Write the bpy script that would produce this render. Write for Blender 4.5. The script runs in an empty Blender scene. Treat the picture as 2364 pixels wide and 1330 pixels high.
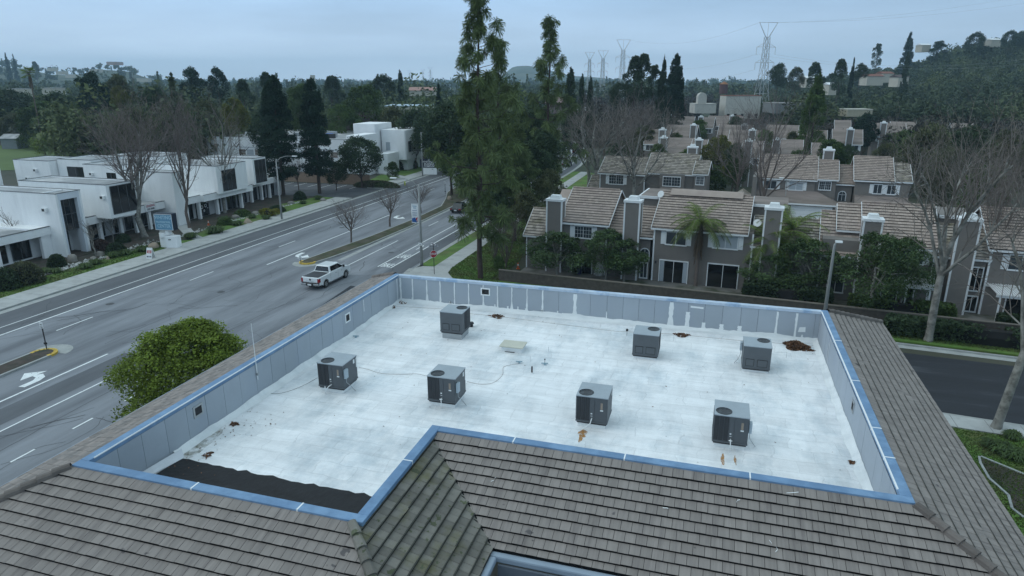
import bpy, bmesh, math, random
import numpy as np
from mathutils import Vector, Matrix
R = math.radians
SC = bpy.context.scene
COL = SC.collection

# ------------------------------------------------------------------ camera
CAMH = 19.7; FPX = 1560.0; VX = 1668.0; HZ = 185.0; CX = 1182.0; CY = 665.0
PITCH = math.atan2(CY - HZ, FPX)
YAW = math.atan2(VX - CX, FPX * math.cos(PITCH) + (CY - HZ) * math.sin(PITCH))
cam_d = bpy.data.cameras.new('camera'); cam = bpy.data.objects.new('camera', cam_d); COL.objects.link(cam)
cam_d.sensor_width = 36.0; cam_d.lens = 36.0 * FPX / 2364.0
cam_d.clip_start = 0.5; cam_d.clip_end = 12000
cam.location = (0, 0, CAMH); cam.rotation_euler = (math.pi / 2 - PITCH, 0, YAW)
SC.camera = cam
SC.render.resolution_x = 1024; SC.render.resolution_y = 576
SC.view_settings.view_transform = 'Standard'; SC.view_settings.look = 'None'
SC.view_settings.exposure = 0.0; SC.view_settings.gamma = 1.0; SC.view_settings.use_curve_mapping = False
SC.render.engine = 'CYCLES'
SC.cycles.max_bounces = 6; SC.cycles.diffuse_bounces = 3; SC.cycles.glossy_bounces = 3
SC.cycles.transparent_max_bounces = 8; SC.cycles.volume_bounces = 2; SC.cycles.use_denoising = True
SC.cycles.sample_clamp_indirect = 4.0

# ------------------------------------------------------------------ world (overcast blue-grey evening)
SUN_EL, SUN_ROT = R(38), R(250)
W = bpy.data.worlds.new('World'); SC.world = W; W.use_nodes = True
wt = W.node_tree; wt.nodes.clear()
def N(t, kind, **kw):
    n = t.nodes.new(kind)
    for k, v in kw.items(): setattr(n, k, v)
    return n
wo = N(wt, 'ShaderNodeOutputWorld'); wb = N(wt, 'ShaderNodeBackground'); wb.inputs[1].default_value = 0.1
sky = N(wt, 'ShaderNodeTexSky', sky_type='NISHITA'); sky.sun_disc = False
sky.sun_elevation = SUN_EL; sky.sun_rotation = SUN_ROT; sky.dust_density = 3.0; sky.altitude = 100
tc = N(wt, 'ShaderNodeTexCoord'); sp = N(wt, 'ShaderNodeSeparateXYZ'); wt.links.new(tc.outputs['Generated'], sp.inputs[0])
rp = N(wt, 'ShaderNodeValToRGB'); e = rp.color_ramp.elements     # cloud deck: brighter towards the zenith
e[0].position = 0.0; e[0].color = (.66, .79, .96, 1)
e[1].position = 1.0; e[1].color = (.76, .95, 1.0, 1)
for p, c in ((.06, (.50, .66, .86, 1)), (.13, (.32, .51, .75, 1)), (.30, (.44, .65, .88, 1)), (.60, (.66, .87, 1.0, 1))):
    q = e.new(p); q.color = c
wt.links.new(sp.outputs['Z'], rp.inputs[0])
cn = N(wt, 'ShaderNodeTexNoise'); cn.inputs['Scale'].default_value = 3.6; cn.inputs['Detail'].default_value = 5
mp = N(wt, 'ShaderNodeMapping'); mp.inputs['Scale'].default_value = (1, 1, 6)
wt.links.new(tc.outputs['Generated'], mp.inputs[0]); wt.links.new(mp.outputs[0], cn.inputs[0])
cr = N(wt, 'ShaderNodeMapRange'); cr.inputs[1].default_value = .3; cr.inputs[2].default_value = .7
cr.inputs[3].default_value = .88; cr.inputs[4].default_value = 1.11; wt.links.new(cn.outputs[0], cr.inputs[0])
# lighter to the left of the view (over the hills), darker to the right
dt = N(wt, 'ShaderNodeVectorMath', operation='DOT_PRODUCT'); wt.links.new(tc.outputs['Generated'], dt.inputs[0])
dt.inputs[1].default_value = (-.93, .36, 0)
dr = N(wt, 'ShaderNodeMapRange'); dr.inputs[1].default_value = -.2; dr.inputs[2].default_value = .95
dr.inputs[3].default_value = .82; dr.inputs[4].default_value = 1.17; wt.links.new(dt.outputs['Value'], dr.inputs[0])
m1 = N(wt, 'ShaderNodeMath', operation='MULTIPLY'); wt.links.new(cr.outputs[0], m1.inputs[0]); wt.links.new(dr.outputs[0], m1.inputs[1])
m2 = N(wt, 'ShaderNodeMath', operation='MULTIPLY'); wt.links.new(m1.outputs[0], m2.inputs[0]); m2.inputs[1].default_value = 11.6
vm = N(wt, 'ShaderNodeVectorMath', operation='SCALE'); wt.links.new(rp.outputs[0], vm.inputs[0]); wt.links.new(m2.outputs[0], vm.inputs['Scale'])
mx = N(wt, 'ShaderNodeMixRGB'); mx.inputs[0].default_value = .9
wt.links.new(sky.outputs[0], mx.inputs[1]); wt.links.new(vm.outputs[0], mx.inputs[2])
wt.links.new(mx.outputs[0], wb.inputs[0]); wt.links.new(wb.outputs[0], wo.inputs[0])
sd = bpy.data.lights.new('sun', 'SUN'); sun = bpy.data.objects.new('sun', sd); COL.objects.link(sun)
sd.energy = 0.5; sd.angle = R(40); sd.color = (1.0, .95, .88)
_s = Vector((math.sin(SUN_ROT) * math.cos(SUN_EL), math.cos(SUN_ROT) * math.cos(SUN_EL), math.sin(SUN_EL)))
sun.rotation_euler = (-_s).to_track_quat('-Z', 'Y').to_euler(); sun.location = (0, 0, 60)

# ------------------------------------------------------------------ geometry from the photograph's own perspective
_hd = np.array([-math.sin(YAW), math.cos(YAW), 0.]); _rt = np.array([math.cos(YAW), math.sin(YAW), 0.])
_fw = _hd * math.cos(PITCH) - np.array([0, 0, math.sin(PITCH)]); _cu = _hd * math.sin(PITCH) + np.array([0, 0, math.cos(PITCH)])
def ray(px, py): return _fw * FPX + _rt * (px - CX) + _cu * (CY - py)
def g(px, py, z=0.0):
    d = ray(px, py); t = (z - CAMH) / d[2]
    return (float(d[0] * t), float(d[1] * t))
def top_at(px, py, D):                       # the point seen at a pixel, D metres ahead
    d = ray(px, py); k = D / float(d @ _hd)
    return float(d[0] * k), float(d[1] * k), float(CAMH + d[2] * k)

# ------------------------------------------------------------------ helpers
class MB:
    def __init__(s): s.v = []; s.f = []; s.r = []; s.m = None; s.nv = 0
    def add(s, vs, fs, r=0.5):
        n = len(s.v)
        if s.m is not None: vs = [tuple(s.m @ Vector(p)) for p in vs]
        s.v.extend(vs); s.f.extend([tuple(i + n for i in f) for f in fs]); s.r.extend([r] * len(fs)); return s
    def box(s, x0, x1, y0, y1, z0, z1, r=0.5):
        return s.add([(x0,y0,z0),(x1,y0,z0),(x1,y1,z0),(x0,y1,z0),(x0,y0,z1),(x1,y0,z1),(x1,y1,z1),(x0,y1,z1)],
              [(0,3,2,1),(4,5,6,7),(0,1,5,4),(1,2,6,5),(2,3,7,6),(3,0,4,7)], r)
    def quad(s, *p, r=0.5): return s.add(list(p), [tuple(range(len(p)))], r)
    def prism(s, pts, z0, z1, r=0.5):        # polygon (ccw) extruded in z
        n = len(pts); vs = [(x, y, z0) for x, y in pts] + [(x, y, z1) for x, y in pts]
        return s.add(vs, [tuple(range(n))[::-1], tuple(range(n, 2*n))] + [(i, (i+1) % n, n + (i+1) % n, n + i) for i in range(n)], r)
    def prof(s, pts, x0, x1, r=0.5):         # (y,z) outline extruded along x
        n = len(pts); vs = [(x0, y, z) for y, z in pts] + [(x1, y, z) for y, z in pts]
        return s.add(vs, [tuple(range(n))[::-1], tuple(range(n, 2*n))] + [(i, (i+1) % n, n + (i+1) % n, n + i) for i in range(n)], r)
    def tube(s, pts, rad, n=8, cap=True, r=0.5):
        if not hasattr(rad, '__len__'): rad = [rad] * len(pts)
        vs = []; fs = []
        P = [Vector(p) for p in pts]
        for i, p in enumerate(P):
            d = (P[min(i+1, len(P)-1)] - P[max(i-1, 0)]).normalized()
            a = d.orthogonal().normalized() if i == 0 else (a - d * a.dot(d)).normalized()
            b = d.cross(a)
            for k in range(n):
                t = 2 * math.pi * k / n; vs.append(tuple(p + (a * math.cos(t) + b * math.sin(t)) * rad[i]))
        for i in range(len(P) - 1):
            for k in range(n):
                fs.append((i*n+k, i*n+(k+1) % n, (i+1)*n+(k+1) % n, (i+1)*n+k))
        if cap: fs.append(tuple(range(n))[::-1]); fs.append(tuple(range((len(P)-1)*n, len(P)*n)))
        return s.add(vs, fs, r)
    def cyl(s, x, y, z0, z1, r0, r1=None, n=16, r=0.5): return s.tube([(x,y,z0),(x,y,z1)], [r0, r0 if r1 is None else r1], n, True, r)
    def ring(s, x, y, z0, z1, ro, ri, n=24):
        vs = []
        for rr, z in ((ro,z0),(ro,z1),(ri,z1),(ri,z0)):
            vs += [(x+rr*math.cos(2*math.pi*k/n), y+rr*math.sin(2*math.pi*k/n), z) for k in range(n)]
        fs = []
        for j in range(4):
            for k in range(n): fs.append((j*n+k, j*n+(k+1)%n, ((j+1)%4)*n+(k+1)%n, ((j+1)%4)*n+k))
        return s.add(vs, fs)
    def build(s, name, mat, parent=None, smooth=False, bevel=0, loc=None):
        me = bpy.data.meshes.new(name); me.from_pydata(s.v, [], s.f); me.update()
        a = me.attributes.new('rnd', 'FLOAT', 'FACE'); a.data.foreach_set('value', np.array(s.r, np.float32))
        return link(name, me, mat, parent, smooth, bevel, loc)
def link(name, me, mat, parent=None, smooth=False, bevel=0, loc=None):
    o = bpy.data.objects.new(name, me); COL.objects.link(o)
    if mat is not None and not me.materials: me.materials.append(mat)
    if smooth: me.polygons.foreach_set('use_smooth', [True] * len(me.polygons))
    if parent is not None: o.parent = parent
    if loc: o.location = loc
    if bevel:
        b = o.modifiers.new('bevel', 'BEVEL'); b.width = bevel; b.segments = 2; b.limit_method = 'ANGLE'; b.angle_limit = R(40)
    return o
def npmesh(name, V, F, rnd=None):            # V (n,3), F (m,k) arrays of one face size
    me = bpy.data.meshes.new(name); V = np.asarray(V, np.float32); F = np.asarray(F, np.int32)
    me.vertices.add(len(V)); me.vertices.foreach_set('co', V.ravel())
    k = F.shape[1]; me.loops.add(F.size); me.loops.foreach_set('vertex_index', F.ravel())
    me.polygons.add(len(F)); me.polygons.foreach_set('loop_start', np.arange(0, F.size, k, dtype=np.int32))
    me.update(calc_edges=True); me.validate()
    if rnd is not None:
        a = me.attributes.new('rnd', 'FLOAT', 'FACE'); a.data.foreach_set('value', np.asarray(rnd, np.float32))
    return me
def thing(name, label, cat, loc=(0,0,0), rotz=0.0, group=None):
    o = bpy.data.objects.new(name, None); COL.objects.link(o); o.empty_display_size = .3
    o.location = loc; o.rotation_euler = (0, 0, rotz); o['label'] = label; o['category'] = cat
    if group: o['group'] = group
    return o
def tag(o, label, cat, group=None, kind=None):
    o['label'] = label; o['category'] = cat
    if group: o['group'] = group
    if kind: o['kind'] = kind
    return o
def struct(o): o['kind'] = 'structure'; return o
def copy_tree(o, loc=None, rotz=None, label=None, scale=None, parent=None):
    c = o.copy(); COL.objects.link(c)
    if parent is not None: c.parent = parent
    for ch in [x for x in bpy.data.objects if x.parent == o]: copy_tree(ch, parent=c)
    if loc is not None: c.location = loc
    if rotz is not None: c.rotation_euler = (0, 0, rotz)
    if label: c['label'] = label
    if scale is not None: c.scale = scale
    return c
def text_mesh(txt, size, extrude=.004, align='CENTER', bold=0.0, space=1.0):
    cu = bpy.data.curves.new('t', 'FONT'); cu.body = txt; cu.size = size; cu.align_x = align; cu.align_y = 'CENTER'
    cu.extrude = extrude; cu.offset = bold; cu.space_character = space; cu.resolution_u = 2; cu.space_line = .95
    o = bpy.data.objects.new('t', cu); COL.objects.link(o)
    bpy.context.view_layer.update()
    me = bpy.data.meshes.new_from_object(o.evaluated_get(bpy.context.evaluated_depsgraph_get()))
    bpy.data.objects.remove(o); bpy.data.curves.remove(cu); return me

# ------------------------------------------------------------------ materials
MATS = {}
def mat(name, c, rough=.8, var=.12, scale=1.5, detail=5, bump=0.0, bscale=None, metal=0.0, c2=None, amt=(.45,.62), s2=.6,
        rnd=0.0, orand=0.0, stretch=(1,1,1), spec=.4, spots=None, emit=None, translucent=0.0, coat=0.0):
    if name in MATS: return MATS[name]
    m = bpy.data.materials.new(name); m.use_nodes = True; t = m.node_tree; t.nodes.clear(); L = t.links.new
    out = N(t, 'ShaderNodeOutputMaterial'); b = N(t, 'ShaderNodeBsdfPrincipled')
    tcn = N(t, 'ShaderNodeTexCoord'); mpn = N(t, 'ShaderNodeMapping'); mpn.inputs['Scale'].default_value = stretch
    L(tcn.outputs['Object'], mpn.inputs[0])
    no = N(t, 'ShaderNodeTexNoise'); no.inputs['Scale'].default_value = scale; no.inputs['Detail'].default_value = detail
    no.inputs['Roughness'].default_value = .65; L(mpn.outputs[0], no.inputs[0])
    mr = N(t, 'ShaderNodeMapRange'); mr.inputs[1].default_value = .25; mr.inputs[2].default_value = .75
    mr.inputs[3].default_value = 1 - var; mr.inputs[4].default_value = 1 + var; L(no.outputs[0], mr.inputs[0])
    val = mr.outputs[0]
    def mul(a, bb):
        q = N(t, 'ShaderNodeMath', operation='MULTIPLY'); L(a, q.inputs[0]); L(bb, q.inputs[1]); return q.outputs[0]
    if rnd:
        at = N(t, 'ShaderNodeAttribute', attribute_name='rnd'); q = N(t, 'ShaderNodeMapRange')
        q.inputs[3].default_value = 1 - rnd; q.inputs[4].default_value = 1 + rnd; L(at.outputs['Fac'], q.inputs[0]); val = mul(val, q.outputs[0])
    if orand:
        oi = N(t, 'ShaderNodeObjectInfo'); q = N(t, 'ShaderNodeMapRange')
        q.inputs[3].default_value = 1 - orand; q.inputs[4].default_value = 1 + orand; L(oi.outputs['Random'], q.inputs[0]); val = mul(val, q.outputs[0])
    base = N(t, 'ShaderNodeRGB'); base.outputs[0].default_value = (*c, 1); colr = base.outputs[0]
    def mixc(fac, a, cc):
        q = N(t, 'ShaderNodeMixRGB'); L(fac, q.inputs[0]); L(a, q.inputs[1]); q.inputs[2].default_value = (*cc, 1); return q.outputs[0]
    if c2 is not None:
        n2 = N(t, 'ShaderNodeTexNoise'); n2.inputs['Scale'].default_value = s2; n2.inputs['Detail'].default_value = 6
        n2.inputs['Roughness'].default_value = .6; L(mpn.outputs[0], n2.inputs[0])
        q = N(t, 'ShaderNodeMapRange'); q.inputs[1].default_value = amt[0]; q.inputs[2].default_value = amt[1]; L(n2.outputs[0], q.inputs[0])
        colr = mixc(q.outputs[0], colr, c2)
    if spots is not None:                     # (colour, scale, threshold)
        n3 = N(t, 'ShaderNodeTexNoise'); n3.inputs['Scale'].default_value = spots[1]; n3.inputs['Detail'].default_value = 3
        L(tcn.outputs['Object'], n3.inputs[0]); q = N(t, 'ShaderNodeMapRange'); q.inputs[1].default_value = spots[2]
        q.inputs[2].default_value = spots[2] + .03; L(n3.outputs[0], q.inputs[0]); colr = mixc(q.outputs[0], colr, spots[0])
    sc_ = N(t, 'ShaderNodeVectorMath', operation='SCALE'); L(colr, sc_.inputs[0]); L(val, sc_.inputs['Scale'])
    L(sc_.outputs[0], b.inputs['Base Color'])
    b.inputs['Roughness'].default_value = rough; b.inputs['Metallic'].default_value = metal
    b.inputs['Specular IOR Level'].default_value = spec; b.inputs['Coat Weight'].default_value = coat
    if emit: b.inputs['Emission Color'].default_value = (*emit[0], 1); b.inputs['Emission Strength'].default_value = emit[1]
    if bump:
        bn = N(t, 'ShaderNodeTexNoise'); bn.inputs['Scale'].default_value = bscale or scale * 6; bn.inputs['Detail'].default_value = 4
        L(mpn.outputs[0], bn.inputs[0]); bp = N(t, 'ShaderNodeBump'); bp.inputs['Strength'].default_value = bump; bp.inputs['Distance'].default_value = .05
        L(bn.outputs[0], bp.inputs['Height']); L(bp.outputs[0], b.inputs['Normal'])
    sh = b.outputs[0]
    if translucent:
        tr = N(t, 'ShaderNodeBsdfTranslucent'); L(sc_.outputs[0], tr.inputs[0]); ms = N(t, 'ShaderNodeMixShader')
        ms.inputs[0].default_value = translucent; L(sh, ms.inputs[1]); L(tr.outputs[0], ms.inputs[2]); sh = ms.outputs[0]
    L(sh, out.inputs[0]); MATS[name] = m; m.diffuse_color = (*c, 1); return m
def glassy(name, c, rough=.08):
    m = mat(name, c, rough=rough, var=.3, scale=.7, spec=.8); return m
rng = random.Random(7); nr = np.random.default_rng(11)
# ================================================================== MATERIALS
M_asph = mat('asphalt', (.24,.252,.275), .9, .18, .35, bump=.3, bscale=30, c2=(.15,.158,.175), amt=(.42,.64), s2=.5, stretch=(1,.12,1))
M_asph2 = mat('asphalt_dark', (.115,.121,.133), .85, .25, .6, bump=.3, bscale=30, stretch=(1,.15,1))
M_asph3 = mat('asphalt_sealed', (.022,.024,.03), .75, .35, .5, bump=.3, bscale=25, c2=(.07,.075,.085), amt=(.56,.72), s2=.5, stretch=(.12,1,1))
M_lot = mat('asphalt_lot', (.085,.09,.1), .85, .25, .3, c2=(.045,.048,.052), amt=(.5,.6), s2=.12)
M_conc = mat('concrete', (.42,.43,.42), .9, .14, .5, bump=.15, bscale=20, c2=(.33,.335,.33), amt=(.5,.7), s2=.8)
M_kerb = mat('kerb_concrete', (.36,.37,.36), .9, .22, 1.2)
M_paint = mat('road_paint', (.78,.8,.8), .7, .12, 3, spots=((.3,.3,.31), 5, .66))
M_yell = mat('yellow_paint', (.62,.42,.07), .7, .15, 3)
M_grass = mat('grass', (.1,.19,.035), .95, .35, .5, bump=.8, bscale=22, c2=(.115,.13,.045), amt=(.45,.65), s2=.35)
M_earth = mat('earth', (.07,.055,.045), .95, .35, 2, bump=.5, c2=(.04,.045,.03), s2=.7)
M_ground = mat('ground', (.045,.055,.03), .95, .4, .05, bump=.4, c2=(.075,.07,.055), amt=(.45,.6), s2=.02)
M_meadow = mat('meadow', (.1,.15,.045), .95, .2, .06)
M_roofwhite = mat('white_roof_coating', (.80,.82,.82), .75, .05, 1.1, bump=.15, bscale=9, c2=(.64,.67,.68), amt=(.46,.66), s2=.9, stretch=(.35,1.1,1))
M_black = mat('black_felt', (.018,.018,.02), .8, .3, 2, bump=.6, bscale=6)
M_panel = mat('parapet_panel', (.235,.27,.325), .7, .1, .8, bump=.1)
M_white = mat('sealant_white', (.8,.82,.82), .7, .06, 2)
M_cap = mat('blue_coping', (.135,.235,.38), .5, .16, 1.5, c2=(.19,.31,.47), s2=1.3, spec=.3)
_tk = dict(rough=.9, var=.16, scale=1.6, detail=4, rnd=.09, bump=.2, bscale=18, c2=(.18,.158,.15), amt=(.5,.75), s2=1.2, spots=((.11,.1,.1), 1.9, .70))
M_tile = mat('concrete_tile', (.255,.226,.208), stretch=(4.5,.35,1), **_tk); M_tile_e = mat('concrete_tile_side', (.255,.226,.208), stretch=(.35,4.5,1), **_tk)
M_tilemoss = mat('mossy_tile', (.175,.165,.145), .95, .15, 2, rnd=.2, bump=.4, bscale=14, c2=(.12,.115,.05), amt=(.5,.72), s2=.9, spots=((.09,.1,.06), 4.5, .64))
M_under = mat('tile_gap', (.012,.012,.012), .95, .1)
M_stucco = mat('office_stucco', (.87,.88,.88), .9, .05, .8, bump=.35, bscale=8, stretch=(1.4,1.4,.3), c2=(.76,.77,.78), amt=(.5,.75), s2=.5)
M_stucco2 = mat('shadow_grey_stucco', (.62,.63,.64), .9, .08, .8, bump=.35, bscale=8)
M_lowroof = mat('office_roof', (.3,.31,.32), .85, .25, .3, c2=(.5,.5,.5), amt=(.45,.6), s2=.2)
M_rooftrim = mat('roof_trim', (.1,.105,.11), .8)
M_dkglass = glassy('dark_glass', (.012,.013,.015), .07)
M_wglass = glassy('window_glass', (.05,.06,.07), .1)
M_blind = mat('blinds', (.38,.42,.46), .6, .1, 4, stretch=(1,1,8))
M_steel = mat('galvanised', (.42,.44,.45), .5, .15, 1, metal=.6)
M_pole = mat('pole_concrete', (.33,.34,.335), .8, .12, 1.5)
M_metalw = mat('white_metal', (.75,.77,.77), .5, .05)
M_dark = mat('dark_metal', (.03,.03,.033), .6, .2)
M_ac = mat('ac_cabinet', (.105,.115,.125), .55, .1, 1.5, spec=.4)
M_actop = mat('ac_top', (.34,.385,.42), .5, .12, 1.2, c2=(.26,.3,.33), amt=(.55,.6), s2=1.1)
M_accoil = mat('ac_coil', (.035,.038,.043), .7, .3, 30, stretch=(1,1,6))
M_pvc = mat('white_pvc', (.85,.87,.87), .5, .04)
M_hatch = mat('hatch_lid', (.56,.55,.46), .6, .1, 1.5)
M_deb = mat('dead_leaves', (.13,.065,.035), .9, .4, 5, rnd=.6)
M_rust = mat('rust_stain', (.46,.25,.08), .8, .2, 6)
M_thwall = mat('townhouse_siding', (.2,.18,.165), .85, .07, 1.5, bump=.15)
M_thtile = mat('townhouse_tile', (.37,.30,.26), .9, .1, 1.2, rnd=.13, bump=.2, c2=(.33,.26,.235), amt=(.5,.75), s2=.7)
M_thtileold = mat('townhouse_tile_old', (.36,.315,.275), .9, .1, 1.2, rnd=.28, bump=.2, c2=(.2,.18,.12), amt=(.5,.7), s2=.8)
M_trim = mat('white_trim', (.78,.79,.8), .6, .05)
M_brick = mat('garden_block', (.085,.072,.065), .95, .3, 3, bump=.5)
M_brick2 = mat('tan_block', (.27,.2,.15), .95, .15, 3, bump=.5)
M_bark = mat('pine_bark', (.075,.055,.045), .95, .35, 3, bump=.8, bscale=10)
M_barkpale = mat('pale_bark', (.27,.26,.235), .9, .3, 1.6, bump=.4, bscale=8, c2=(.13,.125,.11), amt=(.45,.6), s2=1.8)
M_barkbrown = mat('brown_bark', (.15,.12,.105), .95, .25, 3)
M_twig = mat('twigs', (.18,.15,.137), .95, .2, 3, rnd=.3)
M_twigpale = mat('pale_twigs', (.19,.165,.145), .95, .2, 3, rnd=.3)
def leafm(name, c, tr=.25): return mat(name, c, .75, .25, .4, rnd=.45, orand=.14, translucent=tr, spec=.25)
M_lfbright = leafm('leaf_bright', (.12,.165,.03)); M_lfgreen = leafm('leaf_green', (.08,.125,.036)); M_lfdark = leafm('leaf_dark', (.046,.072,.034))
M_lfolive = leafm('leaf_olive', (.09,.1,.048)); M_needle = leafm('needles', (.05,.085,.03), .15); M_fir = leafm('fir_needles', (.022,.045,.026), .1)
M_lfyellow = leafm('leaf_yellow', (.22,.21,.03)); M_palm = leafm('palm_leaf', (.14,.2,.04)); M_lfpurple = leafm('hedge_plum', (.09,.06,.052))
M_fartile = mat('far_roof_tile', (.25,.205,.185), .9, .2, 1.5, c2=(.18,.15,.13), s2=.3, stretch=(.4,1,6))
M_deadpalm = mat('dead_fronds', (.17,.125,.085), .95, .3, 2, rnd=.3)
M_rock = mat('boulder', (.26,.245,.22), .95, .25, 1.3, bump=.6, c2=(.17,.165,.155), s2=1.5)
M_cobble = mat('cobbles', (.36,.37,.36), .95, .2, 3, rnd=.4)
M_red = mat('sign_red', (.42,.02,.03), .5, .06); M_orange = mat('cone_orange', (.6,.13,.03), .6)
M_signblue = mat('sign_blue', (.14,.30,.44), .5, .05); M_signlt = mat('sign_letter_blue', (.42,.60,.70), .5, .04); M_navy = mat('sign_navy', (.012,.018,.035), .5)
M_carwhite = mat('car_white', (.78,.81,.82), .25, .02, coat=.6, spec=.5); M_carblack = mat('car_black', (.012,.013,.016), .25, coat=.5)
M_carglass = glassy('car_glass', (.012,.012,.014), .05); M_tyre = mat('tyre', (.018,.018,.019), .9); M_rim = mat('rim', (.4,.4,.4), .35, metal=.8)
M_cargrey = mat('car_grey', (.11,.12,.13), .3, coat=.5, metal=.3); M_tail = mat('tail_lamp', (.3,.01,.015), .25); M_chrome = mat('chrome', (.5,.51,.52), .2, metal=.9)
M_tonneau = mat('tonneau', (.05,.052,.06), .8)
M_gutter = mat('gutter_blue_grey', (.27,.33,.40), .6, .08, 2)
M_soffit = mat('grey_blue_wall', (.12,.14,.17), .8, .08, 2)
M_pylon = mat('pylon_steel', (.45,.47,.48), .6, .1, 1)
M_cable = mat('cable', (.06,.06,.065), .7)
M_hill = mat('hill_scrub', (.05,.065,.035), .95, .35, .02, c2=(.10,.10,.06), amt=(.5,.62), s2=.012)
M_cream = mat('cream_wall', (.5,.47,.4), .9, .1, .2); M_redroof = mat('red_tile_roof', (.2,.085,.06), .9, .2, 1); M_brownroof = mat('brown_roof', (.085,.06,.055), .9, .15, 1)

def polar_(px, D): d = ray(px, HZ); k = D/float(d @ _hd); return (float(d[0]*k), float(d[1]*k))
# ================================================================== GROUND
def sheet(name, pts, z, m, skirt=0.0):
    b = MB()
    if skirt: b.prism(pts, z - skirt, z)
    else: b.add([(x, y, z) for x, y in pts], [tuple(range(len(pts)))])
    o = b.build(name, m); return struct(o)
def off(y):                                  # the avenue bends away to the left far out
    return 0.0 if y < 150 else -0.0026 * (y - 150) ** 2
def ys(y0, y1, st=10.0):
    n = max(1, int((y1 - y0) / st)); return [y0 + (y1 - y0) * i / n for i in range(n + 1)]
def strip(name, xa, xb, y0, y1, z, m, skirt=0.0, build=True, b=None):
    b = b or MB(); Y = [y0, y1] if y1 <= 150 else ys(y0, y1)
    for a, c in zip(Y[:-1], Y[1:]):
        fa = xa(a) if callable(xa) else xa; fb = xb(a) if callable(xb) else xb
        ga = xa(c) if callable(xa) else xa; gb = xb(c) if callable(xb) else xb
        p = [(fa + off(a), a), (fb + off(a), a), (gb + off(c), c), (ga + off(c), c)]
        if skirt: b.prism(p, z - skirt, z)
        else: b.add([(x, y, z) for x, y in p], [(0, 1, 2, 3)])
    return struct(b.build(name, m)) if build else b
sheet('ground', [(-5200,-300),(5200,-300),(5200,5200),(-5200,5200)], 0.0, M_ground)
strip('avenue', -59.6, -30.6, -20, 420, .006, M_asph)
b = MB(); strip('', -59.3, -54.2, -20, 420, .010, None, b=b, build=False); strip('', -33.0, -31.0, 62.5, 420, .010, None, b=b, build=False)
strip('', -41.6, -39.6, -20, 37, .010, None, b=b, build=False)
struct(b.build('road_edge_lanes', M_asph2))
TH = R(-5.0)                                  # the housing estate is turned five degrees
def T(u, v): return (u * math.cos(TH) - v * math.sin(TH), 67.1 + u * math.sin(TH) + v * math.cos(TH))
def seg(x, y0): return y0 - .0875 * x
# side street
sheet('side_street', [(-34, 57.5 ), (-33,46.5), (120, 34.5), (120, 46)], .008, M_asph3)
b = MB(); pts = []
# kerbs
def kerb(b, pts, w=.16, h=.14, z=0.0):
    for (x0, y0), (x1, y1) in zip(pts[:-1], pts[1:]):
        d = Vector((x1 - x0, y1 - y0)); 
        if d.length < 1e-6: continue
        n = Vector((-d.y, d.x)).normalized() * w
        p = [(x0, y0), (x1, y1), (x1 + n.x, y1 + n.y), (x0 + n.x, y0 + n.y)]
        b.prism(p, z, z + h)
def arc(cx, cy, r, a0, a1, n=10): return [(cx + r * math.cos(R(a0 + (a1 - a0) * i / n)), cy + r * math.sin(R(a0 + (a1 - a0) * i / n))) for i in range(n + 1)]
kb = MB()
cR = [(120, 46.4)] + [(x, 57.1 - .0875 * x - .3) for x in (60, 20, -10, -20)] + arc(-23.5, 65.2, 7.0, 265, 180, 8) + [(-30.5, 75), (-30.5, 150)] + [(-30.5 + off(y), y) for y in ys(160, 420)]
kerb(kb, cR[::-1], .16, .15)
kerb(kb, [(-60.0 , -20), (-60.0, 104)], .16, .15); kerb(kb, [(-60.0, 115.5), (-60, 150)] + [(-60 + off(y), y) for y in ys(160, 420)], .16, .15)
kerb(kb, [(120, 33.5), (20, 43.0), (-15, 46.3)], .16, .15)
struct(kb.build('kerbs', M_kerb))
b = MB(); strip('', -59.95, -59.15, -20, 420, .014, None, b=b, build=False); strip('', -31.15, -30.5, 72, 420, .014, None, b=b, build=False)
for (x0, y0), (x1, y1) in zip(cR[1:14][:-1], cR[1:14][1:]):
    d = Vector((x1-x0, y1-y0)).normalized(); n = Vector((-d.y, d.x)) * .65
    b.add([(x0, y0, .015), (x1, y1, .015), (x1+n.x, y1+n.y, .015), (x0+n.x, y0+n.y, .015)], [(0,1,2,3)])
struct(b.build('gutters', M_kerb))
# pavements and verges
strip('pavement', -63.2, -60.12, -20, 104, .14, M_conc, skirt=.14)
strip('pavement', -63.2, -60.12, 115.5, 420, .14, M_conc, skirt=.14)
def pave(name, pts, z=.14, m=M_conc): return sheet(name, pts, z, m, skirt=z)
pave('pavement', [(-28.6,66.2),(-26.6,66.2),(-26.6,150),(-28.6,150)])
pave('pavement', [(-30.4,65.0)] + arc(-23.5, 65.2, 6.9, 185, 262, 8) + [(-22.6,60.0),(-24.5,61.8),(-26.2,64.2),(-26.6,66.2),(-28.6,66.2),(-29.9,66.0)], .142)
sheet('verge_grass', [(-30.35,66.3),(-28.6,66.3),(-28.6,150),(-30.35,150)], .13, M_grass, .13)
sheet('lawn', [(-26.6,66.2),(-26.2,64.2),(-24.5,61.8),(-22.6,60.1),(-18,59.1),(15,56.2),(60,52.2),(60,56.6),(24,59.4),(-21.3,63.2),(-20.5,95),(-26.6,95)], .12, M_grass, .12)
sheet('lawn', [(-26.6,95),(-20.5,95),(-17,135),(-26.6,150)], .12, M_grass, .12)
pave('pavement', [(120, 31.8),(120,33.4),(20,42.9),(-15,46.2),(-15,44.7),(20,41.2)])
sheet('lawn', [(10.5,-10),(60,-10),(60,37.3),(20,41.1),(10.5,42)], .12, M_grass, .12)
bed_pts = [g(2364,1200), g(2338,1180), g(2330,1150), g(2285,1110), g(2265,1075), g(2262,1060), (20.6,33.5), (24.5,35.0), (32,34), (32,18), (13.5,18)]
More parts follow.
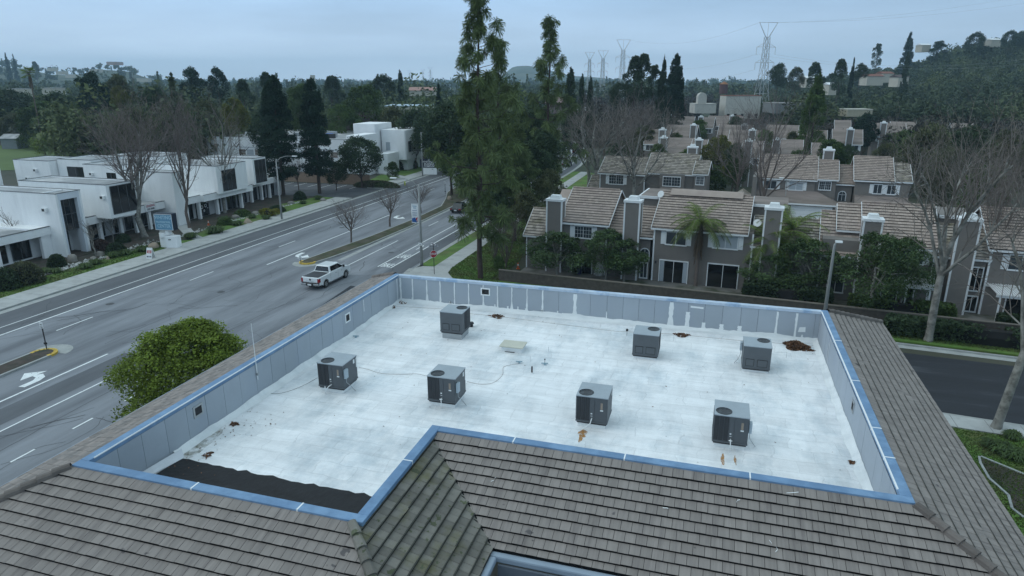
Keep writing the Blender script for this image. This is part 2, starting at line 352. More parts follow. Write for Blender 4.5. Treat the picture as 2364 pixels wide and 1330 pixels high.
sheet('planting_bed', bed_pts, .128, M_earth)
ke = MB(); kerb(ke, bed_pts[:7], .12, .18); struct(ke.build('bed_kerb', M_kerb))
# left frontage: grass strip, rocks and beds
sheet('verge_grass', [(-66.2,-20),(-63.2,-20),(-63.2,64.8),(-66.3,66.6),(-66.5,60),(-66.0,50),(-66.4,40)], .13, M_grass, .13)
sheet('verge_grass', [(-65.3,72.2),(-63.2,71.0),(-63.2,103.5),(-66.4,103.5),(-68.2,95),(-67.2,84),(-66.5,76.5)], .13, M_grass, .13)
sheet('verge_grass', [(-64.6,68.6),(-63.2,67.3),(-63.2,69.6)], .135, M_grass)
sheet('planting_bed', [(-90,-20),(-66.1,-20),(-66.0,104),(-90,104)], .07, M_earth)
pave('walkway', [(-63.2,64.8),(-63.2,67.2),(-66.2,69.8),(-70.9,73.8),(-72.6,79.5),(-73.6,79.5),(-72,73),(-66.4,67.3)], .146)
pave('walkway', [(-63.2,69.7),(-63.2,71.0),(-65.3,72.2),(-71.3,77.5),(-71.3,75.5),(-65.2,70.4)], .15)
# car park and driveway by the second building
sheet('car_park', [(-60.1,104.2),(-60.1,115.3),(-64.9,118.4),(-97,118.4),(-97,104.2),(-76,104.2),(-70,103.4)], .02, M_lot)
sheet('lawn', [(-66.5,120),(-60.2,115.9),(-60.2,150),(-63.2,165),(-76,150),(-70,136)], .13, M_grass, .13)
pave('walkway', [(-60.2,128.4),(-60.2,130),(-70,136.6),(-77,150),(-79,150),(-71.5,135)], .146)
sheet('meadow', [polar_(p, d) for p, d in ((-260,150),(95,158),(100,214),(-260,222))], .05, M_meadow)
# road paint
pm = MB(); zp = .018
def line(x, y0, y1, w=.11): strip('', x - w/2, x + w/2, y0, y1, zp, None, b=pm, build=False)
line(-55.85, -20, 420, .11); line(-54.15, -20, 420, .17)
for k in range(-3, 26):
    y0 = 39.2 + 15.2 * k; line(-50.75, y0, y0 + 3.5, .13)
line(-47.0, 62.0, 92.3, .17); line(-42.6, -20, 36.5, .17); line(-38.85, -20, 34.5, .13)
for k in range(-6, 3): line(-35.05, 26.8 + 3.8 * k, 28.2 + 3.8 * k, .13)
line(-38.2, 64.5, 77.0, .13)
for k in range(0, 22): line(-38.0, 86.4 + 15.0 * k, 89.9 + 15.0 * k, .13)
line(-34.75, 64.8, 420, .15); line(-33.15, 64.7, 420, .15)
# stop-bay lines in the car park
for x in (-66, -69, -72, -75, -78, -81): pm.add([(x, 113.6, .03), (x+.12, 113.6, .03), (x+.12, 118, .03), (x, 118, .03)], [(0,1,2,3)])
for k in range(7): pm.add([(-73.4+.0*k, 96, .03)]*0 + [(-62.3, 117+0, .03)]*0, []) if False else None
# U-turn arrows: a stem that bends into an arrow head
def arrow(cx, cy, mir=1):
    for q in ([(.6,-1.25),(1.08,-1.2),(1.08,-.1),(.6,-.2)], [(.6,-.2),(1.08,-.1),(.85,.5),(.35,.2)], [(.35,.2),(.85,.5),(.25,.85),(-.25,.35)]): pm.add([(cx + mir*x, cy + mir*y, zp) for x, y in q], [(0,1,2,3)])
    pm.add([(cx + mir*x, cy + mir*y, zp + .001) for x, y in [(-1.05,.5),(-.2,-.5),(.1,1.3)]], [(0,1,2)])
arrow(-44.2, 31.5, 1); arrow(-45.35, 66.7, -1); arrow(-44.6, 91.0, -1)
pmo = struct(pm.build('road_markings', M_paint))
def road_text(txt, cx, cy, w, h, rot=0):
    me = text_mesh(txt, 1.0, 0.0, bold=.02); vs = np.array([v.co[:] for v in me.vertices])
    mn, mxx = vs.min(0), vs.max(0)
    for v in me.vertices: v.co = (cx + (v.co.x - (mn[0]+mxx[0])/2) / (mxx[0]-mn[0]) * w, cy + (v.co.y - (mn[1]+mxx[1])/2) / (mxx[1]-mn[1]) * h, .02)
    return struct(link('road_lettering', me, M_paint))
road_text('BIKE', -33.95, 65.6, 1.15, 1.5); road_text('LANE', -33.95, 69.8, 1.15, 1.7)
b = MB(); b.add([(-34.02,73.2,.02),(-33.88,73.2,.02),(-33.88,74.6,.02),(-34.02,74.6,.02)], [(0,1,2,3)]); b.add([(-34.25,74.5,.02),(-33.65,74.5,.02),(-33.95,75.6,.02)], [(0,1,2)])
struct(b.build('road_lettering', M_paint))
# tar-filled cracks in the asphalt
cb = MB(); r2 = random.Random(3)
for i in range(170):
    x = r2.uniform(-57, -31.5); y = r2.uniform(12, 105); a = r2.choice([0, 0, 90, 45]) + r2.uniform(-20, 20); wd = r2.uniform(.008, .018)
    if r2.random() < .25: wd *= 1.8
    for k in range(r2.randint(6, 18)):
        a += r2.uniform(-24, 24); a *= .93; L_ = r2.uniform(.25, .7); nx = x + L_ * math.sin(R(a)); ny = y + L_ * math.cos(R(a))
        if not (-58.5 < nx < -31): break
        if -48.5 < nx < -39.5 and (ny > 62.5 or ny < 37): break
        d = Vector((nx-x, ny-y)).normalized(); n_ = Vector((-d.y, d.x)) * wd
        cb.add([(x+n_.x, y+n_.y, .0145), (x-n_.x, y-n_.y, .0145), (nx-n_.x, ny-n_.y, .0145), (nx+n_.x, ny+n_.y, .0145)], [(0,1,2,3)]); x, y = nx, ny
for x, y0, y1 in ((-36.9, 10, 62), (-31.9, 20, 60), (-44.5, 38, 61)):
    y = y0
    while y < y1:
        ny = y + r2.uniform(.5, 1.5); nx = x + r2.uniform(-.12, .12)
        cb.add([(x-.018, y, .0145), (x+.018, y, .0145), (nx+.018, ny, .0145), (nx-.018, ny, .0145)], [(0,1,2,3)]); x = nx; y = ny
mh = MB()
for x, y in ((-52.3,46.0),(-36.2,71.0),(-49.2,82.0),(-45.0,52.0)): mh.add([(x+.36*math.cos(R(a)), y+.36*math.sin(R(a)), .0148) for a in range(0,360,24)], [tuple(range(15))])
struct(mh.build('manhole_covers', mat('cast_iron', (.06,.06,.062), .6)))
struct(cb.build('road_cracks', mat('tar', (.07,.072,.078), .85)))
# joints in the pavements
jb = MB()
for k in range(0, 80): y = -8 + k*1.8; jb.add([(-63.2,y,.1445),(-60.15,y,.1445),(-60.15,y+.025,.1445),(-63.2,y+.025,.1445)], [(0,1,2,3)]); (y > 66.4 and y < 150) and jb.add([(-28.6,y,.1445),(-26.6,y,.1445),(-26.6,y+.025,.1445),(-28.6,y+.025,.1445)], [(0,1,2,3)])
for k in range(30): x = -12 + k*1.8; y = 44.45 - (x+15)*.0943; jb.add([(x,y,.1445),(x+.03,y,.1445),(x+.03,y+1.75,.1445),(x,y+1.75,.1445)], [(0,1,2,3)])
struct(jb.build('pavement_joints', mat('joint_dark', (.16,.16,.155), .9)))
# medians
def median(pl, name, plant=M_earth):
    b = MB(); b.prism(pl, 0, .15); struct(b.build(name, M_kerb))
    c = Vector((sum(p[0] for p in pl)/len(pl), sum(p[1] for p in pl)/len(pl)))
    return b
def inset(pl, d):
    out = []; n = len(pl)
    for i in range(n):
        p0 = Vector(pl[i-1]); p1 = Vector(pl[i]); p2 = Vector(pl[(i+1) % n])
        a = (p1-p0).normalized(); c = (p2-p1).normalized(); na = Vector((-a.y, a.x)); nc = Vector((-c.y, c.x))
        m_ = (na + nc).normalized(); out.append(tuple(p1 + m_ * (d / max(.4, m_.dot(na)))))
    return out
medN = [(-48.1,-20),(-46.2,-20),(-46.2,34.9)] + arc(-47.15, 35.0, .95, 0, 180, 8)[1:-1] + [(-48.1,34.9)]
median(medN, 'median_strip'); sheet('median_bed', inset(medN, .18), .155, M_earth)
medF = ([(-44.1,64.3)] + arc(-43.1, 64.1, .95, 185, 355, 8) + [(-41.6,66.5),(-40.6,74),(-40.1,85),(-40.2,100),(-40.3,120),(-40.5,150)] + [(-40.5+off(y), y) for y in ys(160, 300)]
        + [(-46.5+off(y), y) for y in ys(160, 300)][::-1] + [(-47.4,140),(-47.4,121),(-46.5,114.5),(-44.2,108),(-42.2,101),(-42.0,90),(-42.6,78),(-43.6,69)])
median(medF, 'median_strip'); sheet('median_bed', inset(medF, .17), .155, mat('median_soil', (.085,.075,.05), .95, .35, 1.2, c2=(.05,.06,.025), s2=.5))
strip('median_gutter', lambda y: -40.5 + .45*min(1,max(0,(y-66)/20)), lambda y: -39.9 + .45*min(1,max(0,(y-66)/20)), 66, 120, .0142, M_kerb)
b = MB(); kerb(b, arc(-47.15, 35.0, .97, -18, 198, 10)[::-1], -.26, .162); struct(b.build('yellow_kerb_nose', M_yell))
b = MB(); kerb(b, arc(-43.1, 64.1, .97, 165, 375, 10)[::-1], -.26, .162); struct(b.build('yellow_kerb_nose', M_yell))
b = MB(); b.add([(x, y, .0165) for x, y in arc(-47.15, 35.6, 1.5, 0, 180, 10)], [tuple(range(11))]); b.add([(x, y, .0165) for x, y in arc(-43.1, 63.9, 1.6, 180, 360, 10)], [tuple(range(11))]); struct(b.build('concrete_apron', M_kerb))
# ================================================================== THE COMMERCIAL BUILDING WITH THE WHITE ROOF
CZ = 8.8; RZ = 7.2
def tiles(b, P0, ua, da, na, ul, ur, length, e=.33, w=.3, rr=None, th=.06, gap=.03):
    """staggered flat tiles on a slope: ua along the eave, da down the slope, na normal; ul/ur(v) = ends at distance v down"""
    rr = rr or random.Random(1); P0 = Vector(P0); ua = Vector(ua).normalized(); da = Vector(da).normalized(); na = Vector(na).normalized()
    if na.z < 0: na = -na
    k = 0; v = 0.0
    while v < length - .02:
        v1 = min(v + e, length); o = (w / 2 if k % 2 else 0) + rr.uniform(-.02, .02)
        l0, l1, r0_, r1_ = ul(v), ul(v1), ur(v), ur(v1)
        u = math.floor(min(l0, l1) / w) * w + o - w
        while u < max(r0_, r1_):
            a0 = max(u + .006, l0); a1 = max(u + .006, l1); b0 = min(u + w - .006, r0_); b1 = min(u + w - .006, r1_)
            if b0 > a0 + .01 or b1 > a1 + .01:
                b0 = max(b0, a0); b1 = max(b1, a1)
                h0 = .006; h1 = th + rr.uniform(-.004, .006); dv = rr.uniform(0, .012)
                q = rr.random(); q = q if rr.random() < .85 else (rr.choice([0, 1]) * .8 + .1)
                vt = v + (gap if k else 0)
                def P(uu, vv, h): return tuple(P0 + ua * uu + da * vv + na * h)
                vs = [P(a0, vt, h0), P(b0, vt, h0), P(b1, v1 + dv, h1), P(a1, v1 + dv, h1), P(a1, v1 + dv, h1 - .012), P(b1, v1 + dv, h1 - .012), P(a0, vt, h0 - .012), P(b0, vt, h0 - .012)]
                b.add(vs, [(0,3,2,1), (3,4,5,2), (0,6,4,3), (1,2,5,7), (6,7,5,4)], q)
            u += w
        v = v1; k += 1
    # dark underlay
    return b
def underlay(b, P0, ua, da, ul, ur, length, lift=-.02):
    P0 = Vector(P0); ua = Vector(ua).normalized(); da = Vector(da).normalized(); na = ua.cross(da).normalized()
    if na.z < 0: na = -na
    P0 = P0 + na * lift
    b.add([tuple(P0 + ua*ul(0)), tuple(P0 + ua*ur(0)), tuple(P0 + ua*ur(length) + da*length), tuple(P0 + ua*ul(length) + da*length)], [(0,1,2,3)])
BX0, BX1, BY0, BYM, BY1, BXM = -17.55, 5.95, 13.15, 18.15, 34.8, -8.25
bld = thing('commercial_building', 'large building in the foreground with flat white coated roof, blue coping and grey tiled mansard', 'building', (0,0,0))
S = .43; RUN = 3.25; SL = RUN * math.sqrt(1 + S*S); cs = 1 / math.sqrt(1 + S*S); ETZ = CZ - .06
def slope(name, P0, u, out, length_u, ext0, ext1, m=None, seed=1, run=RUN):
    """mansard face: P0 top corner, u direction along coping, out = outward horizontal; ext +1 hip, -1 valley at each end"""
    da = Vector((out[0]*cs, out[1]*cs, -S*cs)); na = Vector((out[0]*S*cs, out[1]*S*cs, cs)); L = run / cs
    b = MB(); ul = lambda v: -ext0 * v * cs; ur = lambda v: length_u + ext1 * v * cs
    m = m or (M_tile if u[0] else M_tile_e); tiles(b, P0, (u[0], u[1], 0), da, na, ul, ur, L, rr=random.Random(seed), gap=.055 if out[0] > 0 and m is M_tile_e else .024);
    n0 = None
    if u[1] and out[0] > 0:                   # dark strips laid along the butt edges of the courses
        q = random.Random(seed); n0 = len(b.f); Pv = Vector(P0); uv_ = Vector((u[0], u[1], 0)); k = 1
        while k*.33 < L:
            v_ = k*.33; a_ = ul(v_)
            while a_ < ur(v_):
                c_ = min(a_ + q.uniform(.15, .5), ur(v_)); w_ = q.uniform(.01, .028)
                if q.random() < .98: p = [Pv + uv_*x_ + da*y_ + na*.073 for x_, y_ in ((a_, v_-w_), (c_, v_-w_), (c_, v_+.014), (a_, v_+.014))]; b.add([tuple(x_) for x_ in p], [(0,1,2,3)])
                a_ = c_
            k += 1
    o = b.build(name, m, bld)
    if n0 is not None: o.data.materials.append(mat('course_line', (.055,.056,.048), .95, .3, 4)); o.data.polygons.foreach_set('material_index', [0]*n0 + [1]*(len(b.f)-n0))
    b = MB(); underlay(b, P0, (u[0], u[1], 0), da, ul, ur, L); b.build('roof_underlay', M_under, bld)
    return o
slope('tile_roof', (BXM, BYM, ETZ), (1,0), (0,-1), BX1 - BXM, -1, 1, seed=2)
slope('tile_roof', (BX0, BY0, ETZ), (1,0), (0,-1), BXM - BX0, 1, 1, seed=3)
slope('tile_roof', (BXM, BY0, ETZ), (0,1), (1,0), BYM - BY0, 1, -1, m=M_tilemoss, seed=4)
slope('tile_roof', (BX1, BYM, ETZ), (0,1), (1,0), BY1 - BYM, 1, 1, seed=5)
slope('tile_roof', (BX0, BY0, ETZ), (0,1), (-1,0), BY1 - BY0, 1, 1, m=mat('tile_west', (.27,.235,.215), .9, .1, 1.6, rnd=.16, bump=.25, bscale=18, c2=(.19,.175,.165), s2=1.8), seed=6)
slope('tile_roof', (BX0, BY1, ETZ), (1,0), (0,1), BX1 - BX0, 1, 1, seed=7)
M_hipcap = mat('hip_cap_tile', (.15,.13,.118), .9, .2, 2, rnd=.25, bump=.2)
def hipcap(P0, dx, dy, run=RUN, m=M_tile, seed=0):
    rr = random.Random(seed); b = MB(); P0 = Vector(P0); d = Vector((dx, dy, -S)); L = d.length * run; d.normalize()
    side = Vector((-dy, dx, 0)).normalized(); up = d.cross(side); up = up if up.z > 0 else -up
    n = int(L / .42)
    for k in range(n):
        a = P0 + d * (k * .42); c = P0 + d * ((k + 1) * .42 + .05); h0 = .10; h1 = .165; w0 = .13; w1 = .155
        vs = []
        for p, h, w_ in ((a, h0, w0), (c, h1, w1)):
            vs += [tuple(p - side*w_ + up*(h-.13)), tuple(p - side*w_*.8 + up*(h-.03)), tuple(p - side*w_*.35 + up*(h+.018)), tuple(p + side*w_*.35 + up*(h+.018)), tuple(p + side*w_*.8 + up*(h-.03)), tuple(p + side*w_ + up*(h-.13))]
        b.add(vs, [(i, i+1, i+7, i+6) for i in range(5)] + [(6,7,8,9,10,11)], rr.random())
    return b.build('hip_cap', M_hipcap if m is M_tile else m, bld)
hipcap((BX1, BYM, ETZ), 1, -1, seed=1); hipcap((BXM, BY0, ETZ), 1, -1, m=M_tilemoss, seed=2); hipcap((BX0, BY0, ETZ), -1, -1, seed=3)
hipcap((BX1, BY1, ETZ), 1, 1, seed=4); hipcap((BX0, BY1, ETZ), -1, 1, seed=5)
b = MB(); vd = Vector((1,-1,-S)).normalized(); vs_ = Vector((1,1,0)).normalized(); pA = Vector((BXM, BYM, ETZ + .012)); pB = pA + vd * (RUN * math.sqrt(2 + S*S))
b.add([tuple(pA - vs_*.02), tuple(pA + vs_*.02), tuple(pB + vs_*.02 + Vector((0,0,.02))), tuple(pB - vs_*.02 + Vector((0,0,.02)))], [(0,1,2,3)]); b.build('valley_flashing', M_under, bld)
# coping
CW = .31
b = MB()
def capseg(b, x0, x1, y0, y1, ax):
    b.box(x0, x1, y0, y1, CZ - .16, CZ)
capseg(b, BX0, BXM + CW, BY0, BY0 + CW, 0)                 # near left
capseg(b, BXM, BXM + CW, BY0 + CW, BYM + CW, 1)
capseg(b, BXM + CW, BX1, BYM, BYM + CW, 0)
capseg(b, BX1 - CW, BX1, BYM + CW, BY1, 1)
capseg(b, BX0, BX0 + CW, BY0 + CW, BY1, 1)
b.build('coping', M_cap, bld, bevel=.015)
b = MB(); b.box(BX0 + CW, BX1 - CW, BY1 - .3, BY1, CZ - .14, CZ - .003); b.build('coping', mat('pale_coping', (.5,.58,.68), .5, .15, 1.5, c2=(.3,.42,.58), amt=(.5,.6), s2=.9), bld)
zc = CZ + .002
def cs_(*a): b = MB(); b.box(*a); b.build('coping_sealant', M_white, bld)
cs_(BX0 + CW - .015, BX0 + CW + .012, BY0 + .5, BY1 - .3, CZ - .03, zc + .005); cs_(BX1 - CW - .02, BX1 - CW + .025, BYM + .6, BY1 - .3, CZ - .03, zc + .006)
for x in (-13.3, -9.9): cs_(x, x + .045, BY0 - .004, BY0 + CW + .004, CZ - .12, zc + .003)
for x in (-5.4, -1.9, 1.7): cs_(x, x + .04, BYM - .004, BYM + CW + .004, CZ - .12, zc + .003)
cs_(BXM - .004, BXM + CW + .004, 16.2, 16.24, CZ - .12, zc + .003)
for y in (20.5, 22.4, 26.2, 30.5): cs_(BX1 - CW - .004, BX1 + .004, y, y + .05, CZ - .12, zc + .003)
# parapet inner walls, split in sheets with open joints
IX0, IX1, IY1 = BX0 + .32, BX1 - .32, BY1 - .26
pj = MB(); ps = MB(); rr = random.Random(5)
def wallpanels(P, d, L, n, step, z0, z1):
    P = Vector(P); d = Vector(d); n = Vector(n); k = 0; u = 0.0; J = []
    while u < L - .05:
        u1 = min(u + step + rr.uniform(-.04, .04), L); a = P + d*(u + .006); c = P + d*(u1 - .006); h = rr.uniform(0, .006)
        A, C = a + n*h, c + n*h; Bk, Ck = a - n*.05, c - n*.05
        pj.add([(A.x,A.y,z0),(C.x,C.y,z0),(C.x,C.y,z1),(A.x,A.y,z1),(Bk.x,Bk.y,z0),(Ck.x,Ck.y,z0),(Ck.x,Ck.y,z1),(Bk.x,Bk.y,z1)], [(0,1,2,3),(0,3,7,4),(1,5,6,2)], rr.random())
        J.append(u1); u = u1
    return J
Jf = wallpanels((IX0, IY1, 0), (1,0,0), IX1 - IX0, (0,-1,0), .87, RZ, CZ - .15)
Jl = wallpanels((IX0, BY0 + .3, 0), (0,1,0), IY1 - BY0 - .3, (1,0,0), .98, RZ, CZ - .15)
Jr = wallpanels((IX1, BYM + .3, 0), (0,1,0), IY1 - BYM - .3, (-1,0,0), .92, RZ, CZ - .15)
for p, q in (((BX0, BY0 + .3), (BXM + .1, BY0 + .34)), ((BXM + .1, BYM + .3), (BX1, BYM + .34))): pj.box(p[0] + .3, q[0], p[1], q[1], RZ, CZ - .15)
pj.box(BXM + .3, BXM + .34, BY0 + .3, BYM + .3, RZ, CZ - .15) if False else pj.box(BXM + .05, BXM + .09, BY0 + .34, BYM + .3, RZ, CZ - .15)
pj.build('parapet_wall', mat('parapet_panel_r', (.37,.41,.455), .7, .07, .8, rnd=.05, bump=.1, c2=(.31,.35,.41), amt=(.5,.8), s2=.4), bld)
b = MB(); b.box(IX0 - .2, IX0 - .05, BY0 + .3, BY1 - .05, RZ - .2, CZ - .16); b.box(IX1 + .05, IX1 + .2, BYM + .3, BY1 - .05, RZ - .2, CZ - .16); b.box(IX0 - .05, IX1 + .05, IY1 + .05, IY1 + .2, RZ - .2, CZ - .16)
b.build('parapet_core', M_under, bld)
# white sealant over the joints of the far parapet, ragged
def ragged(b, P, d, n, z0, z1, w, seed, wb=None):
    b = MB()
    q = random.Random(seed); P = Vector(P); d = Vector(d); n = Vector(n) * .012; N_ = 9; L_ = []; R_ = []
    for i in range(N_ + 1):
        t = i / N_; ww = (wb or w) + (w - (wb or w)) * min(1, t * 2.2); ww *= q.uniform(.75, 1.25); z = z0 + (z1 - z0) * t; o = q.uniform(-.008, .008)
        L_.append(P + d*(o - ww/2) + n + Vector((0,0,z))); R_.append(P + d*(o + ww/2) + n + Vector((0,0,z)))
    for i in range(N_): b.add([tuple(L_[i]), tuple(R_[i]), tuple(R_[i+1]), tuple(L_[i+1])], [(0,1,2,3)])
    b.build('sealant_patch', M_white, bld)
for k, u in enumerate(Jf):
    if u > IX1 - IX0 - .1: continue
    P = (IX0 + u, IY1, 0)
    if k < 10: ragged(ps, P, (1,0,0), (0,-1,0), RZ, CZ - .16, rr.choice([.06,.08,.07]), k, rr.choice([.07,.16,.22]))
    elif k == 11: ragged(ps, P, (1,0,0), (0,-1,0), RZ, CZ - .22, .18, k, .3)
    elif k == 13: ragged(ps, P, (1,0,0), (0,-1,0), RZ, RZ + .55, .05, k, .15)
    elif k == 17: ragged(ps, P, (1,0,0), (0,-1,0), RZ, CZ - .2, .22, k, .3)
    elif k == 18: ragged(ps, P, (1,0,0), (0,-1,0), RZ, RZ + .95, .2, k, .26)
    elif k in (19, 20, 21): ragged(ps, P, (1,0,0), (0,-1,0), RZ + .1, RZ + .45, .2, k, .24)
    elif k in (23, 24): ragged(ps, P, (1,0,0), (0,-1,0), RZ, CZ - .2, .1, k, .13)
ragged(ps, (IX0 + .12, IY1, 0), (1,0,0), (0,-1,0), RZ, CZ - .16, .1, 90)
ragged(ps, (IX0, IY1 - .25, 0), (0,1,0), (1,0,0), RZ, CZ - .16, .06, 91); ragged(ps, (IX0, 30.3, 0), (0,1,0), (1,0,0), RZ + .75, CZ - .2, .05, 92)
ragged(ps, (IX1, 31.2, 0), (0,1,0), (-1,0,0), RZ + .1, CZ - .2, .05, 93); ragged(ps, (IX1, 31.5, 0), (0,1,0), (-1,0,0), RZ + .1, RZ + 1.1, .04, 94)
ps.add([(IX1 - .95, IY1 - .013, RZ + .42), (IX1 - .6, IY1 - .013, RZ + .45), (IX1 - .62, IY1 - .013, RZ + .72), (IX1 - .9, IY1 - .013, RZ + .68)], [(0,1,2,3)])
ps.add([(-.6, IY1 - .013, RZ + 1.2), (.05, IY1 - .013, RZ + 1.18), (.05, IY1 - .013, RZ + 1.28), (-.6, IY1 - .013, RZ + 1.3)], [(0,1,2,3)])
for i in range(16): ragged(ps, (rr.uniform(IX0, IX1), IY1 - .002, 0), (1,0,0), (0,-1,0), RZ + .1, RZ + rr.uniform(.2, .36), rr.uniform(.05, .1), 100 + i, rr.uniform(.15, .5))
ps.build('sealant_patch', M_white, bld)
# parapet vents
def vent(P, d, n, w=.34, h=.34, frame=True):
    P = Vector(P); d = Vector(d); n = Vector(n); m = Matrix((( d.x, 0, n.x, P.x), (d.y, 0, n.y, P.y), (0, 1, 0, P.z), (0,0,0,1)))
    f = MB(); f.m = m
    for a in ((-w/2-.07, w/2+.07, -h/2-.07, -h/2), (-w/2-.07, w/2+.07, h/2, h/2+.07), (-w/2-.07, -w/2, -h/2, h/2), (w/2, w/2+.07, -h/2, h/2)): f.box(a[0], a[1], a[2], a[3], 0, .03)
    fo = f.build('vent', M_white if frame else M_steel, bld)
    q = MB(); q.m = m; q.box(-w/2, w/2, -h/2, h/2, .006, .012)
    for i in range(5): q.box(-w/2, w/2, -h/2 + h*i/5 + .01, -h/2 + h*i/5 + .03, .012, .022)
    q.build('vent_grille', M_dark, fo)
vent((IX0 + .0, 28.6, CZ - .62), (0,1,0), (1,0,0)); vent((-11.85, IY1, CZ - .55), (1,0,0), (0,-1,0), .42, .3); vent((IX0, 17.95, CZ - .55), (0,1,0), (1,0,0), .34, .3, False); vent((IX1, 25.2, CZ - .6), (0,1,0), (-1,0,0), .28, .3, False)
# roof deck and the coating's ragged turn-up
deck = [(IX0, BY0 + .34), (BXM + .05, BY0 + .34), (BXM + .05, BYM + .34), (IX1, BYM + .34), (IX1, IY1), (IX0, IY1)]
def roofmat():
    m = bpy.data.materials.new('white_roof_deck'); m.use_nodes = True; t = m.node_tree; L = t.links.new; b = t.nodes['Principled BSDF']
    tcn = N(t, 'ShaderNodeTexCoord')
    def noise(sc, st, det=5, ro=.6, w=None):
        mpn = N(t, 'ShaderNodeMapping'); mpn.inputs['Scale'].default_value = st; L(tcn.outputs['Object'], mpn.inputs[0])
        if w: mpn.inputs['Location'].default_value = w
        no = N(t, 'ShaderNodeTexNoise'); no.inputs['Scale'].default_value = sc; no.inputs['Detail'].default_value = det; no.inputs['Roughness'].default_value = ro; L(mpn.outputs[0], no.inputs[0]); return no.outputs[0]
    def mr(v, a, b_, c, d):
        q = N(t, 'ShaderNodeMapRange'); q.inputs[1].default_value = a; q.inputs[2].default_value = b_; q.inputs[3].default_value = c; q.inputs[4].default_value = d; L(v, q.inputs[0]); return q.outputs[0]
    def mul(a, c):
        q = N(t, 'ShaderNodeMath', operation='MULTIPLY'); L(a, q.inputs[0]); L(c, q.inputs[1]); return q.outputs[0]
    br = N(t, 'ShaderNodeTexBrick'); br.inputs['Scale'].default_value = .32; br.inputs['Mortar Size'].default_value = .006; br.inputs['Mortar'].default_value = (0,0,0,1); br.inputs['Color1'].default_value = (.45,.45,.45,1); br.inputs['Color2'].default_value = (1,1,1,1)
    dst = N(t, 'ShaderNodeVectorMath', operation='MULTIPLY_ADD'); nv = N(t, 'ShaderNodeTexNoise'); nv.inputs['Scale'].default_value = .8; nv.inputs['Detail'].default_value = 4; L(tcn.outputs['Object'], nv.inputs[0])
    L(nv.outputs['Color'], dst.inputs[0]); dst.inputs[1].default_value = (.9,.5,0); L(tcn.outputs['Object'], dst.inputs[2]); L(dst.outputs[0], br.inputs[0])
    brv = mr(br.outputs['Color'], 0, 1, .87, 1.03)
    st = mr(noise(2.0, (.25, 1.6, 1), 6),  .35, .65, .91, 1.04); st2 = mr(noise(1.1, (1.3, .3, 1), 6, .7, (5,3,0)), .45, .7, 1.0, .88); fine = mr(noise(9, (1,1,1), 3), .3, .7, .97, 1.03); big = mr(noise(.25, (1,1,1), 4), .35, .65, .93, 1.04)
    v = mul(mul(mul(st, st2), mul(fine, big)), brv)
    col = N(t, 'ShaderNodeMixRGB'); col.inputs[1].default_value = (.88,.89,.9,1); col.inputs[2].default_value = (.56,.62,.66,1); L(mr(noise(.5, (1,.6,1), 7, .7, (2,9,0)), .47, .68, 0, .9), col.inputs[0])
    sc_ = N(t, 'ShaderNodeVectorMath', operation='SCALE'); L(col.outputs[0], sc_.inputs[0]); L(v, sc_.inputs['Scale']); L(sc_.outputs[0], b.inputs['Base Color'])
    b.inputs['Roughness'].default_value = .7; bp = N(t, 'ShaderNodeBump'); bp.inputs['Strength'].default_value = .35; bp.inputs['Distance'].default_value = .04; L(noise(3, (.5,1.3,1), 6), bp.inputs['Height']); L(bp.outputs[0], b.inputs['Normal'])
    return m
b = MB(); b.prism(deck, RZ - .2, RZ); b.build('flat_roof', roofmat(), bld)
MATS['deck'] = bpy.data.materials['white_roof_deck']
def fillet(b, P, d, n, L, h, w, seed):
    q = random.Random(seed); P = Vector(P); d = Vector(d); n = Vector(n); k = int(L / .22); A = []; hh = h; ww = w
    for i in range(k + 1):
        hh = .7*hh + .3*h*q.uniform(.4, 1.9); ww = .7*ww + .3*w*q.uniform(.6, 1.5)
        p = P + d * (L * i / k); A.append((p + n*.014 + Vector((0,0,RZ + hh)), p + n*(.06 + hh*.4) + Vector((0,0,RZ + hh*.35)), p + n*ww + Vector((0,0,RZ + .004))))
    for a, c in zip(A[:-1], A[1:]):
        b.add([tuple(a[0]), tuple(c[0]), tuple(c[1]), tuple(a[1])], [(0,1,2,3)]); b.add([tuple(a[1]), tuple(c[1]), tuple(c[2]), tuple(a[2])], [(0,1,2,3)])
b = MB(); fillet(b, (IX0, IY1, 0), (1,0,0), (0,-1,0), IX1-IX0, .17, .3, 1); fillet(b, (IX0, BY0+3.4, 0), (0,1,0), (1,0,0), IY1-BY0-3.4, .14, .26, 2); fillet(b, (IX1, BYM+.35, 0), (0,1,0), (-1,0,0), IY1-BYM-.35, .15, .26, 3)
fillet(b, (BXM+.1, BYM+.34, 0), (1,0,0), (0,1,0), IX1-BXM-.1, .12, .2, 4)
b.build('coating_turn_up', M_roofwhite, bld, smooth=True)
# black felt strip at the near left end
q = random.Random(8); pts = [(IX0 + 0.04, BY0 + .36), (BXM + .03, BY0 + .36)]; xs = np.linspace(BXM + .03, IX0 + .45, 34)
y_ = 15.25; e_ = []
for i, x in enumerate(xs): e_.append((float(x), 16.35 + .1 * i / 33 + q.uniform(-.07, .07)))
b = MB(); b.add([(x, y, RZ + .012) for x, y in pts + e_], [tuple(range(len(pts) + len(e_)))])
b.build('felt_strip', M_black, bld)
b = MB(); b.add([(IX0+.02, BY0+.36, RZ+.5), (IX0+.02, 15.6, RZ+.42), (IX0+.35, 15.45, RZ+.02), (IX0+.5, BY0+.4, RZ+.02)], [(0,1,2,3)]); b.build('loose_membrane', M_white, bld) if False else None
b = MB(); b.add([(IX0+.18,15.0,RZ+.03),(IX0+.5,16.5,RZ+.03),(IX0+.2,16.75,RZ+.2),(IX0+.02,15.0,RZ+.2)], [(0,1,2,3)]); b.build('loose_membrane', mat('pale_flap', (.6,.62,.65), .8), bld)
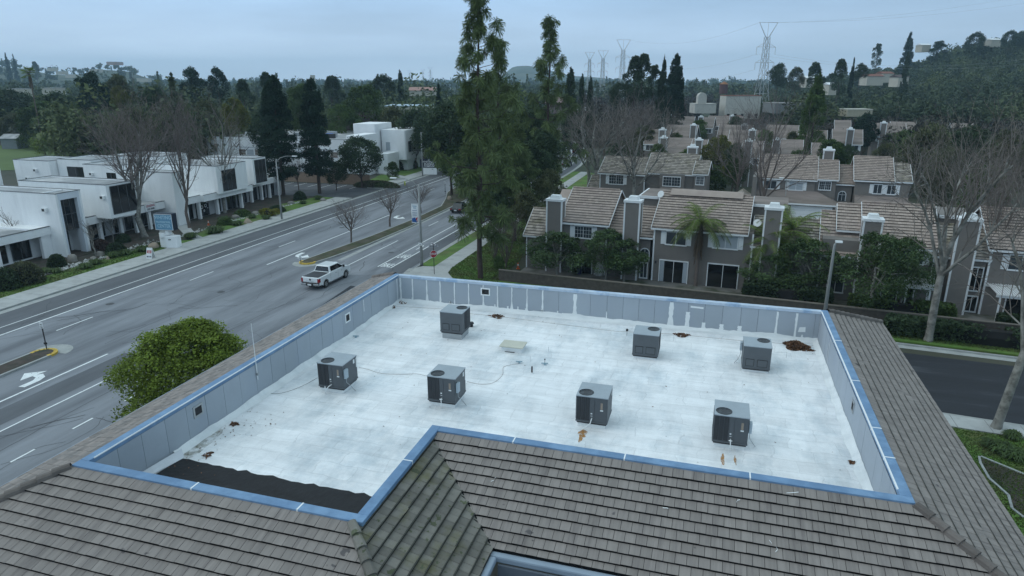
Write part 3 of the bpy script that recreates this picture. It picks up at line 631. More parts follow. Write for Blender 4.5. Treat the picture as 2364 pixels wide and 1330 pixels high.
# dirt rims, rust stains, scuffs painted by weather: thin films on the deck
def blob(b, cx, cy, rx, ry, z, seed, n=22, rag=.35, rot=0):
    q = random.Random(seed); pts = []
    r_ = 1
    for i in range(n):
        a = 2*math.pi*i/n; r_ = .5*r_ + .5*q.uniform(1-rag, 1+rag); x = rx*r_*math.cos(a); y = ry*r_*math.sin(a)
        pts.append((cx + x*math.cos(rot) - y*math.sin(rot), cy + x*math.sin(rot) + y*math.cos(rot), z))
    b.add(pts, [tuple(range(n))])
rx_, ry_ = g(1345, 1000, RZ)
b = MB(); blob(b, rx_, ry_, .17, .26, RZ+.004, 1); blob(b, rx_ + .02, ry_ - .3, .1, .3, RZ+.0045, 2, rag=.6)
for (px, py) in ((1668,1062),(1697,1062)):
    x, y = g(px, py, RZ); blob(b, x, y, .05, .35, RZ+.004, px, rag=.7)
def stain(name, c, sc=3.0, lo=.42, hi=.62, mx=.8):
    m = mat(name, c, .85, .2, 4); t = m.node_tree; L = t.links.new; out = [n for n in t.nodes if n.type == 'OUTPUT_MATERIAL'][0]; s = out.inputs[0].links[0].from_socket
    tr = N(t, 'ShaderNodeBsdfTransparent'); ms = N(t, 'ShaderNodeMixShader'); tcn = N(t, 'ShaderNodeTexCoord'); no = N(t, 'ShaderNodeTexNoise'); no.inputs['Scale'].default_value = sc; no.inputs['Detail'].default_value = 6; no.inputs['Roughness'].default_value = .7
    L(tcn.outputs['Object'], no.inputs[0]); q = N(t, 'ShaderNodeMapRange'); q.inputs[1].default_value = lo; q.inputs[2].default_value = hi; q.inputs[3].default_value = 0; q.inputs[4].default_value = mx; L(no.outputs[0], q.inputs[0])
    L(q.outputs[0], ms.inputs[0]); L(tr.outputs[0], ms.inputs[1]); L(s, ms.inputs[2]); L(ms.outputs[0], out.inputs[0]); return m
b.build('rust_stain', stain('rust_film', (.45,.22,.06), 5, .3, .6, .9), bld)
b = MB(); x, y = g(470, 1020, RZ); blob(b, x, y, .35, 1.4, RZ+.004, 7, rot=.1); b.build('dirt_stain', stain('dirt_film', (.22,.2,.13), 3.5, .42, .7, .7), bld)
b = MB()
for (cx, cy) in ((-14.57,23.1),(-9.66,23.2),(-3.64,23.2),(1.31,23.1),(-2.4,30.5),(2.5,30.35)): blob(b, cx + .9, cy - .15, .95, .8, RZ+.0036, int(cx*10)+300, rag=.5)

# gutters, eaves, outer walls
GZ = CZ - S*RUN
b = MB(); b.box(BXM+RUN-.01, BX1+RUN+.25, BYM-RUN-.24, BYM-RUN-.02, GZ-.3, GZ-.09); b.box(BXM+RUN, BXM+RUN+.2, 8, BYM-RUN-.24, GZ-.3, GZ-.09)
b.box(BX0-RUN-.2, BX0-RUN-.02, 8, BY1+RUN, GZ-.22, GZ-.07); b.box(BX0-RUN, BX1+RUN, BY1+RUN+.02, BY1+RUN+.2, GZ-.22, GZ-.07)
b.build('gutter', M_gutter, bld, bevel=.05)
b = MB(); W0 = 1.1
b.prism([(BX0-RUN+W0, BY0-RUN+W0), (BXM+RUN-W0, BY0-RUN+W0), (BXM+RUN-W0, BYM-RUN+W0), (BX1+RUN-W0, BYM-RUN+W0), (BX1+RUN-W0, BY1+RUN-W0), (BX0-RUN+W0, BY1+RUN-W0)], 0, GZ - .35)
b.build('outer_wall', mat('outer_stucco', (.4,.37,.33), .9, .08, bump=.3), bld)
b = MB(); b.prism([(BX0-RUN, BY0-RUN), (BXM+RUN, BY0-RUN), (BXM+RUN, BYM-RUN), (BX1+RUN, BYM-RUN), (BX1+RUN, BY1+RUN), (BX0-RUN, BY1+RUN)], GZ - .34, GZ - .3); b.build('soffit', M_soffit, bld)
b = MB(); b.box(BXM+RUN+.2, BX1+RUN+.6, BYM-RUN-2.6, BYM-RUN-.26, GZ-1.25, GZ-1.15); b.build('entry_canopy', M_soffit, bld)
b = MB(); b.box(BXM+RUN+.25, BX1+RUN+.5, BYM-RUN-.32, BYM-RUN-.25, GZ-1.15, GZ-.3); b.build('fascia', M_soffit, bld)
# ---- small bits stuck on the tiles: sealant smears
b = MB()
for px, py, ln in ((1133,1112,.3),(1815,1138,.22),(1790,1275,.35),(1700,1160,.12),(1530,1172,.1)):
    r_ = ray(px, py); best = None
    for k in np.linspace(.005, .02, 4000):
        p = r_*k; z = CAMH + p[2]; zt = ETZ - S*(BYM - p[1])
        if z < zt + .05: best = p; break
    if best is not None:
        p = Vector((best[0], best[1], 0)); q = random.Random(px); a = q.uniform(0, 3)
        for j in range(4):
            a += q.uniform(-.8,.8); p2 = p + Vector((math.cos(a), math.sin(a)*.6, 0)) * ln*.4
            if p2.y > BYM-.1: break
            zf = lambda v: ETZ - S*(BYM - v.y) + .05
            b.add([(p.x, p.y-.012, zf(p)), (p2.x, p2.y-.012, zf(p2)), (p2.x, p2.y+.012, zf(p2)+.004), (p.x, p.y+.012, zf(p)+.004)], [(0,1,2,3)]); p = p2
b.build('sealant_smear', M_white, bld)

# ================================================================== ROOF-TOP THINGS
def make_ac(label, loc, rotz, curb=.16, box=True, pipe=0, sticker=True, cabinet_side=True):
    t = thing('air_conditioner', label, 'air conditioner', loc, rotz, 'air conditioning units on the white roof')
    W_, D_, H_ = .6, .6, 1.07; z0 = curb + .07
    b = MB(); b.box(-W_*.86, W_*.86, -D_*.86, D_*.86, 0, curb); b.build('curb', M_steel if curb > .2 else M_white, t)
    b = MB(); b.box(-W_*.93, W_*.93, -D_*.93, D_*.93, curb, curb + .07); b.build('base_rail', M_dark, t)
    b = MB(); b.box(-W_, W_, -D_, D_, z0, z0 + .06); b.box(-W_ + .012, W_ - .012, -D_ + .012, D_ - .012, z0 + .06, z0 + H_ - .03)
    b.build('cabinet', M_ac, t, bevel=.008)
    # top with real fan opening
    fx, fy, fr = -.27, -.27, .265; b = MB(); n = 32; zt = z0 + H_
    sq = []
    for k in range(n):
        a = 2*math.pi*k/n; c, s_ = math.cos(a), math.sin(a)
        tx = ((W_ - fx) if c > 0 else (W_ + fx)) / max(abs(c), 1e-6); ty = ((D_ - fy) if s_ > 0 else (D_ + fy)) / max(abs(s_), 1e-6); q = min(tx, ty); sq.append((fx + c*q, fy + s_*q))
    vs = [(x, y, zt) for x, y in sq] + [(fx + fr*math.cos(2*math.pi*k/n), fy + fr*math.sin(2*math.pi*k/n), zt) for k in range(n)]
    vs += [(fx + fr*math.cos(2*math.pi*k/n), fy + fr*math.sin(2*math.pi*k/n), zt - .12) for k in range(n)]
    b.add(vs, [(k, (k+1)%n, n+(k+1)%n, n+k) for k in range(n)] + [(n+k, n+(k+1)%n, 2*n+(k+1)%n, 2*n+k) for k in range(n)])
    for a_ in ((-W_,-D_),): pass
    # corner fills
    for sx, sy in ((1,1),(-1,1),(1,-1),(-1,-1)):
        X, Y = sx*W_, sy*D_; ks = sorted(range(n), key=lambda k: (sq[k][0]-X)**2 + (sq[k][1]-Y)**2)[:8]
        onx = [k for k in ks if abs(abs(sq[k][0]) - W_) < 1e-4 and sq[k][0]*sx > 0]; ony = [k for k in ks if abs(abs(sq[k][1]) - D_) < 1e-4 and sq[k][1]*sy > 0]
        if onx and ony:
            p = min(onx, key=lambda k: abs(sq[k][1]-Y)); q = min(ony, key=lambda k: abs(sq[k][0]-X)); b.add([(X, Y, zt), (*sq[p], zt), (*sq[q], zt)], [(0,1,2)])
    for a0 in ((-W_, W_, -D_, -D_+.004), (-W_, W_, D_-.004, D_), (-W_, -W_+.004, -D_+.004, D_-.004), (W_-.004, W_, -D_+.004, D_-.004)): b.box(a0[0], a0[1], a0[2], a0[3], zt-.035, zt-.0005)
    b.build('top_cover', M_actop, t)
    f = MB(); f.cyl(fx, fy, zt-.13, zt-.125, fr-.002, n=24); f.build('fan_well', M_under, t)
    f = MB(); f.cyl(fx, fy, zt-.1, zt-.04, .07, .06, 12)
    for k in range(4):
        a = k*math.pi/2 + .5; f.add([(fx+.05*math.cos(a), fy+.05*math.sin(a), zt-.06), (fx+.23*math.cos(a-.25), fy+.23*math.sin(a-.25), zt-.085), (fx+.23*math.cos(a+.3), fy+.23*math.sin(a+.3), zt-.045), (fx+.05*math.cos(a+.6), fy+.05*math.sin(a+.6), zt-.05)], [(0,1,2,3)])
    f.build('fan', mat('fan_metal', (.05,.05,.05), .5), t)
    f = MB(); f.ring(fx, fy, zt-.004, zt+.014, fr+.012, fr-.006)
    for rr_ in (.09, .15, .21): f.ring(fx, fy, zt+.002, zt+.008, rr_+.003, rr_-.002, 20)
    for k in range(6): a = k*math.pi/3; f.tube([(fx, fy, zt+.006), (fx+fr*math.cos(a), fy+fr*math.sin(a), zt+.006)], .003, 4)
    f.build('fan_guard', M_dark, t)
    # front (-y): coil bays on the left, service panel on the right
    b = MB()
    for i in range(3):
        x0 = -W_ + .04 + i*.165; b.box(x0, x0 + .145, -D_ - .004, -D_ + .012, z0 + .09, zt - .06)
    for i in range(5): y0 = -D_ + .06 + i*.16; b.box(-W_ - .004, -W_ + .012, y0, y0 + .135, z0 + .09, zt - .06)
    b.build('coil', M_accoil, t)
    b = MB(); b.box(-W_ + .53, -W_ + .70, -D_ - .002, -D_ + .012, z0 + .08, zt - .05); b.box(-W_ + .715, W_ - .03, -D_ - .003, -D_ + .012, z0 + .08, zt - .05); b.build('service_panel', mat('ac_panel', (.088,.097,.107), .55, .08), t)
    # back (+y): two framed access doors
    for x0, x1 in ((-.46, -.03), (.1, .46)):
        b = MB(); b.box(x0, x1, D_ - .012, D_ + .006, z0 + .12, z0 + .46); o = b.build('access_door', M_dark, t)
        b = MB(); b.box(x0 + .02, x1 - .02, D_, D_ + .011, z0 + .14, z0 + .44); b.build('door_panel', M_ac, o)
    b = MB()
    for i in range(4): y0 = -D_ + .05 + i*.13; b.box(-W_-.006, -W_ + .01, y0, y0 + .02, z0+.08, zt-.05)
    b.build('side_ribs', M_ac, t)
    if sticker:
        b = MB(); b.box(W_-.27, W_-.19, -D_-.006, -D_-.002, z0 + .6, z0 + .86); b.build('rating_sticker', mat('sticker_tan', (.3,.24,.19), .6, .3, 30), t)
        b = MB(); b.box(W_-.28, W_-.17, -D_-.007, -D_-.002, z0 + .53, z0 + .58); b.box(-W_+.57, -W_+.63, -D_-.006, -D_-.001, z0+.36, z0+.41); b.box(-W_+.57, -W_+.64, -D_-.006, -D_-.001, z0+.28, z0+.295)
        b.box(W_, W_+.004, D_-.12, D_-.06, z0+.55, z0+.98); b.box(W_, W_+.004, D_-.35, D_-.22, z0+.8, z0+.98); b.build('label_sticker', M_metalw, t)
    if box:
        b = MB(); b.box(W_, W_+.1, -D_+.06, -D_+.28, z0 + .45, z0 + .85); b.build('electrical_box', mat('pale_box', (.4,.47,.52), .5, .08), t, bevel=.012)
        b = MB(); b.tube([(W_+.05, -D_+.17, z0+.45), (W_+.05, -D_+.17, z0+.25), (W_+.12, -D_+.3, z0+.08), (W_+.3, -D_+.4, .02)], .012, 6); b.build('conduit', M_steel, t, smooth=True)
    if pipe:
        b = MB(); px = -W_ + .62
        if pipe == 1: b.tube([(px+.02, -D_, z0+.16), (px-.02, -D_-.12, z0+.14), (px-.18, -D_-.2, z0-.03), (px-.18, -D_-.2, z0-.2)], .018, 8); b.tube([(px-.18, -D_-.2, z0+.13), (px-.18, -D_-.2, z0-.04)], .02, 8)
        elif pipe == 2: b.tube([(px, -D_, z0+.2), (px-.01, -D_-.08, z0+.16), (px-.04, -D_-.1, z0+.02), (px-.35, -D_-.36, .05)], .018, 8)
        else: b.tube([(px, -D_, z0+.18), (px, -D_-.1, z0+.17), (px+.03, -D_-.12, .02)], .018, 8); b.tube([(px-.06, -D_-.1, z0+.17), (px+.06, -D_-.1, z0+.17)], .02, 8)
        b.build('drain_pipe', M_pvc, t, smooth=True)
    return t
UG = 'air conditioning unit on the white roof'
make_ac('grey rooftop air conditioner nearest the avenue, with a forked white drain pipe', (-14.57,23.1,RZ), 0, pipe=1)
make_ac('grey rooftop air conditioner with thin brown cable on both sides, above the inner roof corner', (-9.66,23.2,RZ), 0, pipe=3)
make_ac('grey rooftop air conditioner with an orange rust stain below its angled white pipe', (-3.64,23.2,RZ), 0, pipe=2, box=False)
make_ac('grey rooftop air conditioner with two rust trickles before it, right end of the near row', (1.31,23.1,RZ), 0, pipe=3)
make_ac('grey rooftop air conditioner raised on a shiny metal curb near the far left corner', (-12.0,30.2,RZ), math.pi, curb=.3, pipe=0, sticker=False, box=False)
make_ac('grey rooftop air conditioner in the middle of the far row, dark gauge beside it', (-2.4,30.4,RZ), math.pi, curb=.1, sticker=False, box=False)
make_ac('grey rooftop air conditioner beside the big pile of dead leaves in the far right corner', (2.5,30.3,RZ), math.pi, curb=.1, sticker=False)
# hatch
hx, hy = g(1181, 812, RZ)
t = thing('roof_hatch', 'low white curb box with a cream lid in the middle of the white roof', 'hatch', (hx, hy + .35, RZ))
b = MB(); b.box(-.5, .5, -.38, .38, 0, .22); b.build('curb', M_white, t); b = MB(); b.box(-.6, .58, -.45, .42, .22, .28); b.build('lid', M_hatch, t, bevel=.02)
b = MB(); b.box(-.3,.18,-.47,-.455,0.0,.035); b.build('overflow_slot', M_dark, t)
def pipe_thing(px, py, label, kind, h=.3, r=.03, m=None, name='vent_pipe'):
    x, y = g(px, py, RZ); t = thing(name, label, kind, (x, y, RZ))
    b = MB(); b.cyl(0, 0, 0, h, r, r, 10); b.build('pipe', m or M_steel, t)
    b = MB(); b.cyl(0, 0, 0, .05, r*2.4, r*1.5, 10); b.build('collar', M_white, t); return t
pipe_thing(1228, 862, 'short dark brown pipe stub standing alone on the white roof', 'pipe', .33, .035, mat('brown_pipe', (.035,.02,.02), .6))
pipe_thing(1266, 812, 'thin white pipe with a dark tip right of the roof hatch', 'pipe', .26, .018, M_metalw); pipe_thing(1224, 833, 'thinnest white pipe between the roof hatch and the brown pipe stub', 'pipe', .24, .012, M_metalw)
for px, py, lab in ((1199,838,'small pale blue bracket holding the end of the loose cable near the roof hatch'), (1258,842,'larger pale blue metal bracket with a dark knob beside the brown pipe stub'), (822,779,'small pale blue bracket alone on the left part of the white roof')):
    x, y = g(px, py, RZ); t = thing('roof_bracket', lab, 'bracket', (x, y, RZ), .3); b = MB(); b.tube([(-.16,.02,.07),(.14,-.02,.08)], .028, 8); b.build('tube', mat('pale_blue_metal', (.28,.4,.46), .5), t); b = MB(); b.box(-.04,.04,-.08,.08,0,.06); b.build('foot', MATS['pale_blue_metal'], t)
    if px == 1258: b = MB(); b.cyl(.0,.1,.06,.2,.012,.012,6); b.cyl(.0,.1,.2,.25,.03,.03,8); b.build('knob', M_dark, t)
def cable(pts, label, z=RZ, r=.0065, m=M_cable):
    P = [(*g(px, py, zz), zz) for px, py, zz in pts]; Q = []
    for i in range(len(P) - 1):
        p0 = Vector(P[max(i-1,0)]); p1 = Vector(P[i]); p2 = Vector(P[i+1]); p3 = Vector(P[min(i+2,len(P)-1)])
        for k in range(6):
            s_ = k/6; Q.append(tuple(.5*((2*p1) + (p2-p0)*s_ + (2*p0-5*p1+4*p2-p3)*s_*s_ + (3*p1-p0-3*p2+p3)*s_**3)))
    Q.append(P[-1]); b = MB(); b.tube(Q, r, 5); o = b.build('cable', m, None, smooth=True); tag(o, label, 'cable', 'cables on the roof')
z = RZ + .015; mt = mat('tan_cable', (.3,.25,.22), .7)
cable([(828,848,z),(850,853,z),(880,862,z),(930,864,z),(960,863,z),(985,868,z)], 'thin brown cable sagging between the two left air conditioners', m=mt)
cable([(1078,881,z),(1110,887,z),(1140,883,z),(1160,865,z),(1162,848,z),(1180,842,z),(1199,840,z)], 'thin brown cable curling from an air conditioner to the bracket by the hatch', m=mt)
cable([(733,872,z),(700,890,z),(660,905,z),(625,908,z),(605,890,z),(592,856,z+.5)], 'thin dark cable running from the leftmost air conditioner to the whip antenna', m=M_cable)
# whip antenna on the left parapet
r_ = ray(588, 832); k_ = (IX0 + .02) / r_[0]; ay = r_[1]*k_
t = thing('antenna', 'tall thin white whip antenna clamped to the left parapet', 'antenna', (IX0 + .06, ay, RZ + .9)); b = MB(); b.cyl(0,0,-.1,.6,.022,.022,8); b.cyl(0,0,.6,2.35,.014,.008,6); b.build('mast', M_metalw, t); b = MB(); b.box(-.05,.05,-.04,.04,.1,.2); b.build('clamp', M_steel, t)
# dead leaves
def leafpile(px, py, r_, label, n, flat=.5, seed=1, z=RZ, elong=1.0):
    x, y = g(px, py, z); q = np.random.default_rng(seed); a = q.uniform(0, 2*np.pi, n); rad = r_*np.sqrt(q.random(n))*(1 + .25*np.sin(a*3 + seed)); X = rad*np.cos(a)*elong; Y = rad*np.sin(a)
    h = flat*r_*np.clip(1 - (rad/r_)**2, 0, 1)*q.random(n)**.4 + .012; C_ = np.stack([X, Y, h], 1)
    V, F = leafquads(C_, .055, q, up=.5); me = npmesh('leaf_pile', V, F, np.repeat(q.random(n), 1)); o = link('leaf_pile', me, M_deb); o.location = (x, y, z); tag(o, label, 'leaf pile', 'piles of dead leaves on the roof'); return o
def leafquads(C_, size, q, up=0.0, asp=1.0, jit=.35):
    n = len(C_); d = q.normal(size=(n,3)); d[:,2] += up*2*np.sign(d[:,2] + 1e-9); d /= np.linalg.norm(d, axis=1)[:,None]
    a = np.cross(d, q.normal(size=(n,3))); a /= np.linalg.norm(a, axis=1)[:,None] + 1e-9; b_ = np.cross(d, a)
    s_ = (size*(1 + jit*(q.random(n)*2 - 1)))[:,None]; A = a*s_*asp; B = b_*s_
    V = np.stack([C_ - B, C_ + A*.62 + d*s_*.15, C_ + B, C_ - A*.62 + d*s_*.15], 1).reshape(-1, 3)
    F = np.arange(n*4).reshape(n, 4); return V, F
leafpile(1836, 800, .52, 'large heap of brown dead leaves in the far right corner of the white roof', 1500, .5, 1, elong=1.1); leafpile(1862, 808, .2, 'thin tail of wet leaves just right of the large leaf heap', 160, .12, 2, elong=1.8)
leafpile(918, 697, .4, 'scattered brown leaves in the far left corner of the white roof', 260, .15, 3, elong=1.4); leafpile(898, 708, .3, 'small brown leaf patch nearer the left parapet below the corner leaves', 170, .15, 4, elong=1.5)
leafpile(1147, 731, .3, 'brown leaves caught in a dark drain near the far parapet', 150, .2, 5, elong=1.4); leafpile(1573, 774, .28, 'small brown leaf patch right of the middle far air conditioner', 170, .2, 6, elong=1.4)
leafpile(541, 980, .13, 'dark brown leaf clump near the left parapet', 60, .3, 7, elong=1.4); leafpile(1968, 1069, .12, 'dark leaf clump near the right parapet at the front', 50, .3, 8); leafpile(480, 1050, .2, 'brown leaf scatter just above the black felt strip', 45, .1, 10, elong=.8)
n = 130; q = np.random.default_rng(9); C_ = []
for i in range(n):
    if i < 60: x = IX0 + .4 + abs(q.normal())*.9; y = q.uniform(15.6, 20.5)
    else: x = q.uniform(IX0 + .4, IX1 - .3); y = q.uniform(BYM + .5, IY1 - .2)
    C_.append((x, y, RZ + .02))
V, F = leafquads(np.array(C_), .035, q, up=3); o = link('leaf_litter', npmesh('leaf_litter', V, F, q.random(n)), M_deb); tag(o, 'single brown leaves scattered thinly over the white roof', 'leaf litter', kind='stuff')
# cone shaped dark vent by the raised unit
x, y = g(1088, 754, RZ); t = thing('roof_vent', 'small dark vent with leaves beside the raised metal-curb air conditioner', 'vent', (x, y, RZ)); b = MB(); b.cyl(0,0,0,.16,.1,.1,10); b.cyl(0,0,.16,.24,.15,.13,10); b.build('hood', M_dark, t)
x, y = g(1447, 775, RZ); t = thing('gas_gauge', 'small dark gauge on a thin pipe left of the middle far air conditioner', 'gauge', (x, y, RZ)); b = MB(); b.tube([(0,0,0),(0,0,.3),(.12,0,.32)], .01, 6); b.build('pipe', M_dark, t); b = MB(); b.cyl(0,0,.26,.36,.06,.06,10); b.build('dial', M_dark, t)
for px, py, lab in ((1555,787,'thin wire stake right of the middle far air conditioner'), (1815,827,'thin wire stake right of the far right air conditioner')):
    x, y = g(px, py, RZ); b = MB(); b.tube([(0,0,0),(0,0,.32)], .008, 5); b.tube([(0,0,.3),(-.55,.05,.22)], .005, 4); o = b.build('stake', M_steel, None, loc=(x, y, RZ)); tag(o, lab, 'stake')
# overflow drain line: seam with standing cable across the far part of the roof
b = MB(); P = [g(x_, y_, RZ) for x_, y_ in ((905,707),(1015,713),(1090,725),(1160,732),(1300,750),(1420,765),(1560,772),(1700,786),(1900,800))]
b.tube([(x, y, RZ + .006) for x, y in P], .007, 4); o = b.build('cable', mt, None); tag(o, 'long thin cable laid across the far side of the white roof below the parapet', 'cable', 'cables on the roof')
# ================================================================== OFFICE BLOCKS ACROSS THE AVENUE
class Bd:
    """a building: an Empty at its base; parts are written in world metres and stored relative to it"""
    def __init__(s, name, label, cat, loc, rotz=0.0, group=None):
        s.t = thing(name, label, cat, loc, rotz, group); s.inv = (Matrix.Translation(loc) @ Matrix.Rotation(rotz, 4, 'Z')).inverted()
    def mb(s): b = MB(); b.m = s.inv; return b
    def part(s, name, m, fn, parent=None, **k): b = s.mb(); fn(b); return b.build(name, m, parent or s.t, **k)
def flat_block(B, x0, x1, y0, y1, z1, m=None, z0=0.0, par=.12):
    """walls with a parapet and a recessed roof"""
    B.part('wall', m or M_stucco, lambda b: [b.box(x0, x1, y0, y0+.2, z0, z1), b.box(x0, x1, y1-.2, y1, z0, z1), b.box(x0, x0+.2, y0+.2, y1-.2, z0, z1), b.box(x1-.2, x1, y0+.2, y1-.2, z0, z1)])
    B.part('roof', M_lowroof, lambda b: b.box(x0+.2, x1-.2, y0+.2, y1-.2, z1-.5, z1-par))
    B.part('roof_trim', M_rooftrim, lambda b: [b.box(x0-.03, x1+.03, y0-.03, y0+.12, z1, z1+.06), b.box(x0-.03, x1+.03, y1-.12, y1+.03, z1, z1+.06), b.box(x0-.03, x0+.12, y0+.12, y1-.12, z1, z1+.06), b.box(x1-.12, x1+.03, y0+.12, y1-.12, z1, z1+.06)])
def east_glass(B, x, y0, y1, z0, z1, nv=3, nh=1, name='window'):
    w = B.part(name, M_dkglass, lambda b: b.box(x-.05, x, y0, y1, z0, z1))
    def fr(b):
        for i in range(nv + 1): y = y0 + (y1-y0)*i/nv; b.box(x, x+.05, y-.03, y+.03, z0, z1)
        for j in range(nh + 1): z = z0 + (z1-z0)*j/nh; b.box(x+.001, x+.045, y0, y1, z-.03, z+.03)
    B.part('frame', M_rooftrim, fr, w)
def wall_ac(B, x, y, z):
    o = B.part('wall_air_conditioner', M_metalw, lambda b: b.box(x-.32, x+.32, y-.3, y, z-.2, z+.2)); B.part('grille', M_dark, lambda b: b.box(x-.27, x+.1, y-.306, y-.3, z-.15, z+.15), o)
OG = 'white stucco office blocks across the avenue'
# block with the tall recessed entrance
B = Bd('office_block', 'white office block with tall recessed dark glass entrance, nearest the left edge', 'office block', (-78, 59.5, 0), 0, OG)
X = -71.0
B.part('wall', M_stucco, lambda b: [b.box(-86, X, 58.0, 58.25, 0, 7.4), b.box(-86, X, 61.0, 61.25, 0, 7.4), b.box(-86, -85.8, 58.25, 61.0, 0, 7.4), b.box(X-2.6, X-2.4, 58.25, 61.0, 0, 7.4)])
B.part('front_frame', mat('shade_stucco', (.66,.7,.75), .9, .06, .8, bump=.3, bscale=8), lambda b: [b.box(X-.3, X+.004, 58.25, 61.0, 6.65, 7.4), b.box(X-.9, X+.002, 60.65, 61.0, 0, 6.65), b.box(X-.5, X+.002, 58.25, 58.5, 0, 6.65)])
B.part('roof', M_lowroof, lambda b: b.box(-85.8, X-.3, 58.25, 61.0, 7.0, 7.28)); B.part('roof_trim', M_rooftrim, lambda b: [b.box(-86, X+.03, 57.97, 58.1, 7.4, 7.46), b.box(-86, X+.03, 61.15, 61.28, 7.4, 7.46), b.box(X-.1, X+.03, 58.1, 61.15, 7.4, 7.46)])
east_glass(B, X-.5, 58.5, 60.65, 3.0, 6.65, 3, 2); 
d = B.part('door', M_dkglass, lambda b: b.box(X-2.38, X-2.3, 58.4, 60.6, .1, 3.0)); B.part('door_outline', M_trim, lambda b: [b.box(X-2.3, X-2.28, 58.6, 59.9, z, z+.07) for z in (.3, 2.55)] + [b.box(X-2.3, X-2.28, y, y+.06, .3, 2.6) for y in (58.6, 59.85)], d)
B.part('doorstep', M_earth, lambda b: b.box(X-2.3, X+1.0, 58.3, 61.2, .0, .12)); wall_ac(B, -76.0+3.2, 58.0, 5.55)
# low wing
B = Bd('office_wing', 'low single-storey white wing with deep fascia at the left edge', 'office block', (-79, 53, 0), 0, OG)
B.part('wall', M_stucco, lambda b: [b.box(-88, -74.4, 44, 57.99, 0, 2.7)]); B.part('fascia', M_stucco, lambda b: [b.box(-73.0, -72.7, 44, 56.2, 2.7, 3.6), b.box(-88, -72.7, 56.2, 57.99, 2.7, 3.6), b.box(-88, -87.7, 44, 56.2, 2.7, 3.6)])
B.part('roof', M_lowroof, lambda b: b.box(-87.7, -73.0, 44, 56.2, 2.9, 3.4)); B.part('roof_trim', M_rooftrim, lambda b: b.box(-73.0, -72.67, 44, 58.0, 3.6, 3.66))
for y0, y1 in ((52.2, 53.6), (54.2, 56.4), (49, 51.4)): east_glass(B, -74.34, y0, y1, .3, 2.6, 2, 1)
B.part('column', M_stucco, lambda b: b.box(-73.3, -72.9, 56.8, 57.99, 0, 2.7)); B.part('column', M_stucco, lambda b: b.box(-73.3, -72.9, 51.6, 51.95, 0, 2.7))
# block with a jutting first floor and wall air conditioner; leasing sign on its canopy
B = Bd('office_block', 'white office block with a boxed-out dark upper window and wall air conditioner', 'office block', (-78, 68, 0), 0, OG)
flat_block(B, -85, X, 64.8, 69.4, 7.45, z0=3.3); east_glass(B, X+.03, 65.3, 69.0, 3.75, 7.2, 3, 1)
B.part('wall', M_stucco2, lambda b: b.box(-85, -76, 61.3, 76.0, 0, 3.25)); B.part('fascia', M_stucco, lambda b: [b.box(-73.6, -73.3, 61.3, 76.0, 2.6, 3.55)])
B.part('canopy_roof', M_lowroof, lambda b: [b.box(-84, -73.6, 61.3, 64.78, 3.26, 3.4), b.box(-84, -73.6, 69.42, 76, 3.26, 3.4)]); B.part('canopy_trim', M_rooftrim, lambda b: [b.box(-73.65, -73.27, 61.3, 64.78, 3.55, 3.6), b.box(-73.65, -73.27, 69.42, 76, 3.55, 3.6)])
for y0, y1 in ((62, 65.2), (65.8, 68.0), (69.6, 70.8), (71.4, 73.2), (73.8, 75.4)): east_glass(B, -75.94, y0, y1, .2, 2.6, 2, 1)
for y in (65.45, 68.6, 71.1, 73.45): B.part('column', M_stucco, lambda b: b.box(-74.0, -73.6, y-.2, y+.2, 0, 2.6))
B.part('rear_wall', M_stucco, lambda b: b.box(-82, -77.5, 69.42, 76, 3.4, 5.6)); wall_ac(B, -71.6, 64.8, 5.95)
s = B.part('sign_board', M_trim, lambda b: b.box(-73.29, -73.2, 72.4, 74.3, 2.68, 3.62))
def sign_text(par, txt, size, m, P, rot, B=None, squeeze=1.0):
    me = text_mesh(txt, size, .006, bold=.008); o = link('lettering', me, m, par); M_ = Matrix.Translation(P) @ Matrix.Rotation(rot, 4, 'Z') @ Matrix.Rotation(math.pi/2, 4, 'X') @ Matrix.Diagonal((squeeze,1,1,1))
    for v in me.vertices: v.co = (B.inv if B else Matrix.Identity(4)) @ (M_ @ v.co)
    return o
sign_text(s, 'LEASING', .42, M_red, (-73.19, 73.35, 3.36), math.pi/2, B, .9); sign_text(s, '330-4388', .3, M_dark, (-73.19, 73.35, 2.93), math.pi/2, B, 1.1)
# tall plain end wall and the wing with the paw-print windows
B = Bd('office_block', 'tall blank white office wall standing end-on to the avenue behind the blue sign', 'office block', (-78, 77, 0), 0, OG)
flat_block(B, -80, -71.4, 76.05, 78.2, 7.5)
B = Bd('office_block', 'white office block above shop windows with white round stickers, behind the forked bare tree', 'office block', (-78, 86, 0), 0, OG)
flat_block(B, -82, X, 84.3, 91.2, 7.45, z0=3.3); east_glass(B, X+.03, 85.4, 88.4, 3.6, 6.7, 3, 1)
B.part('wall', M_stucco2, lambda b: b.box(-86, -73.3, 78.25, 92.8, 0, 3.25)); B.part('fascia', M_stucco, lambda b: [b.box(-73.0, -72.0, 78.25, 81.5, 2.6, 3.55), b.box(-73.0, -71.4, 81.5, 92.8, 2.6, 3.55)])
B.part('canopy_roof', mat('bright_roof', (.7,.72,.73), .8, .06), lambda b: b.box(-85, -72.1, 78.3, 84.28, 3.56, 3.6)); B.part('canopy_trim', M_rooftrim, lambda b: [b.box(-72.1, -71.97, 78.25, 81.5, 3.56, 3.62), b.box(-71.5, -71.37, 81.5, 92.8, 3.56, 3.62)])
for y0, y1 in ((79.0, 81.0), (81.7, 84.4), (85.8, 87.0), (88.6, 90.6), (91.0, 92.6)): east_glass(B, -73.24, y0, y1, .15, 2.6, 2, 1)
for y in (81.35, 85.2, 90.8): B.part('column', M_stucco, lambda b: b.box(-72.6, -72.1, y-.18, y+.18, 0, 2.6))
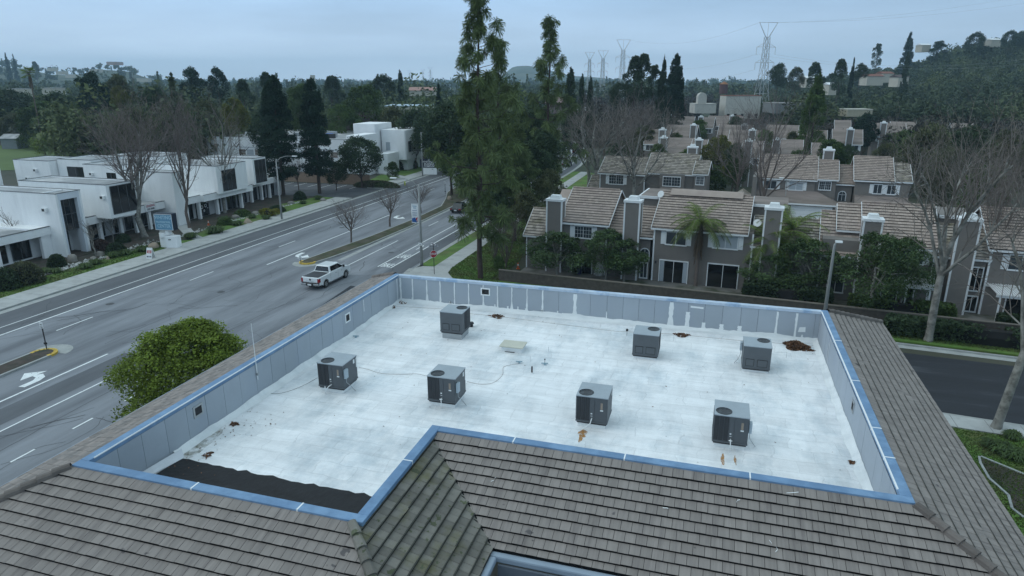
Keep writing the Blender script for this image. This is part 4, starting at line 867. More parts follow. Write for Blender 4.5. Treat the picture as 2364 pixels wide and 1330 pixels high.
for i, (y, z, r_) in enumerate(((82.3,1.1,.2),(82.9,1.5,.28),(83.3,.9,.16),(83.7,1.6,.26),(84.1,2.1,.18),(82.2,2.0,.12),(84.1,1.2,.1))):
    def ringf(b):
        for k in range(12):
            a, c = 2*math.pi*k/12, 2*math.pi*(k+1)/12
            b.add([(-73.17, y+r_*math.cos(a), z+r_*math.sin(a)), (-73.17, y+r_*math.cos(c), z+r_*math.sin(c)), (-73.17, y+r_*.6*math.cos(c), z+r_*.6*math.sin(c)), (-73.17, y+r_*.6*math.cos(a), z+r_*.6*math.sin(a))], [(0,1,2,3)])
    B.part('window_sticker', M_trim, ringf)
B = Bd('office_block', 'white office block at the car park end with a boxed-out dark corner window', 'office block', (-79, 98, 0), 0, OG)
flat_block(B, -82, -72, 94.2, 97.6, 7.5, z0=3.3); east_glass(B, -71.97, 94.6, 97.4, 3.5, 7.2, 3, 1)
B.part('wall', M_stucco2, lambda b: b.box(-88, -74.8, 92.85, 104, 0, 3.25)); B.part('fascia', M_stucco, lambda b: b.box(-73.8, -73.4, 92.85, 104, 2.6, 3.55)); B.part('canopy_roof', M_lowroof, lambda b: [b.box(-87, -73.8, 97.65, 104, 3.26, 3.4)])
B.part('rear_wall', M_stucco, lambda b: b.box(-84, -79, 98, 104, 3.4, 5.6))
for y0, y1 in ((93.4, 95.2), (96, 98), (98.6, 100.2), (100.8, 102.8)): east_glass(B, -74.74, y0, y1, .15, 2.6, 2, 1)
for y in (95.6, 98.3, 100.5, 103.2): B.part('column', M_stucco, lambda b: b.box(-74.2, -73.8, y-.18, y+.18, 0, 2.6))
# back row
def backblock(x0, x1, y0, y1, z1, label, win=None, ext=()):
    B = Bd('office_block', label, 'office block', ((x0+x1)/2, (y0+y1)/2, 0), 0, 'rear row of white office blocks'); flat_block(B, x0, x1, y0, y1, z1)
    for (wx0, wx1, wz0, wz1) in win or (): w = B.part('window', M_dkglass, lambda b: b.box(wx0, wx1, y0-.03, y0+.05, wz0, wz1)); B.part('frame', M_rooftrim, lambda b: b.box((wx0+wx1)/2-.04, (wx0+wx1)/2+.04, y0-.06, y0-.03, wz0, wz1), w)
    for (wx, wz) in ext: wall_ac(B, wx, y0, wz)
backblock(-108, -100.6, 82.2, 88, 7.5, 'rear white office block with two wall air conditioners at the far left', None, ((-103.5, 6.0), (-105.5, 4.6)))
backblock(-100.4, -93.6, 83.5, 90, 7.7, 'rear white office block with a dark recessed balcony window', ((-98.6, -95.2, 4.2, 6.6),))
backblock(-93.4, -86.5, 81.8, 89, 7.3, 'rear white office block behind the tangle of bare twigs', ((-89, -87.2, 4.0, 6.2),), ((-91.8, 5.9),))
backblock(-112, -108.2, 73.5, 80, 7.3, 'narrow rear white block cut by the left edge of the view')
backblock(-99, -89, 92, 99, 7.5, 'rear white office block farthest back behind the big bare tree', ((-96, -93, 4.2, 6.4),))
B = Bd('screen_wall', 'low white screen wall in front of the rear office row', 'wall', (-97, 79.5, 0)); B.part('panel', M_stucco, lambda b: b.box(-107, -87, 79.4, 79.65, 0, 3.1)); B.part('cap', M_rooftrim, lambda b: b.box(-107, -87, 79.35, 79.7, 3.1, 3.16))
# ---- second complex with stepped rounded towers
B = Bd('office_building', 'long two-storey white office building with rounded stair towers beyond the car park', 'office building', (-88, 134, 0))
flat_block(B, -108, -73.5, 126.5, 150, 7.9, mat('bright_stucco', (.84,.85,.86), .9, .05, .8, bump=.2, bscale=8))
def rbox(x0, x1, y0, y1, z0, z1, r=1.0):
    r *= .45
    def f(b):
        p = [(x0, y1)] + [(x0 + r - r*math.cos(R(a)), y0 + r - r*math.sin(R(a))) for a in range(0, 91, 15)] + [(x1 - r + r*math.sin(R(a)), y0 + r - r*math.cos(R(a))) for a in range(0, 91, 15)] + [(x1, y1)]
        b.prism(p[::-1] if False else p, z0, z1)
    return f
MBS = MATS['bright_stucco']
B.part('stair_tower', MBS, rbox(-78.2, -72.6, 138, 146, 0, 10.4)); B.part('tower', MBS, rbox(-74.6, -71.6, 128.5, 137, 0, 8.6, .8)); B.part('tower', MBS, rbox(-72.4, -66.3, 140, 150, 2.6, 9.1, .9)); B.part('tower', MBS, rbox(-70.8, -68.2, 134.5, 140, 0, 4.4, 1.0))
B.part('wing', MBS, lambda b: b.box(-72.5, -67, 142, 150, 0, 2.6))
for k in range(13):
    x = -99.8 + k*2.05 - .0
    if x > -76: break
    for z0, z1 in ((4.15, 5.35), (.9, 2.1)):
        w = B.part('window', mat('amber_blind', (.13,.085,.05), .5, .2) if k % 3 != 1 else M_blind, lambda b: b.box(x, x+1.65, 126.44, 126.52, z0, z1)); B.part('muntins', M_trim, lambda b: [b.box(x + 1.65*i/6 - .015, x + 1.65*i/6 + .015, 126.42, 126.44, z0, z1) for i in range(7)] + [b.box(x, x+1.65, 126.42, 126.438, z, z+.03) for z in (z0, (z0+z1)/2, z1-.03)], w)
B.part('band_course', mat('band', (.38,.42,.46), .8), lambda b: [b.box(-101, -73.6, 126.4, 126.49, 5.75, 5.85), b.box(-101, -73.6, 126.4, 126.49, 2.5, 2.6)])
w = B.part('window', M_wglass, lambda b: b.box(-73.4, -72.5, 128.44, 128.5, 3.6, 5.2)); w = B.part('window', M_blind, lambda b: b.box(-71.2, -70.2, 139.93, 140.0, 4.6, 6.4)); w = B.part('window', M_dkglass, lambda b: b.box(-66.32, -66.24, 141.2, 142.6, 4.2, 6.6))
for i, (x, y, m_, s_) in enumerate(((-92,131,M_metalw,.8),(-84,132,M_metalw,1.1),(-82,131,M_dark,.7),(-80.3,131.5,mat('blue_tarp', (.03,.14,.55), .6),.9),(-79.2,130.6,M_dark,.9),(-90,134,M_steel,.7),(-81,134,M_steel,1.2))):
    B.part('rooftop_unit', m_, lambda b: [b.box(x-s_*.8, x+s_*.8, y-.5, y+.5, 7.8, 7.8+s_)])
B = Bd('block_wall', 'tan masonry wall along the back of the car park', 'wall', (-76, 119.5, 0)); B.part('panel', M_brick2, lambda b: b.box(-84.5, -64.6, 119.2, 119.4, 0, 2.0)); B.part('cap', M_kerb, lambda b: b.box(-84.5, -64.6, 119.15, 119.45, 2.0, 2.07))
# ---- monument sign of the professional centre
sx, sy = g(392, 572)
t = thing('monument_sign', 'blue illuminated-box sign reading WHITING PROFESSIONAL CENTER on a white sculpted base', 'sign', (sx + .0, sy, 0), R(8))
b = MB(); b.box(-1.2, 1.2, -.45, .45, 2.25, 4.3); b.build('cabinet', M_navy, t, bevel=.02)
b = MB(); b.box(-1.12, 1.12, -.47, -.45, 2.33, 4.22); f = b.build('sign_face', M_signblue, t); b = MB()
for a in ((-1.16,1.16,2.3,2.35),(-1.16,1.16,4.2,4.25),(-1.16,-1.11,2.35,4.2),(1.11,1.16,2.35,4.2)): b.box(a[0], a[1], -.48, -.45, a[2], a[3])
b.build('face_frame', M_trim, f)
for txt, z, sz, sq in (('WHITING', 3.83, .62, .8), ('PROFESSIONAL', 3.28, .36, .78), ('CENTER', 2.8, .62, .75)): sign_text(f, txt, sz, M_signlt, (0, -.485, z), 0, None, sq)
b = MB(); b.box(-.1, .35, -.3, .3, 1.7, 2.25); b.build('neck', M_stucco, t)
b = MB(); b.prism([(-.9,-.4),(.0,-.6),(.0,.5),(-.9,.5)], 0, 1.75); b.build('base_block', M_stucco, t, bevel=.04); b = MB(); b.prism([(0.02,-.65),(1.35,-.35),(1.35,.5),(0.02,.5)], 0, 1.55); b.build('base_block', M_stucco, t, bevel=.04); 
b = MB(); b.tube([(-.45,-.35,1.4),(-.45,-.35,1.95)], .38, 14); b.build('drum', M_stucco, t)
sign_text(t, '824', .2, M_dark, (.55, -.56, 1.15), R(13), None, 1)
# A-frame board
x, y = g(349, 598)
t = thing('a_frame_sign', 'white A-frame pavement board with red and navy panels on the grass verge', 'sign', (x, y, .13), R(10)); b = MB(); b.m = Matrix.Rotation(R(-16), 4, 'X'); b.box(-.34, .34, -.02, .02, 0, 1.25); b.m = None
o = b.build('front_panel', M_metalw, t, loc=(0,-.34,0))
b = MB(); b.m = Matrix.Rotation(R(-16), 4, 'X'); b.box(-.27, .27, -.03, -.021, .62, .95); b.build('red_panel', M_red, o); b = MB(); b.m = Matrix.Rotation(R(-16), 4, 'X'); b.box(-.27, .27, -.03, -.021, .16, .3); b.build('navy_panel', M_navy, o)
b = MB(); b.m = Matrix.Rotation(R(-16), 4, 'X'); b.box(-.2,.2,-.034,-.03,.83,.88); b.box(-.17,.17,-.034,-.03,.69,.74); b.box(-.15,.18,-.034,-.03,.21,.25); b.build('text_bar', M_trim, o)
b = MB(); b.m = Matrix.Rotation(R(16), 4, 'X'); b.box(-.34, .34, -.02, .02, 0, 1.25); b.build('rear_panel', M_metalw, t, loc=(0,.34,0))
def cone(px, py, label):
    x, y = g(px, py); t = thing('traffic_cone', label, 'traffic cone', (x, y, .07), 0, 'traffic cones'); b = MB(); b.box(-.18,.18,-.18,.18,0,.04); b.build('base', M_orange, t); b = MB(); b.cyl(0,0,.04,.7,.13,.03,14); b.build('body', M_orange, t, smooth=True); b = MB(); b.cyl(0,0,.38,.52,.084,.063,14); b.build('reflective_band', M_metalw, t)
cone(482, 521, 'small orange traffic cone by the entrance path of the office row'); cone(1196, 622, 'orange traffic cone at the left end of the town houses')
# business complex sign
x, y = g(996, 404)
t = thing('monument_sign', 'dark navy sign reading THE WHITING BUSINESS COMPLEX on the lawn', 'sign', (x - .4, y, .1), R(12))
b = MB(); b.box(-2.0, 2.0, -.3, .3, 1.45, 3.3); f = b.build('cabinet', M_navy, t, bevel=.06)
for txt, z, sz in (('THE', 3.1, .26), ('WHITING 8', 2.72, .6), ('BUSINESS', 2.25, .52), ('COMPLEX', 1.8, .52)): sign_text(f, txt, sz, M_trim, (0, -.315, z), 0, None, 1)
b = MB(); b.box(-1.5, 1.6, -.25, .25, 0, 1.45); b.build('base_block', M_stucco, t); sign_text(t, '118', .25, M_dark, (.7, -.26, 1.15), 0)
# ================================================================== STREET FURNITURE
def street_lamp(loc, H_, arm, label, L=2.4, fat=.1, parts=()):
    t = thing('street_lamp', label, 'street lamp', loc, 0, 'street lamps')
    b = MB(); b.cyl(0,0,0,H_,fat*1.5,fat*.8,10); b.build('pole', M_pole, t, smooth=True)
    a = R(arm); d = Vector((math.cos(a), math.sin(a), 0)); b = MB(); b.tube([tuple(Vector((0,0,H_-.35))), tuple(d*L*.25 + Vector((0,0,H_+.35))), tuple(d*L*.6 + Vector((0,0,H_+.62))), tuple(d*L + Vector((0,0,H_+.66)))], [.05,.045,.04,.035], 8); b.build('arm', M_pole, t, smooth=True)
    b = MB(); b.m = Matrix.Translation(d*(L+.28) + Vector((0,0,H_+.64))) @ Matrix.Rotation(a, 4, 'Z'); b.prof([(-.16,-.05),(.16,-.05),(.13,.07),(-.13,.07)], -.36, .36); b.build('lamp_head', M_metalw, t, bevel=.02); b = MB(); b.m = Matrix.Translation(d*(L+.28) + Vector((0,0,H_+.58))); b.cyl(0,0,0,.02,.12,.12,10); b.build('lens', M_blind, t)
    return t
x, y = g(651, 508); street_lamp((x, y, .1), 8.6, 5, 'street lamp with curved arm on the office-side pavement', 2.7)
lx, ly = g(974, 615); t = street_lamp((lx, ly, .1), 8.9, 182, 'concrete street lamp by the stop sign, carrying a white banner', 2.6, .12)
def banner(t):
    z0, z1 = 4.75, 6.85; x0 = -.98; b = MB(); n = 8
    for i in range(n):
        za, zb = z0 + (z1-z0)*i/n, z0 + (z1-z0)*(i+1)/n; wa, wb = .05*math.sin(i*1.1), .05*math.sin((i+1)*1.1)
        b.add([(x0, wa-.006, za), (-.16, wa*.2-.006, za), (-.16, wb*.2-.006, zb), (x0, wb-.006, zb), (x0, wa+.006, za), (-.16, wa*.2+.006, za), (-.16, wb*.2+.006, zb), (x0, wb+.006, zb)], [(0,1,2,3),(7,6,5,4)])
    f = b.build('banner', M_metalw, t)
    b = MB(); b.add([(x0+.06,-.06,z0+.1),(-.33,-.06,z0+.1),(-.42,-.06,z0+.42),(-.56,-.06,z0+.62),(-.74,-.06,z0+.55),(x0+.06,-.06,z0+.5)], [(0,1,2,3,4,5)]); b.build('blue_mountain', mat('banner_blue', (.02,.09,.28), .6), f)
    b = MB(); b.add([(-.42,-.061,z0+.22),(-.3,-.061,z0+.45),(-.22,-.061,z0+.6),(-.3,-.061,z0+.66),(-.46,-.061,z0+.5)], [(0,1,2,3,4)]); b.add([(-.3,-.061,z0+.14),(-.26,-.061,z0+.14),(-.2,-.061,z0+.36),(-.24,-.061,z0+.36)], [(0,1,2,3)]); b.build('red_ribbon', M_red, f)
    for i, (w_, z) in enumerate(((.5,z1-.25),(.34,z1-.45),(.56,z1-.72),(.58,z1-.98),(.5,z1-1.22))):
        b = MB(); b.box(-.57-w_/2, -.57+w_/2, -.068, -.064, z-.035, z+.035); b.build('text_bar', M_signblue if i < 2 else mat('banner_lilac', (.3,.34,.45), .6), f)
    b = MB(); b.tube([(0,0,z1+.02),(x0,0,z1+.02)], .02, 6); b.tube([(0,0,z0-.02),(x0,0,z0-.02)], .02, 6); b.build('bracket', M_steel, t)
banner(t); b = MB(); b.box(-.22,.2,-.17,-.15,2.3,2.6); b.build('small_sign', M_metalw, t); b = MB(); b.box(-.14,.12,-.175,-.171,2.42,2.47); b.build('text_bar', M_dark, t)
x, y, z = g(976, 408)[0], g(976, 408)[1], 0; street_lamp((x, y, .1), 9.2, 8, 'street lamp pole beside the navy complex sign', 2.6)
x, y, z = top_at(1928, 556, 51.5); t = thing('street_lamp', 'pale street lamp pole rising behind the far right corner of the white roof', 'street lamp', (x, y, .1), 0, 'street lamps')
b = MB(); b.tube([(0,0,0),(.0,0,z-.65),(.02,0,z-.4),(.12,0,z-.23)], [.17,.1,.09,.06], 10); b.build('pole', M_pole, t, smooth=True); b = MB(); b.m = Matrix.Translation((.3,0,z-.17)); b.prof([(-.17,-.06),(.17,-.06),(.1,.1),(-.1,.1)], -.28, .24); b.build('lamp_head', M_metalw, t, bevel=.03)
x, y, z = top_at(1818, 412, 98); street_lamp((x, y, 0), z - .6, 190, 'slim estate lamp between the garages of the second row', .5, .05)
# stop sign with street name blades
x, y, z = top_at(1002, 612, g(0,0)[1]*0 + 68.5); t = thing('stop_sign', 'red STOP sign with street name blades above it', 'sign', (x, y, .1), 0)
b = MB(); b.cyl(0,0,0,3.35,.035,.035,8); b.build('post', M_dark, t)
b = MB(); o8 = [(.4*math.cos(R(22.5+45*k)), .4*math.sin(R(22.5+45*k))) for k in range(8)]; b.m = Matrix.Translation((0,-.05,2.25)) @ Matrix.Rotation(R(38), 4, 'Z') @ Matrix.Rotation(math.pi/2, 4, 'X'); b.prism(o8, -.01, .01); pl = b.build('plate', M_trim, t)
b = MB(); b.m = Matrix.Translation((0,-.05,2.25)) @ Matrix.Rotation(R(38), 4, 'Z') @ Matrix.Rotation(math.pi/2, 4, 'X'); b.prism([(p*.93, q_*.93) for p, q_ in o8], .01, .014); b.build('red_face', M_red, pl)
sign_text(pl, 'STOP', .32, M_trim, (.012, -.07, 2.25), R(38), None, .85)
for a, zz in ((20, 3.1), (-40, 3.3)):
    b = MB(); b.m = Matrix.Translation((0,0,zz)) @ Matrix.Rotation(R(a), 4, 'Z'); b.box(-.5, .5, -.012, .012, -.1, .1); o = b.build('street_name_blade', mat('blade_white', (.55,.55,.58), .5), t); b = MB(); b.m = Matrix.Translation((0,0,zz)) @ Matrix.Rotation(R(a), 4, 'Z'); b.box(-.38, .36, -.016, -.013, -.045, .045); b.build('text_bar', M_dark, o)
def median_sign(px, py, label, H_=2.0, plate=True):
    x, y = g(px, py, .15); t = thing('road_sign', label, 'sign', (x, y, .15), 0); b = MB(); b.box(-.03,.03,-.03,.03,0,H_); b.build('post', M_dark, t)
    b = MB(); b.box(-.16,.16,-.045,-.03,H_-.05,H_+.42); pl = b.build('plate', M_metalw, t); b = MB(); b.box(-.11,.11,-.05,-.046,H_+.02,H_+.08); b.box(-.1,.1,-.05,-.046,H_+.2,H_+.26); b.build('black_bar', M_dark, pl)
    if H_ > 1.5: b = MB(); b.box(-.09,.12,-.08,.04,.4,.55); b.build('box', M_dark, t)
    return t
median_sign(108, 806, 'black post with two small white signs on the near median tip', 1.75); median_sign(695, 609, 'short post with a white plate on the yellow nose of the far median', .55); median_sign(1028, 448, 'slim dark sign post where the median widens', 1.9)
b = MB(); 
x, y = g(928, 455); t = thing('fire_hydrant', 'yellow-green fire hydrant on the lawn edge across the avenue', 'hydrant', (g(948,430)[0]-1.2, g(948,430)[1], .12)); b = MB(); b.cyl(0,0,0,.65,.13,.12,10); b.cyl(0,0,.65,.8,.15,.05,10); b.build('barrel', mat('hydrant_yellow', (.55,.6,.08), .5), t); b = MB(); b.tube([(-.2,0,.45),(.2,0,.45)], .06, 8); b.build('outlet', MATS['hydrant_yellow'], t)

# ================================================================== VEHICLES
def wheel(t, x, y, r=.4, w=.27):
    b = MB(); b.tube([(x-w/2, y, r), (x-w/2+.03, y, r), (x+w/2-.03, y, r), (x+w/2, y, r)], [r*.93, r, r, r*.93], 24); o = b.build('wheel', M_tyre, t, smooth=False)
    s = 1 if x > 0 else -1; b = MB(); b.tube([(x+s*(w/2-.005), y, r), (x+s*(w/2+.008), y, r)], [r*.64, r*.6], 20); b.build('rim', M_rim, o)
    b = MB()
    for k in range(6): a = k*math.pi/3; b.box(0,0,0,0,0,0) if False else b.add([(x+s*(w/2+.012), y+r*.18*math.cos(a+.5), r+r*.18*math.sin(a+.5)), (x+s*(w/2+.012), y+r*.56*math.cos(a+.35), r+r*.56*math.sin(a+.35)), (x+s*(w/2+.012), y+r*.56*math.cos(a+.75), r+r*.56*math.sin(a+.75))], [(0,1,2)])
    b.build('rim_opening', M_dark, o)
def arch(cy, r, z0, a0=0, a1=180, n=10): return [(cy - r*math.cos(R(a0+(a1-a0)*i/n)), max(z0, .4 + r*math.sin(R(a0+(a1-a0)*i/n)))) for i in range(n+1)]
def loft(b, A, Bq):                            # two outlines of equal length -> closed skin
    n = len(A); b.add(list(A) + list(Bq), [(i, (i+1) % n, n+(i+1) % n, n+i) for i in range(n)] + [tuple(range(n))[::-1], tuple(range(n, 2*n))])
def pickup(loc, rot):
    t = thing('pickup_truck', 'white crew-cab pickup truck with a black bed cover driving in the avenue', 'pickup truck', loc, rot)
    yr, yf = -1.84, 1.84; hw = 1.0
    prof = [(-3.02,.55),(-3.04,.62),(-3.0,1.30),(-1.02,1.33),(-.98,1.36),(1.62,1.36),(2.1,1.30),(2.62,1.2),(2.78,1.02),(2.80,.5)] + arch(yf, .50, .42)[::-1][0:] + [(-1.2,.42)] + arch(yr, .50, .42)[::-1] + [(-2.9,.5)]
    b = MB(); b.prof(prof, -hw, hw); b.build('body', M_carwhite, t, bevel=.06)
    # cab greenhouse
    lo = [(-.93,-.98,1.34),(.93,-.98,1.34),(.93,1.72,1.34),(-.93,1.72,1.34)]; hi = [(-.74,-.78,1.93),(.74,-.78,1.93),(.74,.86,1.93),(-.74,.86,1.93)]
    b = MB(); loft(b, lo, hi); b.build('cab', M_carwhite, t, bevel=.09)
    def pane(P, name='window', lift=.012):
        p = [Vector(q) for q in P]; n = (p[1]-p[0]).cross(p[2]-p[0]).normalized(); c = sum(p, Vector())/len(p); n = n if n.dot(c - Vector((0,.4,1.5))) > 0 else -n
        b = MB(); q = [tuple(x_ + n*lift) for x_ in p] + [tuple(x_ - n*.02) for x_ in p]; k = len(p); b.add(q, [tuple(range(k)), tuple(range(k, 2*k))[::-1]] + [(i, (i+1) % k, k+(i+1) % k, k+i) for i in range(k)]); return b.build(name, M_carglass, t)
    def on(ax, ay, az): return (ax, ay, az)
    pane([(-.80,-.955,1.40),(.80,-.955,1.40),(.66,-.805,1.85),(-.66,-.805,1.85)], 'rear_window')
    for s in (1, -1):
        xs = lambda z: s*(.93 - .19*(z-1.34)/.59); pane([(xs(1.40),-.72,1.40),(xs(1.40),1.42,1.40),(xs(1.62),1.12,1.62),(xs(1.84),.72,1.84),(xs(1.86),-.62,1.86),(xs(1.62),-.74,1.62)], 'side_window', .014)
        b = MB(); b.box(xs(1.6)-.012*s, xs(1.6)+.03*s, .36, .42, 1.38, 1.86); b.build('door_pillar', M_dark, t)
        b = MB(); b.box(s*1.02, s*1.22, 1.22, 1.36, 1.36, 1.6); b.build('mirror', M_dark, t, bevel=.03)
        b = MB(); b.box(s*(hw-.015), s*(hw+.012), -3.03, -2.78, .82, 1.2); b.box(s*(hw-.2), s*(hw+.01), -3.045, -2.98, .82, 1.2); b.build('tail_lamp', M_tail, t)
        b = MB(); b.box(s*(hw), s*(hw+.02), -.1, .06, 1.06, 1.1); b.box(s*hw, s*(hw+.02), .98, 1.14, 1.06, 1.1); b.build('door_handle', M_chrome, t)
        for y in (-.96, .38, 1.5): b = MB(); b.box(s*(hw-.02), s*(hw+.003), y-.008, y+.008, .55, 1.32); b.build('door_gap', M_dark, t)
        b = MB(); b.box(s*.86, s*1.03, -1.2, 1.25, .36, .44); b.build('running_board', M_chrome, t)
        for yy in (yr, yf):
            b = MB()
            for i in range(12):
                a, c = R(15*i), R(15*(i+1)); b.add([(s*(hw+.004), yy-.5*math.cos(a), .4+.5*math.sin(a)), (s*(hw+.004), yy-.5*math.cos(c), .4+.5*math.sin(c)), (s*(hw+.004), yy-.56*math.cos(c), .4+.56*math.sin(c)), (s*(hw+.004), yy-.56*math.cos(a), .4+.56*math.sin(a)),
                   (s*(hw-.3), yy-.5*math.cos(a), .4+.5*math.sin(a)), (s*(hw-.3), yy-.5*math.cos(c), .4+.5*math.sin(c))], [(0,1,2,3),(0,4,5,1)])
            b.build('wheel_arch', M_carwhite, t)
    pane([(-.84,1.66,1.40),(.84,1.66,1.40),(.68,.90,1.88),(-.68,.90,1.88)], 'windscreen')
    b = MB(); b.box(-.86,.86,-2.93,-1.03,1.315,1.345); b.build('bed_cover', M_tonneau, t, bevel=.01)
    b = MB(); b.box(-1.0,1.0,-3.2,-2.99,.5,.72); b.build('rear_bumper', M_chrome, t, bevel=.03); b = MB(); b.box(-1.0,1.0,-3.08,-2.99,.72,.8); b.box(-.42,.42,-3.215,-3.19,.48,.72); b.build('bumper_trim', M_dark, t)
    b = MB(); b.box(-.2,.2,-3.225,-3.215,.53,.68); b.build('number_plate', M_metalw, t)
    b = MB(); b.box(-.82,.82,-3.045,-3.02,.84,1.24); tg = b.build('tailgate', M_carwhite, t, bevel=.012); b = MB(); b.tube([(0,-3.05,1.08),(0,-3.06,1.08)], .1, 14); b.build('badge', M_dark, tg)
    b = MB(); [b.box(-.42 + i*.085, -.42 + i*.085 + .055, -3.055, -3.045, .9, .95) for i in range(10)]; b.build('lettering', M_steel, tg)
    b = MB(); b.box(-.86,.86,2.66,2.86,.42,.62); b.build('front_bumper', M_chrome, t)
    b = MB(); b.box(-.9,.9,-2.6,2.5,.3,.48); b.build('chassis', M_dark, t)
    for s in (1, -1):
        for yy in (yr, yf): wheel(t, s*.86, yy)
    return t
pr = Vector((*g(753, 664.5), 0)); pf = Vector((*g(799, 641.5), 0)); dv = (pf - pr).normalized(); rot = math.atan2(dv.y, dv.x) - math.pi/2
side = Vector((dv.y, -dv.x, 0)); c = (pr + pf)/2 - side*.95; pickup((c.x, c.y, .006), rot)
def car(loc, rot, label, cat, m, suv=False, name='parked_car'):
    t = thing(name, label, cat, loc, rot); hw = .9; zb = .95 if suv else .82; zr = 1.75 if suv else 1.42
    prof = [(-2.25,.35),(-2.3,.6),(-2.22,zb),(-1.7 if not suv else -2.1,zb+.04),(1.1,zb+.03),(1.95,zb-.1),(2.25,.62),(2.25,.35)] + arch(1.35,.42,.3)[::-1] + arch(-1.35,.42,.3)[::-1]
    b = MB(); b.prof(prof, -hw, hw); b.build('body', m, t, bevel=.07)
    y0, y1 = (-2.1, -1.95) if suv else (-1.75, -1.0); lo = [(-.85,y0,zb),(.85,y0,zb),(.85,1.1,zb),(-.85,1.1,zb)]; hi = [(-.64,y1,zr),(.64,y1,zr),(.64,.25,zr),(-.64,.25,zr)]
    b = MB(); loft(b, lo, hi); b.build('glasshouse', M_carglass, t, bevel=.05); b = MB(); b.box(-.66,.66,y1-.02,.28,zr-.04,zr+.02); b.build('roof', m, t, bevel=.03)
    for s in (1,-1):
        b = MB(); b.box(s*.55, s*.88, -2.32, -2.2, .62, .8); b.build('tail_lamp', M_tail, t)
        for y in (-1.35, 1.35): wheel(t, s*.78, y, .34, .22)
    if suv: b = MB(); b.tube([(0,-2.42,.95),(0,-2.22,.95)], .32, 16); b.build('spare_wheel', M_tyre, t)
    b = MB(); b.box(-.22,.22,-2.33,-2.3,.5,.62); b.build('number_plate', M_metalw, t); return t
x, y = g(1083, 492); car((-37.9+ .2, y + 1.0, .01), R(0), 'dark car on the avenue half hidden behind the tall pine', 'car', M_carblack, name='car')
x, y = g(1305, 386); car((x, y + 2.2, .01), R(2), 'dark blue-grey sedan with red tail lamps far up the avenue', 'car', mat('car_navy', (.02,.03,.06), .3, coat=.5), name='car')
x, y = g(1326, 356); car((x, y + 2.2, .01), R(8), 'black SUV farther up the avenue behind bare branches', 'SUV', M_carblack, True, name='car')
x, y = g(1313, 309); car((x, y + 2.2, .01), R(14), 'grey car farthest up the avenue', 'car', M_cargrey, name='car')
x, y = g(952, 377); car((x, y, .05), R(-28), 'black off-roader with a spare wheel parked beside the navy sign', 'off-road car', M_carblack, True)
